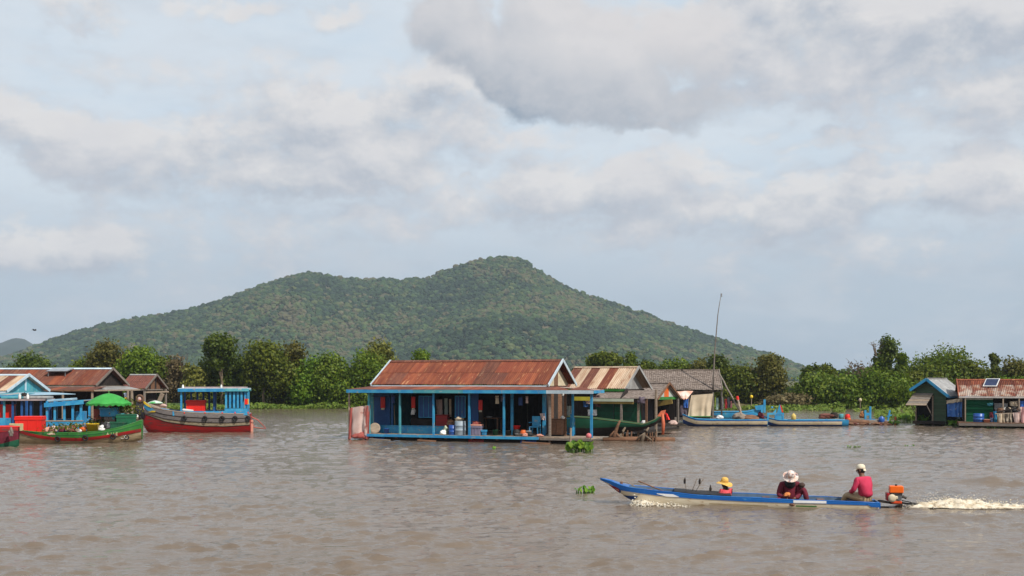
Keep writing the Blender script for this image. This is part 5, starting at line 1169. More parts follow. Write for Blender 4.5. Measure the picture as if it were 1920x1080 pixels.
# ---------------------------------------------------------------- blue cabin boat behind the green one
def blue_cabin_boat():
    fr = Frame(85, 820, -8); r = fr.thing('cabin_boat', 'blue cabin boat with flat canopy moored behind the green boat', 'boat')
    u = lambda px, v=-.9: fr.u(px, v); z = lambda y, px, v=-.9: fr.z(y, fr.u(px, v), v)
    ua, ub = u(-30), u(159)
    B = Boat([(ua, 1.0, -.3, .62), (ua+2, 1.05, -.35, .55), (0, 1.05, -.35, .50), (ub-.6, 1.0, -.3, .62), (ub, .85, -.2, .72)], .35)
    B.band(0, .72).build('hull', dgreen, r, True); B.band(.72, 1.0, out=.004).build('strake', blue, r, True); B.transom().build('transom', blue, r); B.floor(.35, ua, ub-.1).build('deck', darkwood, r); B.rail(.035).build('gunwale', palewood, r, True)
    # cabin at the right: wall, posts, roof
    c0, c1 = u(87), u(155); zw0, zw1 = z(803, 120), z(790, 120); zc = z(757, 100)
    for s_ in (-1, 1): MB().bb(c0, c1, s_*.92-.02, s_*.92+.02, .36, zw1).build('cabin_wall', blue, r)
    for s_ in (-1, 1): MB().bb(c0-.03, c1+.03, s_*.92-.045, s_*.92+.045, zw1+.002, zw1+.05).build('sill', palewood if s_ < 0 else blue, r)
    for s_ in (-1, 1):
        for px in (88.5, 103, 121, 136.5, 152): uu = u(px); MB().bb(uu-.05, uu+.05, s_*.92-.04, s_*.92+.04, zw1+.052, z(752, 130)).build('window_post', blue, r)
    z0, z1 = z(756, 86), z(750, 156)
    MB().slab([(c0-.05, -1.1, z0), (c1+.08, -1.1, z1), (c1+.08, 1.1, z1), (c0-.05, 1.1, z0)], .05).build('cabin_roof', zinc, r)
    for s_ in (-1, 1): MB().slab([(c0-.06, s_*1.12, z0-.20), (c1+.09, s_*1.12, z1-.20), (c1+.09, s_*1.12, z1+.015), (c0-.06, s_*1.12, z0+.015)], .03 if s_ < 0 else -.03).build('fascia_board', blue, r)
    MB().bb(c0, c1-.1, .4, .8, .36, .9).build('seat', blue, r); MB().bb(u(136), u(152), -.3, .35, .37, z(772, 145)).build('locker', blue, r)
    # flat canopy over the left half on posts
    zc = z(748.5, 40); MB().bb(u(-30), u(86)-.06, -1.15, 1.1, zc-.07, zc).build('canopy', mat('dusty_pink_board', (.36, .28, .27), (.28, .22, .22), 3, .8), r)
    for px, m in ((8, teal), (24, dblue), (41, dblue), (77, dblue), (58, dblue)):
        for s_ in (-1, 1): uu = u(px); MB().bb(uu-.05, uu+.05, s_*.9-.04, s_*.9+.04, .36, zc-.072).build('post', m if s_ < 0 else dblue, r)
    at = lambda x, y, v: fr.world(fr.u(x, v), v, fr.z(y, fr.u(x, v), v))
    # stuff on the canopy
    for k, (px, w, m, lb) in enumerate(((22, 1.1, teal, 'teal folded sheet on the canopy of the blue cabin boat'), (62, 1.3, zinc, 'grey folded sheet lying on the canopy beside the white bottles'), (110, 1.2, mat('pale_blue_sheet', (.30, .42, .50)), 'pale blue sheet lying on the sloping cabin roof'))):
        uu = u(px); zz = zc+.02 if px < 86 else z0+(z1-z0)*(uu-c0)/(c1-c0)+.04
        o = MB().rbox((0, 0, .06), (w, 1.2, .12), 0, .2).build('folded_sheet', m); o.location = fr.world(uu, -.2, zz); o.rotation_euler = (0, -.07 if px > 86 else 0, fr.th); tag(o, lb, 'sheet')
    for px, lb in ((36, 'white plastic bottle left of the dark bundle on the canopy'), (51, 'white plastic bottle right of the dark bundle on the canopy')): vessel('bottle', lb, 'bottle', fr.world(u(px), -.8, zc+.01), [(.06, 0), (.065, .02), (.065, .17), (.03, .24), (.03, .28), (0, .28)], white, 10)
    bundle('dark_bundle', 'dark bundle between two white bottles on the canopy', 'bundle', fr.world(u(43), -.6, zc+.04), (.3, .3, .32), darkwood, 61)
    # red goods
    crate('red_crate', 'bright red crate under the canopy at the left edge of the picture', 'crate', at(7, 789, -.35), (.95, .6, .80), red, fr.th)
    o = MB().bb(-.35, .35, -.3, .3, 0, .42).build('blue_box', blue); o.location = at(2, 800, -1.3); tag(o, 'sky blue box right below the red crate under the canopy', 'box')
blue_cabin_boat()

# ---------------------------------------------------------------- the green market boat
def text_on(name, s, loc, rot, size, m, parent, align='CENTER'):
    c = bpy.data.curves.new(name, 'FONT'); c.body = s; c.size = size; c.extrude = .006; c.align_x = align
    o = bpy.data.objects.new(name, c); COL.objects.link(o); dg = bpy.context.evaluated_depsgraph_get(); me = bpy.data.meshes.new_from_object(o.evaluated_get(dg)); bpy.data.objects.remove(o); me.materials.clear(); me.materials.append(m)
    q = link(name, me, parent); q.location = loc; q.rotation_euler = rot; return q
def green_boat():
    fr = Frame(150, 830, -11); r = fr.thing('market_boat', 'long green boat with red rail, loaded with goods under a green umbrella', 'boat')
    v = -.75; u = lambda px: fr.u(px, v); z = lambda y, px: fr.z(y, fr.u(px, v), v)
    xs = [(18, 802), (40, 810), (70, 817), (105, 822), (150, 823), (190, 819), (225, 813), (262, 806)]
    hb = [.12, .5, .75, .85, .88, .85, .72, .30]; bt = [-.05, -.25, -.3, -.3, -.3, -.3, -.2, .12]
    top = [802, 808, 810, 811, 811, 808, 801, 789]
    B = Boat([(u(p), h, k, z(t, p)) for (p, y), h, k, t in zip(xs, hb, bt, top)], .55)
    red_z = lambda x: np.interp(x, [u(p) for p, y in xs], [z(y, p) for p, y in xs])
    def fz(x, d=0):
        h_, zk, zs = B.at(x); return min(1., max(.05, (red_z(x)+d-zk)/(zs-zk)))
    B.band(0, lambda x: fz(x, -.06)).build('hull', mat('tan_hull_boards', (.40, .31, .19), (.30, .23, .13), 3, .7, .3, 0, (1, 1, 6), ((.16, .12, .08), .25, 3)), r, True)
    B.band(lambda x: fz(x, -.10), lambda x: fz(x, .045), out=.035).build('red_rail', dred, r, True)
    B.band(lambda x: fz(x, .03), 1., out=.004).build('upper_strake', green, r, True)
    B.band(.25, 1., inset=.06).build('inner_planking', green, r, True)
    B.band(lambda x: (fz(x, .045)+1)/2-.012, lambda x: (fz(x, .045)+1)/2+.012, out=.012, nf=1).build('rubbing_strip', dgreen, r, True); B.rail(.022).build('gunwale', green, r, True); B.floor(.12, u(22), u(258)).build('floor', brownwood, r); B.transom(.02, 1).build('transom', green, r)
    # marks on hull: pale characters on the green, letters below the rail
    pale = mat('pale_letter_paint', (.62, .58, .36), (.55, .52, .3), 3, .6, 0, 0); whl = mat('white_letter_paint', (.74, .72, .66), None, 3, .6, 0, 0)
    def side(px, y): 
        x = u(px); zz = z(y, px); h_, zk, zs = B.at(x); f = max(.05, min(1, (zz-zk)/(zs-zk))); p = B.pt(x, f, -1); return Vector((p.x, p.y-.035, zz))
    text_on('hull_letters', 'A I I E', side(210, 816.5), (math.pi/2+.2, 0, .15), .20, pale, r)
    text_on('hull_number', '1CO', side(229, 823), (math.pi/2+.3, 0, .12), .24, whl, r)
    for px, y, lb in ((109, 823, 'black tyre on the hull of the green boat below the red box'), (161, 821, 'black tyre on the green boat right below the yellow tub'), (212, 819, 'black tyre on the green boat beside the pale letters'), (236.5, 820.5, 'small black tyre on the hull right at the white letters')):
        q = side(px, y); tyre_at(lb, fr.world(q.x, q.y-.06, q.z), .105 if px < 230 else .085, (0.05, 1, .2))
    W_ = lambda px, vv, zz: fr.world(fr.u(px, vv), vv, zz)
    A = lambda px, y, vv: fr.world(fr.u(px, vv), vv, fr.z(y, fr.u(px, vv), vv))
    crate('red_box', 'big bright red plastic fish box standing in the green boat', 'box', A(57, 811, -.15), (1.15, .62, .66), red, fr.th-.1, None, red, 3)
    cb = thing('carton', 'tan printed carton at the bow of the green boat beside the red box', 'carton', A(32, 808, -.3), fr.th); MB().rbox((0, 0, .17), (.6, .4, .34), 0, .04).build('box', mat('tan_card', (.45, .36, .20), (.36, .34, .18), 8, .8, .1, 0), cb); MB().bb(-.302, .302, -.04, .04, .342, .347).build('tape', cream, cb)
    tb = vessel('yellow_tub', 'yellow plastic tub standing on the rail of the green boat', 'tub', A(173.5, 812, -.45), tubprof(.29, .44), yellow, 18)
    bundle('white_bundle', 'white plastic sack behind the yellow tub', 'sack', A(190.5, 808, -.35), (.36, .3, .32), white, 71)
    bundle('orange_bundle', 'orange and white bag left of the yellow tub', 'bag', A(155, 811, -.45), (.3, .3, .34), orange, 72)
    bundle('white_bundle', 'small white bag left of the orange one in the green boat', 'bag', A(150.5, 812, -.55), (.2, .2, .22), white, 73)
    bundle('pink_bundle', 'pink bag close behind the red fish box', 'bag', A(89, 810, -.4), (.26, .24, .28), peach, 74)
    goods = [(95, brownwood, 'brown'), (101, tarp_pink, 'pale pink'), (108, greywood, 'grey'), (116, maroon, 'dark maroon'), (121, navy, 'dark blue'), (126, peach, 'coral'), (132, brownwood, 'chestnut'), (138, tarp_red, 'dusty red'), (143, tarp_cream, 'straw coloured')]
    for k, (px, m, cn) in enumerate(goods): bundle('goods_bundle', cn+' bundle in the row of goods amidships in the green boat', 'bundle', A(px, 810+random.uniform(-1, 1), -.4+.1*(k % 3)), (.26, .3, .24+.08*(k % 2)), m, 80+k, 'goods in the green boat', random.random()*3)
    bundle('pale_bundle', 'flat cream cloth laid over the green strake near the red box', 'cloth', A(95, 816, -.78), (.5, .16, .2), tarp_cream, 92)
    # green leafy goods at the far end, chair, coolers
    tbl = thing('blue_cooler', 'sky blue cooler box raised on a stand under the green umbrella', 'cooler', A(205, 803, .0), fr.th); MB().rbox((0, 0, .72), (.78, .5, .36), 0, .12).build('body', blue, tbl); MB().rbox((0, 0, .925), (.84, .56, .10), 0, .25).build('lid', mat('sky_blue_lid', (.08, .33, .55), (.05, .27, .48), 3, .5), tbl)
    for sx in (-.3, .3):
        for sy in (-.18, .18): MB().bb(sx-.03, sx+.03, sy-.03, sy+.03, 0, .535).build('leg', darkwood, tbl)
    crate('teal_crate', 'dark teal crate right of the sky blue cooler', 'crate', A(222, 786, .1), (.5, .4, .26), teal, fr.th)
    MBx = thing('red_chair', 'faded red plastic chair left of the sky blue cooler', 'chair', A(184.5, 801, .1), fr.th+.4)
    rm = mat('faded_red_plastic', (.42, .10, .07), (.36, .08, .06), 3, .6); MB().rbox((0, 0, .4), (.36, .36, .04), 0, .3).build('seat', rm, MBx); MB().rbox((0, .17, .63), (.36, .04, .42), 0, .3).build('backrest', rm, MBx)
    for sx in (-.15, .15):
        for sy in (-.15, .15): MB().beam((sx*1.1, sy*1.1, 0), (sx, sy, .375), .035).build('leg', rm, MBx)
    vessel('white_basin', 'wide white enamel basin in front of the sky blue cooler', 'basin', A(212, 797, -.2), tubprof(.26, .12), white, 18)
    vessel('grey_pot', 'dented grey pot on the floor under the white enamel basin', 'pot', A(207, 804, -.25), jarprof(.2, .28), grey, 14)
    vessel('dark_pot', 'black pot left of the grey one under the umbrella', 'pot', A(196, 802, -.2), jarprof(.2, .24), tyre, 14)
    crate('green_crate', 'dark green crate with slanted lid at the stern of the green boat', 'crate', A(237, 797, -.1), (.85, .55, .42), mgreen, fr.th+.1, None, dgreen)
    crate('green_crate', 'dark green crate tucked under the slanted lid crate', 'crate', A(223, 803, -.3), (.7, .4, .3), dgreen, fr.th)
    cc = MB().rbox((0, 0, .09), (.55, .4, .18), 0, .2).build('green_crate_cover', mgreen); cc.location = A(243, 785, .25); tag(cc, 'green cloth cover on top of the stern crates', 'cover')
    rp = MB().tube([A(126, 806, -.6), A(136, 802, -.7), A(148, 811, -.8)], .02, 5).build('pale_rope', palewood); tag(rp, 'pale stick lying across the rail in front of the blue cabin', 'stick')
    # umbrella
    um = fr.put('umbrella', 'green canvas umbrella opened over the market boat', 'umbrella', fr.u(204, .1), .1, .12)
    R = 1.02; zt = fr.z(737.5, fr.u(204, .1), .1)-.12; zr = fr.z(757, fr.u(204, .1), .1)-.12; b = MB(); nseg = 64
    def fn(a, t):
        th = a*2*math.pi; k = abs(math.sin(4*th)); rr = R*t*(1-.055*(1-abs(math.cos(4*th)))*t); zz = zt-(zt-zr)*(t**1.7) + .035*k*t*t-.0
        return Vector((math.cos(th)*rr, math.sin(th)*rr, zz))
    b.grid(fn, nseg, 10)
    def fn2(a, t):
        p = fn(a, 1.0); return p + Vector((-p.x*.02*t, -p.y*.02*t, -.10*t-.03*t*math.sin(a*2*math.pi*24)))
    uc = b.build('canopy', mat('umbrella_green_canvas', (.035, .28, .045), (.05, .34, .06), 3, .7, .15, 0), um, True); MB().grid(fn2, 96, 2).build('valance', mat('umbrella_green_canvas', (.035, .28, .045)), um, True)
    ribs = MB()
    for k in range(8):
        a = k/8+1/16; ribs.tube([fn(a-1/16, t/6)+Vector((0, 0, -.02)) for t in range(7)], .012, 4)
    ribs.build('rib_frame', grey, um); MB().tube([(0, 0, 0), (0, 0, zt+.05)], .025, 7).build('pole', palewood, um); MB().ell((0, 0, zt+.06), (.04, .04, .05)).build('finial', green, um)
    bundle('pink_bundle', 'pale pink bag hanging at the umbrella pole above the sky blue cooler', 'bag', A(206, 769, -.15), (.22, .18, .42), tarp_pink, 95)
    # seated shade: potted green plant beside
    # leafy greens, tools and small stuff heaped among the goods
    def greens(label, px, y, vv, w, hgt, n, leaf='mid'):
        p = A(px, y, vv); C = rng.normal(0, 1, (n, 3))*np.array([w*.4, w*.3, hgt*.3])+np.array([0, 0, hgt*.5]); o = link('greens', leaf_mesh('greens', C, np.abs(C)+.1, rng.uniform(.04, .09, n), LEAF[leaf])); o.location = p; tag(o, label, 'greens')
    greens('heap of leafy greens under the right side of the umbrella', 222, 778, .2, .9, .7, 260, 'mid'); greens('bunch of dark greens behind the yellow tub', 180, 800, .0, .5, .4, 150, 'dark'); greens('low heap of green leaves behind the row of goods', 128, 806, -.2, 1.5, .3, 260, 'mid'); greens('tuft of leaves at the stern of the green boat', 245, 778, .3, .6, .7, 180, 'olive')
    for kx, (x0, y0, x1, y1, lb) in enumerate(((150, 795, 190, 806, 'thin pole lying from the cabin boat to the yellow tub'), (212, 796, 252, 789, 'oar laid along the stern crates of the green boat'), (78, 806, 122, 804, 'pole laid behind the row of goods'))):
        o = MB().tube([A(x0, y0, -.2), A(x1, y1, -.2)], .022, 5).build('pole', palewood); tag(o, lb, 'pole')
    for kx, (px, m, lb) in enumerate(((99, green, 'small green crate in the row of goods next to the pink bag'), (113, plastic_blue, 'small blue crate in the middle of the row of goods'), (135, orange, 'small orange crate right of the coral bundle'))): crate('small_crate', lb, 'crate', A(px, 812, -.15), (.34, .3, .22), m, fr.th+.2*kx)
green_boat()
def left_bow():
    fr = Frame(0, 838, 3); r = fr.thing('wooden_boat', 'dark red boat bow poking in beyond the green boat at the picture edge', 'boat')
    v = -.4; u = lambda px: fr.u(px, v); z = lambda y, px: fr.z(y, u(px), v)
    B = Boat([(u(-110), .8, -.3, z(803, -100)), (u(-50), .75, -.3, z(802, -50)), (u(0), .45, -.25, z(800, 0)), (u(27), .05, .05, z(801, 25))], .55)
    B.band(0, .35).build('hull', dgreen, r, True); B.band(.35, .82).build('strake', maroon, r, True); B.band(.80, 1., out=.02).build('red_rail', dred, r, True); B.floor(z(803, 0)-.02, u(-110), u(20)).build('deck', brownwood, r); B.rail(.03).build('gunwale', red, r, True)
    q = fr.world(u(24), v-.15, z(818, 24)); bundle('grey_fender', 'grey rag fender hanging at the tip of the dark red bow', 'fender', q, (.2, .2, .45), greywood, 97)
left_bow()

# ---------------------------------------------------------------- the red hulled boat with its blue cabin
def red_boat():
    fr = Frame(365, 810, -10); r = fr.thing('passenger_boat', 'red hulled wooden boat with an open sky blue cabin and painted prow', 'boat')
    v = -.9; u = lambda px: fr.u(px, v); z = lambda y, px: fr.z(y, u(px), v)
    xs = [262, 272, 285, 305, 335, 370, 410, 445, 468]; sh = [753, 758, 764, 768, 772, 774, 775, 776, 776]; hb = [.05, .26, .5, .78, .98, 1.05, 1.05, .98, .86]; kl = [.55, .0, -.28, -.38, -.4, -.4, -.4, -.36, -.28]
    B = Boat([(u(p), h, k, z(y, p)) for p, y, h, k in zip(xs, sh, hb, kl)], .42)
    lvl = lambda pts: (lambda x: float(np.interp(x, [u(p) for p, y in pts], [z(y, p) for p, y in pts])))
    redtop = lvl([(262, 776), (285, 783), (310, 791), (345, 796), (380, 799), (420, 800), (468, 797)]); greybot = lvl([(262, 775), (285, 780), (310, 786), (345, 790), (380, 792), (420, 793), (468, 791)])
    def ff(fn):
        def g(x):
            h_, zk, zs = B.at(x); return min(.98, max(.03, (fn(x)-zk)/(zs-zk)))
        return g
    B.band(0, ff(redtop)).build('hull', dred, r, True)
    B.band(ff(redtop), ff(greybot), out=.004).build('strake', mat('worn_cream_boards', (.36, .30, .20), (.26, .21, .14), 4, .7, .3, 0, (1, 1, 5), ((.14, .07, .05), .3, 4)), r, True)
    gt = mat('worn_grey_boards', (.155, .135, .13), (.225, .20, .19), 4, .8, .4, .1, (.6, 1, 7), ((.07, .06, .055), .3, 4))
    mid = lambda x: (ff(greybot)(x)+.99)/2
    def seam(fn, w, m, dy):
        B.band(lambda x: fn(x)-w, lambda x: fn(x)+w, out=dy, nf=1).build('rubbing_strip', m, r, True)
    seam(ff(redtop), .012, darkwood, .016); seam(ff(greybot), .012, darkwood, .022); seam(mid, .014, darkwood, .026)
    B.band(ff(greybot), mid, out=.010).build('strake', gt, r, True); B.band(mid, 1., out=.020).build('strake', gt, r, True)
    B.band(.3, 1., inset=.05).build('inner_planking', blue, r, True); B.rail(.035).build('gunwale', palewood, r, True); B.transom().build('transom', dred, r); B.floor(z(783, 370), u(290), u(462)).build('deck', brownwood, r)
    bow = MB().slab([B.pt(u(266), 1, -1)+Vector((0, 0, .02)), B.pt(u(296), 1, -1)+Vector((0, 0, .02)), B.pt(u(296), 1, 1)+Vector((0, 0, .02)), B.pt(u(266), 1, 1)+Vector((0, 0, .02))], .04); bow.build('bow_deck', palewood, r)
    # painted prow: yellow and blue plates and the upturned stem
    stem = MB().tube([B.pt(u(266), .1, -1)+Vector((0, .1, 0)), Vector((u(263), 0, z(765, 263))), Vector((u(261.5), 0, z(752, 262)))], [.10, .09, .06], 7); stem.build('stem', dred, r, True)
    def plate(pts, m, name, dy):
        P = []
        for (px, y) in pts:
            x = u(px); zz = z(y, px); h_, zk, zs = B.at(x); f = min(1, max(.02, (zz-zk)/(zs-zk))); q = B.pt(x, f, -1); P.append(Vector((x, q.y-dy, zz)))
        MB().slab(P, .02).build(name, m, r)
    plate([(264, 763), (276, 772), (289, 771), (281, 763), (270, 757)], blue, 'bow_paint', .035)
    plate([(265, 752), (266, 757), (274, 762), (282, 765), (275, 759), (268, 754)], yellow, 'bow_paint', .06); plate([(274, 773.5), (289, 773), (290, 771), (284, 770)], yellow, 'bow_paint', .062)
    plate([(262, 764), (265, 768), (267, 769), (265, 763)], peach, 'bow_paint', .065)
    # cabin
    c0, c1 = u(338), u(464); zt = z(731, 400); zr = z(726.5, 400); zs_ = B.at(u(400))[2]; W2 = .92
    MB().bb(u(334.5), u(467), -W2-.18, W2+.18, zt, zt+.09).build('cabin_roof', whitetrim, r); MB().bb(u(340), u(461), -.85, .85, zt+.095, zt+.16).build('roof_top', mat('dusty_pink_board', (.36, .28, .27)), r)
    for s_ in (-1, 1): MB().bb(u(334), u(422), s_*(W2+.19)-.012, s_*(W2+.19)+.012, zt-.10, zt+.07).build('fascia_board', blue, r); MB().bb(u(422.3), u(467.4), s_*(W2+.19)-.012, s_*(W2+.19)+.012, zt-.08, zt+.07).build('fascia_board', teal, r)
    for s_ in (-1, 1):
        MB().bb(c0-.4, c1, s_*W2-.02, s_*W2+.02, zs_-.12, zs_+.12).build('cabin_wall', blue, r)
        MB().bb(u(421), c1, s_*W2-.021, s_*W2+.021, zs_+.121, z(766, 440)).build('cabin_wall', blue, r)
        for px in (340, 352, 364, 375.5, 387, 399):
            if s_ < 0 and px not in (340,): continue
            x = u(px); MB().bb(x-.05, x+.05, s_*W2-.04, s_*W2+.04, zs_+.122, zt).build('post', blue if s_ < 0 else dblue, r)
        for px in (424, 431.5, 439, 446, 453, 460):
            x = u(px); MB().bb(x-.055, x+.055, s_*W2-.035, s_*W2+.035, z(765.5, 440), zt).build('window_post', blue, r)
    MB().bb(c1-.02, c1+.02, -W2+.025, W2-.025, zs_-.12, z(766, 460)).build('stern_wall', blue, r)
    for k in range(4): y = -W2+.3+k*.42; MB().bb(c1-.03, c1+.03, y-.04, y+.04, z(765.8, 460), zt).build('window_post', blue, r)
    for y in (-.35, .35): MB().bb(u(398), u(402), y-.05, y+.05, zs_-.2, zt).build('post', dblue, r)
    MB().bb(u(385), u(405), .2, .8, zs_-.2, z(770, 395)).build('bench', dblue, r)
    for px in (343, 415): MB().lathe([(.05, 0), (.06, .05), (.04, .16), (.0, .2)], (u(px), -.9, zt+.10), 8).build('roof_knob', white, r)
    W_ = lambda px, y, vv: fr.world(fr.u(px, vv), vv, fr.z(y, fr.u(px, vv), vv))
    crate('red_box', 'bright red ice box standing on the foredeck of the red hulled boat', 'box', W_(368, 774, -.1), (1.0, .7, .62), red, fr.th, None, red)
    o = MB().rbox((0, 0, .07), (.6, .3, .14), .0, .3).build('white_board', white); o.location = W_(352, 772, -.6); o.rotation_euler = (0, .12, fr.th); tag(o, 'white board resting on the blue coaming beside the red ice box', 'board')
    for px, lb in ((346, 'black tyre on the red hulled boat under the first cabin post'), (385, 'black tyre on the red hulled boat under the red ice box'), (417, 'black tyre on the red hulled boat near the start of the slatted windows'), (441, 'black tyre on the red hulled boat under the middle of the slatted windows'), (465, 'black tyre at the very stern of the red hulled boat')):
        x = u(px); q = B.pt(x, .80, -1); tyre_at(lb, fr.world(q.x, q.y-.09, z(784.5, px)), .115, (0.02, 1, .1)); w_ = fr.world(q.x, q.y-.05, z(776, px)); kn = MB().ell((0, 0, 0), (.035, .035, .06), 8, 5).build('tie_knot', red); kn.parent = r; kn.location = (q.x, q.y-.04, z(774, px)); kn.name = 'tie_knot'
    fl = thing('flag', 'little red and yellow flag at the stern of the blue cabin', 'flag', fr.world(u(462), -1.0, z(758, 462)), fr.th)
    MB().bb(-.08, .08, -.012, .012, 0, .30).build('cloth', red, fl); MB().bb(.082, .13, -.012, .012, 0, .30).build('stripe', yellow, fl); MB().tube([(-.1, 0, -.2), (-.1, 0, .42)], .014, 5).build('staff', palewood, fl)
    rd = fr.put('rudder', 'thin red steering frame trailing in the water behind the red hulled boat', 'rudder', u(468), 0, z(785, 468)); b = MB()
    zz = lambda y: z(y, 480)-z(785, 468)
    for s_ in (-.3, .3): b.tube([(-.1, s_, .15), (.4, s_*.7, -.1), (u(497)-u(468), 0, zz(804))], .022, 5)
    b.tube([(-.1, 0, -.50), (u(497)-u(468), 0, zz(805))], .025, 5); b.tube([(-.05, 0, -.1), (.25, 0, -.52)], .02, 5)
    b.build('frame', mat('faded_red_plastic', (.42, .10, .07)), rd); MB().bb(-.05, .15, -.03, .03, -.75, -.1).build('blade', peach, rd)
    # ornament on the stem
    og = fr.put('prow_ornament', 'brown ring with a pink centre and dark streamers hung before the painted prow', 'ornament', u(258.5), -.15, z(748, 258.5))
    MB().torus((0, 0, 0), .17, .075, (0.2, 1, 0), 18, 8).build('ring', mat('brown_fibre', (.10, .055, .035), (.16, .09, .06), 12, .95, .6, 0), og, True); MB().ell((0, .0, 0), (.12, .05, .14)).build('centre', tarp_pink, og, True); MB().ell((.0, -.05, -.08), (.05, .03, .04)).build('centre', red, og, True)
    b = MB()
    for k in range(7): a = -.2+k*.065; b.tube([(a*.8, .02*(k % 2), -.18), (a+.03*math.sin(k), .03, -.6), (a*1.2+.08, 0, -1.05-.05*(k % 3))], [.035, .05, .03], 5)
    b.build('streamers', mat('dark_slate_cloth', (.02, .025, .035), (.05, .035, .03), 5, .9), og, True); MB().tube([(.06, .1, .05), (.25, .15, .05)], .02, 5).build('tie', brownwood, og)
    bundle('white_bundle', 'white rag tied at the end of the dark streamers on the green boat', 'rag', fr.world(u(254.5), -.4, z(786, 254.5)), (.16, .14, .28), white, 99)
red_boat()
# ---------------------------------------------------------------- boats moored before the shingle house
def moored_boat(label, stern_px, bow_px, y0, y1, bows, thick, prow_up, d=.55):
    """long low boat, bow to the left: bow_px, stern_px"""
    fr = Frame((bow_px+stern_px)/2, y0, 2); r = fr.thing('river_boat', label, 'boat'); v = -d
    u = lambda px: fr.u(px, v); z = lambda y, px: fr.z(y, u(px), v); L = stern_px-bow_px
    st = []
    for t, h in ((0, .06), (.06, .25), (.15, .45), (.3, d), (.6, d), (.85, d*.9), (1, d*.72)):
        px = bow_px+L*t; zs = y1-(prow_up*(1-t/.2)**1.6 if t < .2 else 0); st.append((u(px), h, -.12+(.30*(1-t/.12) if t < .12 else 0), z(zs, px)))
    B = Boat(st, .4); B.band(0, .45).build('hull', navy, r, True); B.band(.45, .86, out=.004).build('strake', cream, r, True); B.band(.86, 1., out=.012).build('upper_strake', hblue, r, True); B.band(.3, 1., inset=.05).build('inner_planking', blue, r, True)
    B.rail(.03).build('gunwale', blue, r, True); B.floor(.12, u(bow_px+L*.1), u(stern_px)).build('floor', brownwood, r); B.transom().build('transom', blue, r)
    for k in range(5): x = u(bow_px+L*(.25+.15*k)); h, zk, zs = B.at(x); MB().bb(x-.07, x+.07, -h*.92, h*.92, zs-.10, zs-.06).build('thwart', blue, r)
    return fr, r, B, u, z
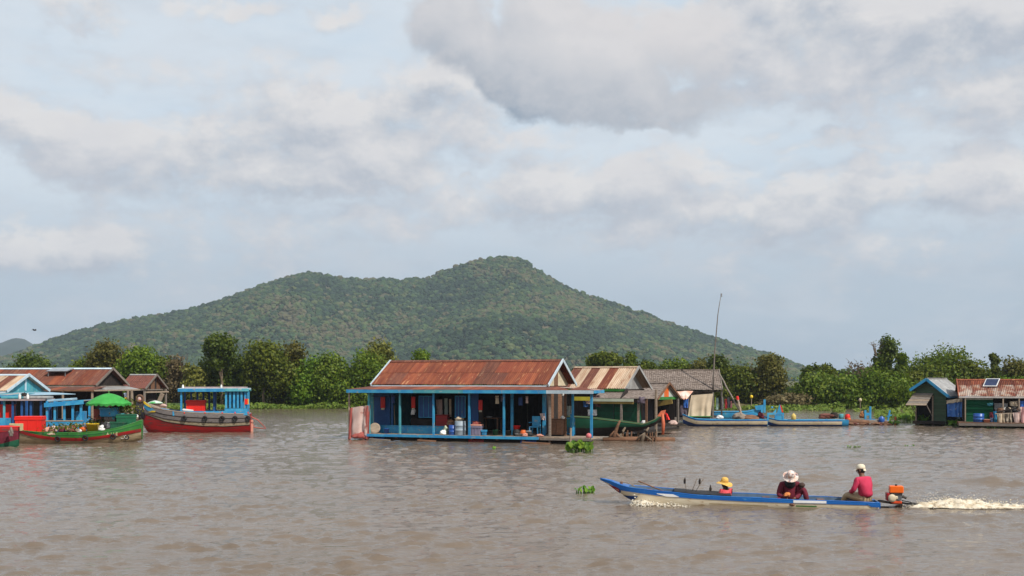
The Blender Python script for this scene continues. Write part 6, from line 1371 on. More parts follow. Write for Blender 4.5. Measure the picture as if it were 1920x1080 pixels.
def middle_boats():
    fr, r, B, u, z = moored_boat('long blue and cream boat moored along the cream tarpaulin', 1440, 1282, 799, 787, 0, 0, 10)
    st = MB().slab([B.pt(u(1283), 1, -1), B.pt(u(1300), 1, -1), B.pt(u(1300), 1, 1), B.pt(u(1283), 1, 1)], .04); st.build('bow_deck', greywood, r)
    fr2, r2, B2, u2, z2 = moored_boat('cream and blue boat with a bright blue stern beside a yellow can', 1592, 1436, 799, 788, 0, 0, 7)
    MB().slab([B2.pt(u2(1437), 1, -1), B2.pt(u2(1455), 1, -1), B2.pt(u2(1455), 1, 1), B2.pt(u2(1437), 1, 1)], .04).build('bow_deck', palewood, r2)
    B2.band(0, 1., u2(1580), u2(1592), 6, out=.016).build('stern_paint', blue, r2, True)
    # third one behind, and the dark prow between
    f3 = Frame(1400, 790, 3); r3 = f3.thing('river_boat', 'sky blue boat moored behind the long cream one, with a tall dark prow', 'boat'); v = -.4
    u3 = lambda px: f3.u(px, v); z3 = lambda y, px: f3.z(y, u3(px), v)
    C = Boat([(u3(1338), .4, -.1, z3(773, 1340)), (u3(1360), .5, -.15, z3(772, 1360)), (u3(1400), .5, -.15, z3(772, 1400)), (u3(1420), .32, .02, z3(768, 1420)), (u3(1432), .05, .2, z3(763, 1432))], .5)
    C.band(0, .5).build('hull', darkwood, r3, True); C.band(.5, 1.).build('strake', blue, r3, True); C.band(.3, 1., inset=.05).build('inner_planking', blue, r3, True); C.rail(.035).build('gunwale', blue, r3, True); C.floor(.15, u3(1340), u3(1428)).build('floor', brownwood, r3)
    b = MB(); x0 = u3(1433); b.slab([(u3(1415), -.42, z3(761, 1420)), (u3(1431), -.42, z3(759, 1430)), (u3(1431), -.42, z3(768, 1430)), (u3(1417), -.42, z3(769, 1420))], .04); b.build('side_board', blue, r3); MB().bb(u3(1431.3), u3(1435.5), -.46, -.38, z3(774, 1433), z3(749, 1433)).build('stem_post', blue, r3)
    MB().tube([(u3(1417), 0, z3(767, 1417)), (u3(1425), -.1, z3(777, 1425)), (u3(1438), -.2, z3(789, 1438))], [.12, .2, .16], 8).build('rudder_stock', maroon, r3, True)
    A = lambda px, y, vv, f=fr2: f.world(f.u(px, vv), vv, f.z(y, f.u(px, vv), vv))
    # blue seat frame in the second boat
    s = fr2.put('seat_frame', 'sky blue engine frame with a pointed back standing in the boat bow', 'frame', fr2.u(1454, -.2), -.2, fr2.z(788, fr2.u(1454, -.2), -.2)); k = fr2.O.y/F
    q = MB(); w = 14*k; h = 14*k
    for sx in (-1, 1): q.bb(sx*w-.05, sx*w+.05, -.05, .05, 0, h)
    q.bb(-w+.05, w-.05, -.045, .045, h-.12, h); q.bb(-.05, .05, -.045, .045, 0, h-.12); q.build('frame', blue, s); MB().bb(-.02, w-.06, -.02, .04, .05, h-.13).build('panel', blue, s)
    MB().slab([(3*k, 0, h+.002), (11*k, 0, h+.002), (8.5*k, 0, h+16*k), (7*k, 0, h+14*k)], .06).build('back', blue, s); MB().slab([(-5*k, 0, h+.004), (1*k, 0, h+.004), (2*k, 0, h+8*k)], .05).build('brace', blue, s)
    MB().beam((9.5*k, .1, h+14*k), (14*k, .1, h+1*k), .07).build('tiller', red, s); MB().ell((-6*k, .05, h+10*k), (2.4*k, .06, 2*k)).build('knob', blue, s, True)
    vessel('yellow_can', 'pale yellow plastic can standing behind the cream boat', 'can', A(1488, 787, .3), [(.13, 0), (.15, .03), (.15, .26), (.10, .33), (.04, .36), (.04, .42), (0, .42)], mat('pale_yellow_plastic', (.62, .46, .12), (.56, .40, .10), 3, .5, .05, 0), 14)
    bundle('white_bundle', 'white bundle lying in the long blue and cream boat', 'bundle', A(1349, 786, -.3, fr), (.5, .3, .3), white, 101)
    bundle('grey_net', 'grey fishing net heaped around the foot of the leaning pole', 'net', A(1388, 788, -.2, fr), (1.0, .5, .6), mat('grey_fishing_net', (.30, .25, .20), (.20, .16, .13), 9, .95, .5, 0), 102)
    bundle('brown_net', 'brown net heap trailing right of the grey fishing net', 'net', A(1402, 788, -.1, fr), (1.4, .5, .4), brownwood, 103)
    # yellow buoy on a stick, and another pale flower-like marker
    for px, y, yb, lb in ((1409, 744, 772, 'yellow ball on a stick standing in the grass behind the blue prow'), (1613, 750, 766, 'pale yellow marker on a stick before the vine mound')):
        Y = 110; p = wpt(px, yb, Y); o = MB().tube([(0, 0, -.2), (0, 0, (yb-y)*Y/F)], .03, 5).build('marker', palewood); o.location = p; tag(o, lb, 'marker'); MB().ell((0, 0, (yb-y)*Y/F), (.16, .16, .18), 10, 6).build('ball', yellow if px < 1500 else cream, o, True)
middle_boats()
def plank_boat():
    # long old boat along the green house, bow to the right with an orange blade on it
    fr = Frame(1160, 825, 10); r = fr.thing('wooden_boat', 'long dark green wooden boat tied along the green walled house', 'boat'); v = -.5
    u = lambda px: fr.u(px, v); z = lambda y, px: fr.z(y, u(px), v)
    B = Boat([(u(1062), .45, .0, z(781, 1062)), (u(1100), .6, -.05, z(783, 1100)), (u(1160), .65, z(813, 1160), z(790, 1160)), (u(1205), .5, z(807, 1205), z(796, 1205)), (u(1228), .28, z(798, 1228), z(787, 1228)), (u(1243), .06, z(782, 1243), z(774, 1243))], .5)
    B.band(0, .55).build('hull', navy if False else darkwood, r, True); B.band(.55, 1.).build('strake', dgreen, r, True); B.band(.35, 1., inset=.05).build('inner_planking', mgreen, r, True); B.rail(.02).build('gunwale', mat('olive_green_rail', (.10, .13, .05), (.13, .13, .06), 4, .7), r, True); B.floor(z(796, 1120), u(1066), u(1215)).build('floor', brownwood, r)  # lower hull coloured dark to paint in the shadow along its foot
    A = lambda px, y, vv: fr.world(fr.u(px, vv), vv, fr.z(y, fr.u(px, vv), vv))
    o = MB(); k = fr.O.y/F; o.slab([(-7*k, 0, -5*k), (4*k, .05, -7*k), (9*k, .05, 6*k), (0, 0, 4*k)], .07); o = o.build('orange_plate', mat('faded_orange_paint', (.50, .13, .06), (.42, .10, .05), 4, .7)); o.location = A(1240, 775, -.75); tag(o, 'faded orange plate crowning the bow of the dark green boat', 'plate')
    o = MB(); o.tube([(0, 0, 0), (.02, 0, 20*k), (-.02, 0, 38*k)], [.06, .085, .06], 7); o = o.build('orange_post', mat('faded_orange_paint', (.50, .13, .06)), None, True); o.location = A(1243, 815, -.7); tag(o, 'orange painted post standing in the water under the orange plate', 'post')
    # stumps and driftwood piles by the deck end
    for px, yt, yb, w, lb in ((1158, 776, 822, .13, 'forked pale driftwood stump between the green boat and the deck'), (1168, 792, 826, .11, 'dark driftwood stump beside the forked pale one'), (1212, 794, 822, .10, 'twisted root post under the green boat bow')):
        b = MB(); h = (yb-yt)*k*.72; b.tube([(-.25, 0, -.2), (-.1, .03, h*.35), (.0, 0, h*.7), (.12, 0, h)], [w*1.1, w*.75, w*.55, w*.35], 7); b.tube([(-.1, .03, h*.3), (.25, -.1, -.1)], [w*.6, w*.4], 6); b.tube([(-.05, 0, h*.5), (-.3, .05, h*.2), (-.45, .05, -.1)], [w*.4, w*.5, w*.35], 6)
        o = b.build('driftwood', barkm if w < .12 else brownwood, None, True); o.location = A(px, yb, -1.0); tag(o, lb, 'driftwood')
    for kx, (px, y, lb) in enumerate(((1130, 817, 'floating log lying across in front of the green boat'), (1198, 808, 'long log raft beam under the green boat'))):
        o = MB().tube([(-1.7, 0, 0), (0, .05, .04), (1.7, .1, 0)], .13, 8).build('log', greywood if kx == 0 else brownwood, None, True); o.location = A(px, y, -.9) ; o.location.z = .05; o.rotation_euler.z = .1*kx-.1; tag(o, lb, 'log')
    for kx, (px, w) in enumerate(((1176, .7), (1222, .6))):
        o = MB(); 
        for j in range(4): o.tube([(j*.12-.2, 0, -.3), (j*.12-.18+random.uniform(-.05, .05), .02, w*random.uniform(.5, .8))], .035, 5)
        o = o.build('stakes', brownwood); o.location = A(px, 820, -.9); o.location.z = 0; tag(o, ['bundle of short stakes right of the driftwood', 'cluster of short stakes under the upturned bow'][kx], 'stakes')
plank_boat()

# ---------------------------------------------------------------- right hand cluster
def right_houses():
    fr = Frame(1745, 798, 36); r = fr.thing('floating_house', 'faded green plank house with bright blue roof edges and an open grey hatch', 'house')
    # gable end faces the river: u runs along the front
    A = lambda px, y, v: Vector((fr.u(px, v), v, fr.z(y, fr.u(px, v), v)))
    zd = .3; v0 = 0.
    uL, uR, uA = fr.u(1717, 0), fr.u(1774, 0), fr.u(1741, 0); zA = fr.z(711, uA, 0); zL, zR = fr.z(727, uL, 0), fr.z(737, uR, 0); D = 3.6
    topz = lambda u: zL+(zA-zL)*(u-uL)/(uA-uL) if u < uA else zA+(zR-zA)*(u-uA)/(uR-uA)
    n = 13; zt0 = min(zL, zR)
    bh = (zt0-zd)/9
    door0, door1, dz = fr.u(1719, 0), fr.u(1748, 0), fr.z(762, fr.u(1735, 0), 0)
    for i in range(9):
        z0 = zd+i*bh; me = None
        segs = [(uL, door0), (door1, uR)] if z0 < fr.z(742, uL, 0)-.1 else [(uL, uR)]
        for (a, b_) in segs: MB().bb(a, b_, 0, .03, z0+.004, z0+bh-.006).build('wall_board', oldgreen, r)
    k = 5
    for i in range(k):
        z0 = zt0+(zA-zt0)*i/k; z1 = zt0+(zA-zt0)*(i+1)/k-.008
        lo = lambda z: uL+(uA-uL)*max(0, (z-zL)/(zA-zL)); hi = lambda z: uR-(uR-uA)*max(0, (z-zR)/(zA-zR))
        MB().slab([(lo(z0), 0, z0), (hi(z0), 0, z0), (hi(z1), 0, z1), (lo(z1), 0, z1)], .03).build('gable_board', oldgreen, r)
    boards(r, 'wall_board', .04, D, uR-.03, zd, zR-.02, .3, oldgreen, 'v'); boards(r, 'wall_board', .04, D, uL+.0, zd, zL-.02, .3, darkwood, 'v'); boards(r, 'wall_board', uL, uR, D, zd, zt0, .3, darkwood)
    MB().bb(door0, door1, .6, .63, zd, fr.z(741, uL, 0)).build('hatch_shade_panel', black, r)  # black panel painting the darkness inside the open hatch
    # roof slopes run back over the depth, eaves overhanging
    def roofside(u_e, z_e, name='roof_sheet'):
        e = Vector((u_e-uA, 0, z_e-zA)); m = 6; o = .45
        ue = uA+e.x*1.28; ze_ = zA+e.z*1.28
        for i in range(m):
            a, b_ = -o+(D+o*2)*i/m, -o+(D+o*2)*(i+1)/m+.03; up = .004+.012*(i % 2)
            pts = [(uA, a, zA+up+.03), (ue, a, ze_+up+.03), (ue, b_, ze_+up+.03), (uA, b_, zA+up+.03)]
            if u_e > uA: pts = pts
            else: pts = pts[::-1]
            MB().slab(pts, .02).build(name, zinc, r)
        MB().beam((uA, -o-.03, zA+.0), (ue, -o-.03, ze_+.0), .05, .17).build('barge_board', blue, r)
        MB().beam((ue, -o, ze_-.02), (ue, D+o, ze_-.02), .05, .10).build('eave_board', blue, r)
    roofside(uR, zR); roofside(uL, zL)
    MB().beam((uA, -.48, zA+.06), (uA, D+.4, zA+.06), .14, .05).build('ridge_cap', zinc, r)
    hz0, hz1 = fr.z(737, door0, -.05), fr.z(760, door0, -1.1); ha, hb_ = fr.u(1714, -.05), fr.u(1750, -.05); n = 6
    for i in range(n):
        a, b_ = i/n, (i+1)/n-.02; L = lambda t: (-.06-1.0*t, hz0+(hz1-hz0)*t)
        (va, za), (vb, zb_) = L(a), L(b_); MB().slab([(ha-.25*b_, vb, zb_), (hb_-.18*b_, vb, zb_), (hb_-.18*a, va, za), (ha-.25*a, va, za)], .025).build('hatch_board', palewood if i % 2 else greywood, r)
    for uu in (door1, door0): MB().beam((uu, -.02, zd+.3), (uu-.1, -.95, hz1+.06), .04).build('hatch_strut', greywood, r)
    post(r, fr, 1749, -.05, -.2, fr.z(742, door1, 0), palewood, .08); post(r, fr, 1717.5, -.05, -.2, fr.z(765, door0, 0), palewood, .07)
    MB().bb(uL-.1, uR+.1, -.3, D, .1, zd-.01).build('deck', darkwood, r)
    W_ = lambda px, y, v: fr.world(fr.u(px, v), v, fr.z(y, fr.u(px, v), v))
    ln = MB().tube([W_(1774, 751, -.3), W_(1806, 748, -.3)], .025, 5).build('tarpaulin_pole', palewood); tag(ln, 'pole that carries the blue tarpaulin between the two right houses', 'pole')
    tag(cloth('blue_tarpaulin', tarp_blue, W_(1775, 756, -.3), W_(1804, 753, -.3), W_(1803, 782, -.4), W_(1776, 781, -.4), 3.2, .06, None, 40, 14), 'blue striped tarpaulin hung between the plank house and the rusty roofed house', 'tarpaulin')
    tag(cloth('tan_cloth', tarp_cream, W_(1775, 751, -.35), W_(1806, 746, -.35), W_(1803, 753, -.42), W_(1774, 757, -.42), 3, .05), 'tan cloth slung over the pole above the blue tarpaulin', 'cloth')
    # second house
    f2 = Frame(1850, 802, 19); r2 = f2.thing('floating_house', 'green corrugated house under a patchy rusted roof with a solar panel', 'house')
    VE, VR = 0, 2.6; u = lambda px, v=0: f2.u(px, v); z = lambda y, px=1850, v=0: f2.z(y, u(px, v), v); ua, ub = u(1797, 1), u(2010, 1); zr, ze = z(713, 1850, VR), z(743.5); VB = 5.0
    random.seed(5)
    slope(r2, ua+.0, ub, VR, zr, VE, ze, .8, lambda i, j: [rust, rust_patchy][j] if random.random() < .9 else [rust_patchy, rust_dark][j], 2, 8, split=[(0, .3), (.3, 1)]); slope(r2, ua, ub, VR, zr, VB, ze, .8, lambda i, j: rust, 1, 8)
    MB().slab([(ua, VR-.18, zr), (ub, VR-.18, zr), (ub, VR, zr+.08), (ua, VR, zr+.08)], .015).build('ridge_cap', rust, r2); MB().slab([(ua, VR, zr+.08), (ub, VR, zr+.08), (ub, VR+.18, zr), (ua, VR+.18, zr)], .015).build('ridge_cap', rust, r2)
    for (a, b_) in ((VE-.03, VR), (VB, VR)): MB().beam((ua-.03, a, ze-.02), (ua-.03, b_, zr+.04), .05, .16).build('barge_board', rust, r2)
    MB().bb(ua-.02, ub, VE-.10, VE-.02, ze-.09, ze+.01).build('gutter', mat('pale_gutter_metal', (.50, .46, .44), (.4, .36, .33), 3, .5), r2)
    zd = .35; wv = .35; wa, wb = u(1809, wv), u(1862, wv); zt = z(750, 1840, wv)
    nrow = 4; hh = (zt-zd)/nrow
    for i in range(nrow):
        ob = link('wall_sheet', sheet_mesh(hh+.03, wb-wa, mgreen, 5, .018), r2); ob.matrix_basis = Matrix(((0, -1, 0, wb), (0, 0, -1, wv-.004*i), (1, 0, 0, zd+i*hh), (0, 0, 0, 1)))
    MB().bb(wa, wb, wv-.05, wv-.01, zt+.01, zt+.1).build('wall_rail', mat('pale_cream_green_paint', (.42, .46, .36)), r2); MB().bb(ua+.3, ub, wv+.02, wv+.06, zt+.1, ze-.02).build('wall_top', dgreen, r2)
    boards(r2, 'wall_board', wb, ub, 1.3, zd, ze-.1, .3, darkwood); boards(r2, 'wall_board', wv, VB-.4, wa-.1, zd, ze-.1, .3, darkwood, 'v'); boards(r2, 'wall_board', wa, ub, VB-.4, zd, ze-.1, .3, darkwood)
    MB().bb(wa-.4, ub, -.9, VB-.3, .16, zd-.004).build('deck', brownwood, r2); MB().bb(wa-.4, ub, -.94, -.902, .14, .30).build('deck_edge', greywood, r2)
    for px in (1810, 1881, 1911): post(r2, f2, px, -.05, -.3, ze-.1, palewood, .07)
    v = VR-.95; k = f2.O.y/F; uu = u(1859, v); sl = (zr-ze)/(VR-VE); zz = zr-(VR-v)*sl+.22
    p = f2.put('solar_panel', 'dark blue solar panel with pale frame on the patchy rusted roof', 'solar panel', uu, v, zz); R = Matrix.Rotation(math.radians(34), 3, 'X'); S_ = Matrix(((1, .28, 0), (0, 1, 0), (0, 0, 1)))
    for nm, d, m in (('frame', (-.40, .40, -.42, .42, -.02, .02), white), ('cells', (-.35, .35, -.36, .36, .021, .028), mat('deep_blue_cells', (.02, .03, .07), (.03, .045, .10), 3, .2, 0, 0))):
        b = MB(); b.bb(*d); b.v = [tuple(R @ (S_ @ Vector(q))) for q in b.v]; b.build(nm, m, p)
    b = MB()
    for sx in (-.3, .3): b.beam((sx, -.3, -.24), (sx, -.3, -.6), .04)
    b.build('prop', grey, p)
    W2 = lambda px, y, v: f2.world(f2.u(px, v), v, f2.z(y, f2.u(px, v), v))
    vessel('blue_drum', 'deep blue plastic drum in front of the green corrugated wall', 'drum', f2.world(u(1835, -.4), -.4, zd), drumprof(.31, .52), plastic_blue, 18)
    vessel('tan_basin', 'tan basin on the deck right of the deep blue drum', 'basin', f2.world(u(1850, -.6), -.6, zd), tubprof(.2, .18), peach, 14)
    C = lambda nm, lb, m, q, v, fo=2, dp=.04, cat='cloth': tag(cloth(nm, m, *[W2(x, y, v) for x, y in q], fo, dp), lb, cat)
    C('blue_cloth', 'bright blue cloth hanging at the right end of the green wall', blue, [(1863, 771), (1869, 771), (1870, 799), (1864, 799)], -.15, 1)
    C('maroon_shirt', 'maroon shirt hanging over blue trousers at the green wall', mat('maroon_cloth', (.10, .010, .020)), [(1856, 773), (1862, 773), (1863, 783), (1855, 783)], -.2, 1, .03, 'laundry')
    C('blue_trousers', 'pale blue trousers hanging below the maroon shirt', mat('denim_blue', (.14, .20, .34), (.2, .26, .4), 3, .8), [(1857, 783.5), (1862, 783.5), (1862, 797), (1857, 797)], -.2, 1, .02, 'laundry')
    C('teal_rag', 'small teal rag on the top rail of the green wall', teal, [(1851, 756), (1862, 755), (1862, 760), (1852, 761)], .2, 1.5, .02)
    C('grey_sheet', 'upper grey sheet leaning behind the cream cloths', zinc, [(1864, 756), (1890, 756), (1889, 763), (1865, 764)], .5, 2, .02, 'sheet')
    C('grey_sheet', 'lower grey sheet leaning behind the cream cloths', zinc, [(1864, 764.5), (1886, 763.5), (1884, 769), (1866, 770)], .42, 2, .02, 'sheet')
    C('tan_hanging', 'tan round topped cloth hanging under the gutter', tarp_cream, [(1893, 753), (1908, 752), (1908, 762), (1894, 761)], .2, 2, .06)
    C('blue_laundry', 'dark blue garment hanging at the right picture edge under the gutter', plastic_blue, [(1911, 752), (1924, 751), (1924, 769), (1911, 767)], .1, 1.6, .05, 'laundry')
    C('cream_cloth', 'first cream cloth drying along the deck, next to the bright blue one', tarp_cream, [(1870, 776), (1883, 776), (1884, 796), (1871, 796)], -.5, 1.5, .07)
    C('cream_cloth', 'mottled cream cloth in the middle of the drying row', mat('mottled_brown_cloth', (.42, .36, .28), (.14, .11, .08), 4, .85), [(1884, 775), (1897, 776), (1899, 796), (1885, 797)], -.48, 2, .07)
    C('cream_cloth', 'long cream cloth with peach edge at the end of the drying row', tarp_pink, [(1899, 774), (1915, 773), (1911, 797), (1903, 798)], -.52, 1.2, .07)
    C('pink_cloth', 'pale rose cloth hanging at the right picture edge', mat('rose_cloth', (.60, .34, .32), (.50, .20, .2), 3, .85), [(1915, 763), (1930, 762), (1930, 797), (1914, 797)], -.55, 2, .06)
    for kx, (q0, q1, lb) in enumerate((((1868, 773), (1908, 765), 'slanting dark pole above the row of drying cloths'), ((1866, 776), (1915, 775), 'level pole from which the cream cloths hang'), ((1864, 799), (1925, 799), 'long pole lying on the deck edge below the drying cloths'))):
        o = MB().tube([W2(*q0, -.45), W2(*q1, -.45)], .045, 6).build('pole', darkwood if kx == 0 else palewood); tag(o, lb, 'pole')
    for kx in range(7):
        px = 1876+kx*6.5; bundle('deck_bundle', ['brown sack', 'grey sack', 'dark sack', 'tan sack', 'black sack', 'chestnut sack', 'pale sack'][kx]+' piled behind the drying cloths', 'sack', W2(px, 775, .0+.1*(kx % 2)), (.45, .4, .42), [brownwood, zinc, darkwood, tarp_cream, tyre, brownwood, tarp_pink][kx], 120+kx, 'sacks behind the drying cloths')
right_houses()
def raft_clutter():
    # debris raft right of the cream boat
    f = Frame(1640, 797, 0); W_ = lambda px, y, v=0.: f.world(f.u(px, v), v, f.z(y, f.u(px, v), v)); k = f.O.y/F
    for i, (px, y, L, w, lb) in enumerate(((1612, 795, 2.4, .12, 'long brown log floating right of the blue stern'), (1630, 791, 2.2, .14, 'grey brown log behind the long brown one'), (1648, 797, 1.8, .10, 'short reddish log at the end of the floating debris'), (1605, 789, 1.6, .15, 'thick log close behind the blue stern'), (1662, 794, 1.5, .09, 'thin log below the blue jug'))):
        o = MB().tube([(-L/2, 0, 0), (0, .06, .05), (L/2, 0, .02)], [w, w*1.1, w*.8], 8).build('log', [brownwood, greywood, thatch_brown, brownwood, greywood][i], None, True); o.location = W_(px, y, .2*(i % 3)); o.location.z = .08+.08*(i % 2); o.rotation_euler.z = random.uniform(-.2, .2); tag(o, lb, 'log')
    for i in range(10):
        px = 1590+i*8+random.uniform(-2, 2); bundle('driftwood_clump', ['first brown drift clump, touching the blue stern', 'second drift clump, reddish, just past the blue stern', 'third drift clump, grey, below the dark logs', 'fourth drift clump, brown, under the H shaped frame', 'fifth drift clump, reddish, right under the frame base', 'sixth drift clump, grey, left of the blue jug', 'seventh drift clump, brown, touching the blue jug', 'eighth drift clump, reddish, right of the blue jug', 'ninth drift clump, grey, below the slim blue board', 'last drift clump, beside the short orange stake'][i], 'debris', W_(px, 797.5, .1*(i % 3)), (random.uniform(.5, .9), .6, random.uniform(.18, .34)), [brownwood, thatch_brown, greywood][i % 3], 140+i, 'drift clumps among the floating logs', random.random()*3)
    b = f.put('engine_stand', 'sky blue H shaped engine frame standing on the drift raft', 'frame', f.u(1627, .4), .4, f.z(784, f.u(1627, .4), .4)); q = MB(); q.bb(-.22, -.10, -.05, .05, -.1, 15*k); q.bb(.10, .22, -.05, .05, -.1, 22*k); q.build('uprights', blue, b); MB().bb(-.098, .098, -.05, .05, 5*k, 10*k).build('crossbar', blue, b); MB().bb(-.1, .42, -.2, .2, -.16, -.06).build('base', blue, b)
    o = bundle('orange_jar', 'orange brown clay jar left of the H shaped frame', 'jar', W_(1616, 784, .5), (.3, .3, .5), mat('clay_orange', (.36, .15, .05), (.25, .10, .04), 4, .8), 151)
    vessel('blue_jug', 'blue plastic jug lying among the drift clumps', 'jug', W_(1653, 792, .1), jarprof(.19, .40, .4), plastic_blue, 14); vessel('red_jar', 'red plastic jar at the tip of the cream boat stern', 'jar', W_(1589, 787, .6), jarprof(.17, .36), red, 14); vessel('orange_pot', 'orange pot just under the red plastic jar', 'pot', W_(1591, 789, .2), jarprof(.15, .2), orange, 14)
    vessel('white_basin', 'white and pink basin right of the blue plastic jug', 'basin', W_(1661, 795, .1), tubprof(.2, .2), tarp_pink, 14); vessel('dark_jar', 'round dark clay jar at the left end of the drift raft', 'jar', W_(1564, 784, .9), jarprof(.26, .36), darkwood, 14); bundle('orange_net', 'rusty orange net heap behind the cream boat', 'net', W_(1551, 785, .9), (1.1, .6, .42), thatch_brown, 152)
    vessel('teal_can', 'teal can between the dark clay jar and the red jar', 'can', W_(1577, 785, .8), drumprof(.16, .3), teal, 12)
    st = MB(); st.beam((0, 0, -.2), (.15, 0, 18*k), .09); st.beam((-.05, 0, 6*k), (.28, 0, 9*k), .06); st = st.build('blue_prow_board', blue); st.location = W_(1664, 787, .3); tag(st, 'slim sky blue board standing behind the white and pink basin', 'board')
    st = MB().beam((0, 0, -.3), (.03, 0, 16*k), .10).build('orange_stake', mat('faded_orange_paint', (.50, .13, .06))); st.location = W_(1678, 797, .1); tag(st, 'short orange stake at the right end of the drift raft', 'stake')
raft_clutter()

# ---------------------------------------------------------------- water hyacinth
def hyacinth(label, px, py, wpx, hpx, n, flat=False):
    p = onwater(px, py); k = p.y/F; r = thing('water_hyacinth', label, 'plant', p, 0, 'floating water hyacinth clumps'); b = MB(); w = wpx*k/2; h = hpx*k
    stems = MB()
    for i in range(n):
        a = random.uniform(0, 6.28); d = math.sqrt(random.random()); x, y = math.cos(a)*d*w, math.sin(a)*d*w*.55; hh = h*random.uniform(.35, 1)*(1-.45*d); lx, ly = random.uniform(-.4, .4)*hh, random.uniform(-.3, .3)*hh
        stems.tube([(x, y, -.05), (x+lx*.4, y+ly*.4, hh*.6), (x+lx, y+ly, hh)], [.018, .014, .008], 4)
        s = random.uniform(.09, .16)*(1.0 if not flat else .8)*min(1., max(.4, hpx*k/.42)); tilt = Matrix.Rotation(random.uniform(.5, 1.3) if not flat else random.uniform(0, .5), 3, 'X'); rz = Matrix.Rotation(random.uniform(-1.5, 1.5), 3, 'Z'); c = Vector((x+lx, y+ly, hh)); vs = [c]; m = 9
        for j in range(m): t = 2*math.pi*j/m; vs.append(c + rz @ (tilt @ Vector((math.sin(t)*s*.8, (math.cos(t)*.9+.7)*s, .25*s*math.sin(t)**2))))
        b.add(vs, [(0, j+1, (j+1) % m+1) for j in range(m)])
    b.build('leaves', LEAF['hyacinth'], r); stems.build('stems', mat('hyacinth_stem', (.10, .18, .04), (.08, .13, .03), 4, .6), r)
random.seed(31)
hyacinth('bushy floating hyacinth clump right below the end of the blue veranda', 1088, 849, 52, 21, 72)
hyacinth('small hyacinth clump floating ahead of the motor boat prow', 1097, 926, 34, 13, 24)
hyacinth('flat hyacinth patch drifting on open water left of the debris raft shore', 1600, 839, 26, 4, 22, True)
hyacinth('thin hyacinth patch drifting on open water before the plank house', 1706, 837, 20, 4, 12, True)
hyacinth('tiny hyacinth sprig floating in front of the big blue veranda', 926, 843, 9, 5, 7)
hyacinth('lush hyacinth clump growing along the foot of the plank house', 1737, 797, 44, 20, 90)
hyacinth('upright hyacinth clump beside the deck of the plank house hatch', 1755, 796, 40, 17, 70)
hyacinth('low hyacinth clump below the blue tarpaulin', 1788, 799, 36, 11, 45)
hyacinth('low hyacinth clump in front of the bright blue cloth', 1862, 803, 26, 8, 25, True)
hyacinth('wide hyacinth clump between the drift raft and the hatch', 1700, 792, 46, 15, 70)
hyacinth('sparse hyacinth clump at the right end of the drift logs', 1678, 797, 26, 9, 24)
def weed():
    C = []; D = []
    for i in range(5200):
        px = random.uniform(1440, 1720); Y = random.uniform(80, 108) if px > 1640 else random.uniform(100, 112)
        if mnoise.noise((px*.05, Y*.2, 2)) < (-.05 if px > 1640 else .12): continue
        x = (px-CX)/F*Y; C.append((x, Y, random.uniform(.02, .22))); D.append((0, -.4, 1))
    me = leaf_mesh('floating_weed', np.array(C), np.array(D), rng.uniform(.1, .22, len(C)), LEAF['grass'], .5); tag(link('floating_weed', me), 'thin mats of green floating weed near the far right bank', 'weed', None, 'stuff')
weed()
def pale_shelter():
    p = wpt(545, 757, 118); r = thing('shelter', 'pale sheeted shelter half hidden under the left bank trees', 'shelter', p, 0)
    for i in range(5): MB().slab([(-2.0+i*.8, -.6, .62+.05*(i % 2)), (-1.22+i*.8, -.6, .62+.05*(i % 2)), (-1.22+i*.8, .8, .95), (-2.0+i*.8, .8, .95)], .04).build('roof_sheet', [white, zinc, tarp_pink, zinc, white][i], r)
    for x in (-1.9, 0, 1.9): MB().bb(x-.05, x+.05, -.5, -.4, -.4, .6).build('post', darkwood, r)
pale_shelter()
def bird():
    r = thing('bird', 'small dark bird flying low over the left shoulder of the hill', 'bird', wpt(65, 619, 130)); b = MB(); b.ell((0, 0, 0), (.22, .08, .08), 8, 6)
    for s_ in (-1, 1): b.slab([(.08, s_*.05, .02), (-.12, s_*.05, .02), (-.1, s_*.42, .12), (.02, s_*.44, .13)], .02)
    b.slab([(-.18, -.05, 0), (-.36, -.08, 0), (-.36, .08, 0), (-.18, .05, 0)], .02); b.build('body', darkwood, r)
bird()
# ---------------------------------------------------------------- people
def skin_mesh(name, V, E, R, sub=2):
    me = bpy.data.meshes.new(name); me.from_pydata(V, E, []); ob = bpy.data.objects.new(name, me); COL.objects.link(ob)
    ob.modifiers.new('skin', 'SKIN'); sl = me.skin_vertices[0].data
    for i, r in enumerate(R): sl[i].radius = (r, r) if not hasattr(r, '__len__') else r; sl[i].use_root = (i == 0)
    ss = ob.modifiers.new('sub', 'SUBSURF'); ss.levels = sub; ss.render_levels = sub
    dg = bpy.context.evaluated_depsgraph_get(); out = bpy.data.meshes.new_from_object(ob.evaluated_get(dg)); bpy.data.objects.remove(ob)
    for p in out.polygons: p.use_smooth = True
    return out
def join_mb(me, mb):
    b = bmesh.new(); b.from_mesh(me); vs = [b.verts.new(v) for v in mb.v]
    for f in mb.f:
        try: b.faces.new([vs[i] for i in f]).smooth = True
        except ValueError: pass
    b.to_mesh(me); b.free()
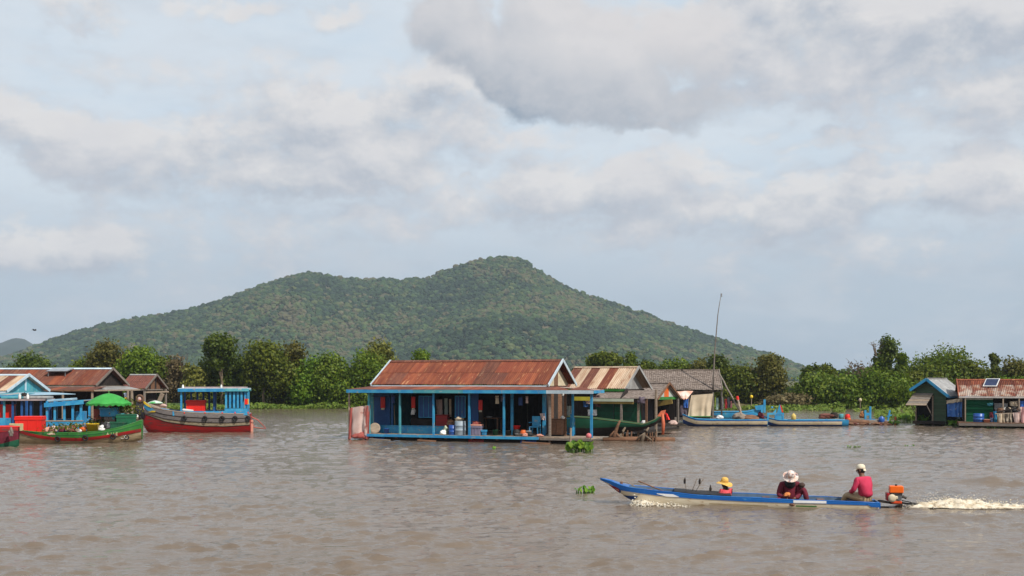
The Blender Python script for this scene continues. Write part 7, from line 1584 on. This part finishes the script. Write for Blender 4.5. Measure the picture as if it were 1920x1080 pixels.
def person(label, loc, rz, J, skin_m, shirt, trousers, scale=1., long_sleeve=True, gender=1.):
    """J: joints by name in the person's own axes (x forward, y to their left, z up from the seat)"""
    r = thing('person', label, 'person', loc, rz); r.scale = (scale,)*3
    g = lambda k: Vector(J[k])
    names = ['pelvis', 'belly', 'chest', 'neck', 'jaw', 'crown', 'sl', 'el', 'wl', 'sr', 'er', 'wr', 'hl', 'kl', 'al', 'tl', 'hr', 'kr', 'ar', 'tr']
    E = [(0, 1), (1, 2), (2, 3), (3, 4), (4, 5), (2, 6), (6, 7), (7, 8), (2, 9), (9, 10), (10, 11), (0, 12), (12, 13), (13, 14), (14, 15), (0, 16), (16, 17), (17, 18), (18, 19)]
    R = [.105, (.10, .09), (.10, .085), .048, .082, .078, .044, .038, .028, .044, .038, .028, .085, .058, .040, .034, .085, .058, .040, .034]
    V = [g(n) for n in names]; me = skin_mesh('body', V, E, R)
    ex = MB(); f = (g('crown')-g('jaw')).normalized(); look = Vector(J.get('look', (1, 0, 0))).normalized(); look = (look - f*look.dot(f)).normalized(); side = f.cross(look); c = (g('jaw')+g('crown'))/2
    ex.ell(c+look*.088-f*.012, (.016, .016, .024), 8, 6); ex.ell(c+look*.078-f*.055, (.02, .026, .008), 8, 4)       # nose, mouth
    for s_ in (-1, 1): ex.ell(c+side*.084*s_-f*.01, (.02, .012, .032), 8, 6); ex.ell(c+look*.078+side*.03*s_+f*.018, (.010, .012, .008), 8, 4)
    for w, e, sd_ in ((g('wl'), g('el'), 1), (g('wr'), g('er'), -1)):                # hands: palm, four bent fingers, thumb
        d = (w-e).normalized(); n = Vector((0, 0, 1)); n = (n-d*n.dot(d)).normalized(); q = d.cross(n)*sd_
        pc = w+d*.05; Rm = Matrix((d, q, n)).transposed(); ex.ell(pc, (.055, .040, .017), 10, 6, Rm)
        for k, (o, L) in enumerate(((-.028, .062), (-.010, .074), (.009, .070), (.027, .054))):
            p0 = pc+d*.035+q*o; p1 = p0+d*L*.5-n*.008; p2 = p1+d*L*.3-n*.022; p3 = p2+d*L*.12-n*.028; ex.tube([p0, p1, p2, p3], [.0095, .009, .008, .006], 6)
        p0 = w+d*.025-q*.030; ex.tube([p0, p0+d*.025-q*.022-n*.006, p0+d*.05-q*.026-n*.018], [.011, .010, .007], 6)
    join_mb(me, ex); me.materials.clear(); me.materials.append(skin_m); link('body', me, r)
    k = 1.14
    Vs = [g('pelvis')+Vector((0, 0, -.03)), g('belly'), g('chest'), g('chest').lerp(g('neck'), .72), g('sl'), g('el'), g('el').lerp(g('wl'), .85 if long_sleeve else .1), g('sr'), g('er'), g('er').lerp(g('wr'), .85 if long_sleeve else .1)]
    sh = skin_mesh('shirt', Vs, [(0, 1), (1, 2), (2, 3), (2, 4), (4, 5), (5, 6), (2, 7), (7, 8), (8, 9)], [.172, .158, .165, .082, .076, .056, .044, .076, .056, .044])
    for v in sh.vertices: v.co.y *= 1.08; v.co += Vector((1, 1, 1))*(.012*mnoise.noise(v.co*9)+.006*mnoise.noise(v.co*22))
    sh.materials.clear(); sh.materials.append(shirt); link('shirt', sh, r)
    Vt = [g('pelvis')+Vector((.07, 0, -.04)), g('hl'), g('kl'), g('kl').lerp(g('al'), .8), g('hr'), g('kr'), g('kr').lerp(g('ar'), .8)]
    tr = skin_mesh('trousers', Vt, [(0, 1), (1, 2), (2, 3), (0, 4), (4, 5), (5, 6)], [.100, .092, .076, .058, .092, .076, .058]); tr.materials.clear(); tr.materials.append(trousers); link('trousers', tr, r)
    return r, c, f, look, side
def headgear(r, c, f, look, side, crown_r, brim_r, m, name='hat', tilt=0., brim_droop=.03, h=.10, wave=0.):
    """hat with a crown and a brim all round, sitting on the head axis f"""
    q = (f+look*tilt).normalized(); x = (look-q*look.dot(q)).normalized(); y = q.cross(x); Rm = Matrix((x, y, q)).transposed(); o = c+q*.055
    b = MB(); b.lathe([(crown_r*1.03, 0), (crown_r, h*.45), (crown_r*.86, h*.8), (crown_r*.5, h), (0, h*1.03)], o, 20, Rm); hat = b.build(name, m, r, True)
    def fn(a, t):
        rr = crown_r*.99+(brim_r-crown_r)*t; th = a*2*math.pi; return o+Rm @ Vector((rr*math.cos(th), rr*math.sin(th), -brim_droop*t*t*(1+.5*math.cos(2*th))+wave*t*math.sin(3*th+1)))
    MB().grid(fn, 36, 4).build('brim', m, hat, True)
    MB().torus(o+q*.012, crown_r*1.035, .010, q, 20, 6).build('band', m, hat, True)
    return hat
# ---------------------------------------------------------------- the passing motor boat
def motor_boat():
    fr = Frame(1420, 948, 9); r = fr.thing('motor_boat', 'long narrow blue and cream motor boat speeding past with three people', 'boat'); v = -.42
    u = lambda px, vv=v: fr.u(px, vv); z = lambda y, px, vv=v: fr.z(y, fr.u(px, vv), vv)
    sheer = [(1123, 900), (1140, 903), (1161, 911), (1180, 915.5), (1202, 917.5), (1237, 921), (1270, 924), (1304, 928), (1370, 931.5), (1420, 933), (1485, 937), (1549, 938.5), (1624, 942), (1650, 944)]
    keel = {1123: 903, 1140: 913, 1161: 928, 1180: 939}
    hbs = [.015, .10, .2, .29, .36, .42, .45, .47, .48, .48, .48, .47, .40, .33]
    st = []
    for (px, y), h in zip(sheer, hbs):
        st.append((u(px), h, z(keel[px], px) if px in keel else -.14, z(y, px)))
    B = Boat(st, .22); L = lambda pts: (lambda x: float(np.interp(x, [u(p) for p, q in pts], [z(q, p) for p, q in pts])))
    edge = L([(1123, 903), (1140, 909), (1161, 921), (1184, 923.5), (1237, 929.7), (1308, 935), (1400, 940), (1485, 943), (1549, 944.7), (1650, 948.8)])
    def fe(x):
        h, zk, zs = B.at(x); return min(.97, max(.03, (edge(x)-zk)/(zs-zk)))
    B.band(0, fe, nx=60, nf=5).build('hull', mat('sunlit_cream_hull_paint', (.74, .66, .50), (.66, .56, .40), 2.5, .5, .08, .02, (1, 1, 3), ((.45, .33, .19), .15, 4)), r, True); B.band(fe, 1., nx=60, out=.010).build('upper_strake', hblue, r, True); B.band(.25, 1., nx=50, inset=.035).build('inner_planking', mat('grey_blue_paint', (.10, .16, .24), (.07, .11, .17), 3, .6), r, True)  # hull cream lightened so the sunlight on it sits in the colour
    B.rail(.016, n=50).build('gunwale', hblue, r, True); B.transom().build('transom', hblue, r); B.floor(-.03, u(1185), u(1648)).build('floor', brownwood, r)
    def patch(pts, m, name, dy=.016, n=8):
        """painted patch that follows the side: pts top row then bottom row, same count"""
        top, bot = pts; b = MB()
        def fn(a, t):
            px = np.interp(a, np.linspace(0, 1, len(top)), [p[0] for p in top]); y0 = np.interp(a, np.linspace(0, 1, len(top)), [p[1] for p in top]); px2 = np.interp(a, np.linspace(0, 1, len(bot)), [p[0] for p in bot]); y1 = np.interp(a, np.linspace(0, 1, len(bot)), [p[1] for p in bot])
            P_ = px+(px2-px)*t; y = y0+(y1-y0)*t; x = u(P_); zz = z(y, P_); h, zk, zs = B.at(x); f = min(1, max(.01, (zz-zk)/(zs-zk))); q = B.pt(x, f, -1); return Vector((x, q.y-dy, zz))
        return b.grid(fn, n, 3).build(name, m, r, True)
    whp = mat('bright_white_paint', (.80, .80, .79), (.74, .74, .74), 3, .4, .03, 0)
    patch(([(1232, 925), (1262, 926.5), (1273, 931)], [(1231, 925.8), (1250, 931), (1273, 931.8)]), whp, 'white_patch'); patch(([(1487, 937.3), (1549, 938.8)], [(1487, 942.3), (1549, 943.6)]), whp, 'white_patch')
    patch(([(1492, 947), (1531, 948.2)], [(1492, 949.6), (1531, 950.6)]), mat('hull_green_stripe', (.05, .20, .03), (.04, .17, .03), 3, .5, 0, 0), 'green_patch'); patch(([(1138, 911), (1150, 914), (1161, 919)], [(1145, 916), (1154, 923), (1160, 926.5)]), dred, 'bow_patch'); patch(([(1152, 917.5), (1159, 920.5)], [(1155, 920.5), (1159, 922.5)]), peach, 'bow_patch', .024)
    patch(([(1160, 919), (1163, 921)], [(1160, 927), (1163, 925)]), navy, 'bow_patch', .022); patch(([(1166, 931), (1196, 931)], [(1176, 937), (1186, 941)]), navy, 'bow_patch'); patch(([(1624, 944), (1650, 945)], [(1634, 951), (1650, 952.5)]), hblue, 'stern_patch')
    patch(([(1330, 943), (1440, 947.5)], [(1330, 945), (1440, 949.5)]), mat('dirty_cream_paint', (.42, .33, .19), (.34, .26, .15), 4, .6), 'stain_patch', .014)
    b = MB().slab([B.pt(u(1124), 1, -1)+Vector((0, 0, .012)), B.pt(u(1178), 1, -1)+Vector((0, 0, .012)), B.pt(u(1178), 1, 1)+Vector((0, 0, .012)), B.pt(u(1124), 1, 1)+Vector((0, 0, .012))], .025); b.build('bow_deck', hblue, r)
    for px in (1215, 1440, 1545): x = u(px); h, zk, zs = B.at(x); MB().bb(x-.08, x+.08, -h*.93, h*.93, zs-.07, zs-.045).build('thwart', brownwood, r)
    x = u(1622); h, zk, zs = B.at(x); MB().bb(x-.30, x+.12, -h*.93, h*.93, zs-.06, zs-.03).build('stern_seat', brownwood, r)
    W_ = lambda px, y, vv=0.: fr.world(fr.u(px, vv), vv, fr.z(y, fr.u(px, vv), vv))
    def stick(a, b_, w, label, m=brownwood, v0=-.1, v1=-.1, name='stick', cat='stick'):
        o = MB().tube([W_(*a, v0), W_(*a, v0).lerp(W_(*b_, v1), .5), W_(*b_, v1)], [w, w, w*.8], 6).build(name, m, None, True); return tag(o, label, cat)
    stick((1197, 902), (1246, 922), .016, 'brown paddle pole slanting over the bow of the motor boat', v0=-.3, v1=.1); 
    cl = MB().rbox((0, 0, 0), (.06, .12, .09), 0, .2).build('cleat', brownwood, r); cl.location = (u(1163), 0, z(911, 1163)+.02); MB().tube([(0, 0, .03), (.14, .02, .02), (.32, -.1, -.06)], .012, 5).build('rope', palewood, cl)
    # black sheet over the goods
    b = MB()
    def fn(a, t):
        x = u(1264)+(u(1371)-u(1264))*a; h, zk, zs = B.at(x); return Vector((x, -h*.96+2*h*.96*t, zs+.028+.022*math.sin(math.pi*t)+.012*mnoise.noise((a*9, t*6, 1))))
    b.grid(fn, 24, 8); b2 = MB()
    def fn2(a, t):
        p = fn(a, 0); return p+Vector((0, -.012*t, -.085*t))
    bs = b.build('black_sheet', black, None, True); bs.location = fr.O; bs.rotation_euler.z = fr.th; tag(bs, 'black sheet spread over the goods amidships in the motor boat', 'sheet'); MB().grid(fn2, 24, 2).build('hem', black, bs)
    stick((1284, 900), (1287, 922), .008, 'upright dry stem with a dark tuft before the yellow hat', barkm); stick((1307, 897), (1297, 922), .008, 'dry stem leaning back, middle of the three before the yellow hat', barkm); stick((1319, 898), (1304, 922), .008, 'dry stem with a leaf, closest of the three to the yellow hat', barkm)
    for px, y, lb in ((1284, 903, 'small dark tuft on the upright dry stem'), (1312, 904, 'dark withered leaf on the leaning dry stem'), (1332, 917, 'dark bundle end standing right before the yellow hat')): bundle('dark_tuft', lb, 'tuft', W_(px, y, -.1)-Vector((0, 0, .05)), (.05, .04, .16), darkwood, px % 7)
    # --- the child in the yellow hat
    J = dict(pelvis=(0, 0, .10), belly=(.0, 0, .27), chest=(.03, 0, .43), neck=(.06, 0, .545), jaw=(.09, 0, .625), crown=(.10, 0, .715), look=(1, .1, -.15), sl=(.03, .155, .47), el=(.12, .20, .26), wl=(.33, .14, .20), sr=(.03, -.155, .47), er=(.12, -.20, .26), wr=(.33, -.14, .20),
             hl=(.03, .09, .08), kl=(.34, .13, .24), al=(.60, .11, .02), tl=(.70, .11, .0), hr=(.03, -.09, .08), kr=(.34, -.13, .24), ar=(.60, -.11, .02), tr=(.70, -.11, .0))
    pr, c, f, look, side = person('person in a coral red top and wide yellow straw hat, low in the boat', fr.world(u(1362, -.05), -.05, -.02), fr.th+math.pi-.85, J, skinm, redshirt, navy, .76)
    headgear(pr, c, f, look, side, .115, .25, straw, tilt=-.28, brim_droop=.055, h=.15, wave=.012); hb = MB(); hb.ell(c-look*.02-f*.02, (.085, .085, .10)); hb.ell(c-look*.06-f*.13, (.06, .07, .10)); hb.build('hair', hairm, pr, True)
    # --- the woman in maroon
    J = dict(pelvis=(0, 0, .10), belly=(.03, 0, .28), chest=(.09, 0, .44), neck=(.15, 0, .54), jaw=(.205, 0, .60), crown=(.25, 0, .68), look=(.8, 0, -.6), sl=(.10, .165, .47), el=(.15, .23, .24), wl=(.30, .06, .15), sr=(.10, -.165, .47), er=(.15, -.235, .22), wr=(.30, -.07, .14),
             hl=(.02, .09, .08), kl=(.20, .31, .39), al=(.24, .40, .02), tl=(.36, .42, .0), hr=(.02, -.09, .08), kr=(.30, -.32, .12), ar=(.42, -.04, .04), tr=(.50, .05, .03))
    pr, c, f, look, side = person('person in maroon clothes and floral brimmed hat, bent over in the motor boat', fr.world(u(1479, -.02), -.02, .05), fr.th-math.pi/2+.08, J, skinm, maroon, maroon, .98)
    headgear(pr, c, f, look, side, .102, .178, floral, tilt=.25, brim_droop=.02, h=.13, wave=.01); hb = MB(); hb.ell(c-look*.025-f*.01, (.088, .088, .10)); hb.ell(c+look*.02-f*.16, (.10, .13, .12)); hb.build('scarf', black, pr, True)
    bundle('orange_cloth', 'orange cloth held in the lap of the person in maroon', 'cloth', W_(1476, 930.5, -.36), (.17, .12, .10), mat('orange_cloth', (.60, .25, .06), (.55, .15, .05), 8, .8), 5)
    o = MB().ell((0, 0, 0), (.075, .06, .06), 12, 8).build('dark_glove', mat('dark_brown_cloth', (.06, .035, .03), (.08, .05, .04), 6, .9), None, True); o.location = W_(1503.5, 909.5, -.2); tag(o, 'dark brown mitt resting on the raised knee of the person in maroon', 'glove')
    # --- the steersman
    J = dict(pelvis=(0, 0, .11), belly=(.02, 0, .29), chest=(.075, 0, .47), neck=(.115, 0, .60), jaw=(.145, 0, .675), crown=(.155, 0, .765), look=(.9, .42, -.12), sl=(.08, .185, .515), el=(.13, .25, .27), wl=(.33, .15, .21), sr=(.08, -.185, .515), er=(.10, -.25, .28), wr=(.30, -.16, .20),
             hl=(.03, .09, .08), kl=(.42, .17, .15), al=(.60, .13, -.14), tl=(.71, .14, -.16), hr=(.03, -.09, .08), kr=(.43, -.14, .14), ar=(.62, -.12, -.14), tr=(.73, -.12, -.16))
    pr, c, f, look, side = person('person in a crimson pink shirt, cream cap and khaki trousers steering at the stern', fr.world(u(1624, .02), .02, .115), fr.th+math.pi-.80, J, skinm, pinkshirt, khaki, 1.0)
    o_ = c+f*.035; Rm = Matrix((look, side, f)).transposed(); b = MB(); b.lathe([(.098, -.01), (.102, .02), (.094, .065), (.06, .098), (0, .108)], o_-look*.008, 18, Rm); cap = b.build('cap', capm, pr, True)
    def fb(a, t):
        th = (a-.5)*1.9; rr = .098+.075*t; return o_+Rm @ Vector((rr*math.cos(th)-.008, rr*math.sin(th)*1.0, -.008-.018*t))
    MB().grid(fb, 12, 3).build('peak', capm, cap, True); MB().ell(o_+f*.10-look*.008, (.012, .012, .008)).build('button', capm, cap, True); MB().grid(lambda a, t: o_+Rm @ Vector(((.10+.012*t)*math.cos(math.pi*.75+a*math.pi*.5)-.008, (.10+.012*t)*math.sin(math.pi*.75+a*math.pi*.5), -.005-.05*t)), 10, 2).build('neck_flap', capm, cap, True)
    MB().ell(c-look*.015-f*.005, (.086, .088, .095)).build('hair', hairm, pr, True)
    # --- longtail engine
    e = fr.put('engine', 'small petrol engine with bright orange tank driving the motor boat', 'engine', u(1676, 0), 0, fr.z(944, u(1676, 0), 0)); k = (fr.O.y-.6)/F
    ot = mat('bright_orange_tank', (.78, .115, .006), (.80, .14, .01), 3, .35, .03, 0); S_ = lambda px: (px-1676)*k; Z_ = lambda y: (944-y)*k
    MB().rbox((S_(1680), 0, Z_(917)), (25*k, .24, 13*k), -.06, .10).build('fuel_tank', ot, e); b = MB(); b.lathe([(.024, 0), (.026, .02), (.018, .035), (0, .036)], (S_(1680), 0, Z_(910.5)), 12); b.build('tank_cap', tyre, e, True)
    MB().rbox((S_(1679), .0, Z_(926.5)), (22*k, .22, 7*k), 0, .15).build('cooling_shroud', tyre, e); MB().rbox((S_(1664.5), 0, Z_(931)), (5.5*k, .22, 15*k), 0, .2).build('air_filter', dred, e); b = MB(); q = Matrix.Rotation(math.pi/2, 3, 'X')
    b.lathe([(.085, 0), (.09, .02), (.085, .05), (.03, .06), (0, .06)], (S_(1671), -.11, Z_(933)), 18, q); b.build('flywheel_cover', cream, e, True); MB().rbox((S_(1676), .0, Z_(934)), (17*k, .2, 10*k), 0, .12).build('engine_block', mat('dirty_aluminium', (.34, .33, .28), (.22, .20, .16), 5, .5, .2, 0, metal=.4), e)
    MB().rbox((S_(1679), -.08, Z_(932)), (6*k, .1, 6*k), 0, .2).build('carburettor', cream, e); b = MB()
    for j in range(4): b.bb(S_(1682)+j*.022, S_(1682)+j*.022+.010, -.125, .11, Z_(937), Z_(928))
    b.build('cooling_fins', grey, e); b = MB(); b.tube([(S_(1686), -.06, Z_(932)), (S_(1692), -.1, Z_(930)), (S_(1697), -.1, Z_(933))], .03, 8); b.build('exhaust', mat('sooty_metal', (.05, .045, .04), (.09, .07, .06), 5, .7), e, True)
    MB().rbox((S_(1679), 0, Z_(941)), (20*k, .24, 5*k), 0, .2).build('base_plate', mat('orange_red_paint', (.55, .06, .012), (.45, .05, .012), 4, .5), e); b = MB()
    for s_ in (-.1, .1): b.beam((S_(1648), s_, Z_(940)), (S_(1690), s_, Z_(945)), .035); b.beam((S_(1668), s_, Z_(943)), (S_(1690), s_, Z_(945)), .03)
    b.build('mount_frame', darkwood, e); MB().tube([(S_(1682), 0, Z_(941)), (S_(1700), 0, Z_(944)), (S_(1719), 0, Z_(944.5)), (S_(1745), 0, Z_(957))], .022, 7).build('drive_shaft', tyre, e, True)
    MB().tube([(S_(1690), -.02, Z_(938)), (S_(1702), -.04, Z_(940)), (S_(1713), -.05, Z_(943))], .012, 5).build('throttle_rod', tyre, e); MB().tube([(S_(1650), .04, Z_(939)), (S_(1657), .03, Z_(940)), (S_(1668), .02, Z_(942))], .02, 6).build('tiller', tyre, e)
    b = MB(); b.slab([(S_(1648), -.04, Z_(949.5)), (S_(1688), -.04, Z_(952)), (S_(1688), .04, Z_(952)), (S_(1648), .04, Z_(949.5))], .05); b.beam((S_(1688), 0, Z_(944)), (S_(1689), 0, Z_(960)), .06, .05); b.build('rudder_bracket', darkwood, e)
    b = MB(); c_ = Vector((S_(1746), 0, Z_(957.5)))
    for j in range(3): a = j*2.09; d = Vector((0, math.cos(a), math.sin(a))); p = Vector((.3, -math.sin(a), math.cos(a))).normalized(); b.slab([c_-p*.02, c_+d*.11-p*.05, c_+d*.12+p*.03, c_+p*.02], .008)
    b.build('propeller', grey, e)
    return fr, B, u, z
MBT = motor_boat()
def foam():
    fr, B, u, z = MBT; r_ = np.random.default_rng(11)
    def blobs(name, label, pts, m=foamm):
        b = MB()
        for p, s in pts:
            q = Vector((s*r_.uniform(.8, 1.6), s*r_.uniform(.7, 1.2), s*r_.uniform(.5, 1.0)))
            vs = [Vector(p)+Vector((q.x*a, q.y*c, q.z*d))*float(r_.uniform(.75, 1.2)) for a, c, d in ((1, 0, 0), (-1, 0, 0), (0, 1, 0), (0, -1, 0), (0, 0, 1), (0, 0, -1))]; b.add(vs, [(0, 2, 4), (2, 1, 4), (1, 3, 4), (3, 0, 4), (2, 0, 5), (1, 2, 5), (3, 1, 5), (0, 3, 5)])
        o = b.build(name, m, None, True); return tag(o, label, 'foam', None, 'stuff')
    # churned trail behind the propeller
    x0 = fr.world(fr.u(1690, 0), 0, 0); T = 7.5; d = Vector((fr.U.x, fr.U.y*.25, 0)).normalized(); n = Vector((-d.y, d.x, 0)); pts = []
    def height(t, w): return (.15*math.exp(-((t-1.25)/1.0)**2)+.06+.05*mnoise.noise((t*2.1, w*3, 3)))*min(1, t/.35)*(1-.25*abs(w))
    b = MB()
    def fn(a, c):
        t = a*T; w = (c*2-1); wd = (.12+.13*min(1, t/1.5)+.035*t)*(1+.25*mnoise.noise((t*1.4, 5, w))); e = max(0, 1-abs(w)**1.6); hh = height(t, w)*e+.07*e*mnoise.noise((t*5, w*4, 1))+.05*e*mnoise.noise((t*12, w*9, 2)); p = x0+d*t+n*w*wd; return Vector((p.x, p.y, hh-.035*(1-e)-.012))
    tag(b.grid(fn, 260, 18).build('propeller_foam', lacefoam, None, True), 'churned cream foam trail streaming behind the engine', 'foam', None, 'stuff')
    for i in range(1200):
        t = r_.uniform(.0, T)**1.0; w = float(np.clip(r_.normal(0, .55), -1.5, 1.5)); wd = .12+.13*min(1, t/1.5)+.035*t; p = x0+d*t+n*w*wd; zz = height(t, min(1, abs(w)))*max(0, 1-abs(w)**1.6)+abs(r_.normal(0, .035))*(1.2 if t < 2.6 else .3)
        pts.append(((p.x, p.y, zz), r_.uniform(.004, .020)*(1-.35*abs(w))))
    for i in range(160):
        t = r_.uniform(.4, 1.9); p = x0+d*t+n*r_.normal(0, .25); pts.append(((p.x, p.y, .18+abs(r_.normal(0, .10))), r_.uniform(.004, .011)))
    blobs('foam_spray', 'drops and froth thrown up along the trail behind the engine', pts)
    # bow wave
    pts = []; b = MB()
    def fb(a, c):
        px = 1186+a*128; x = u(px); h, zk, zs = B.at(x); y = -h*g_sec(min(1, max(.05, (0-zk)/(zs-zk))), B.full)-.02-c*(.22-.10*a); e = math.sin(math.pi*min(1, c*1.02)); hh = (.085*math.exp(-((a-.16)/.22)**2)+.045*(1-a))*(e+.25*(1-c))+.03*(1-c)*mnoise.noise((a*14, c*5, 7)); return fr.world(x, y, hh-.03*c)
    tag(b.grid(fb, 90, 8).build('bow_foam', lacefoam, None, True), 'white bow wave curling along the near side of the motor boat', 'foam', None, 'stuff')
    for i in range(520):
        a = r_.beta(1.3, 2.6); px = 1182+a*150; x = u(px); h, zk, zs = B.at(x); y = -h*.9-abs(r_.normal(.1, .12)); p = fr.world(x, y, abs(r_.normal(.02, .07))*(1-a)); pts.append((p, r_.uniform(.005, .026)*(1-.4*a)))
    blobs('bow_spray', 'froth and drops of the bow wave beside the motor boat', pts)
foam()
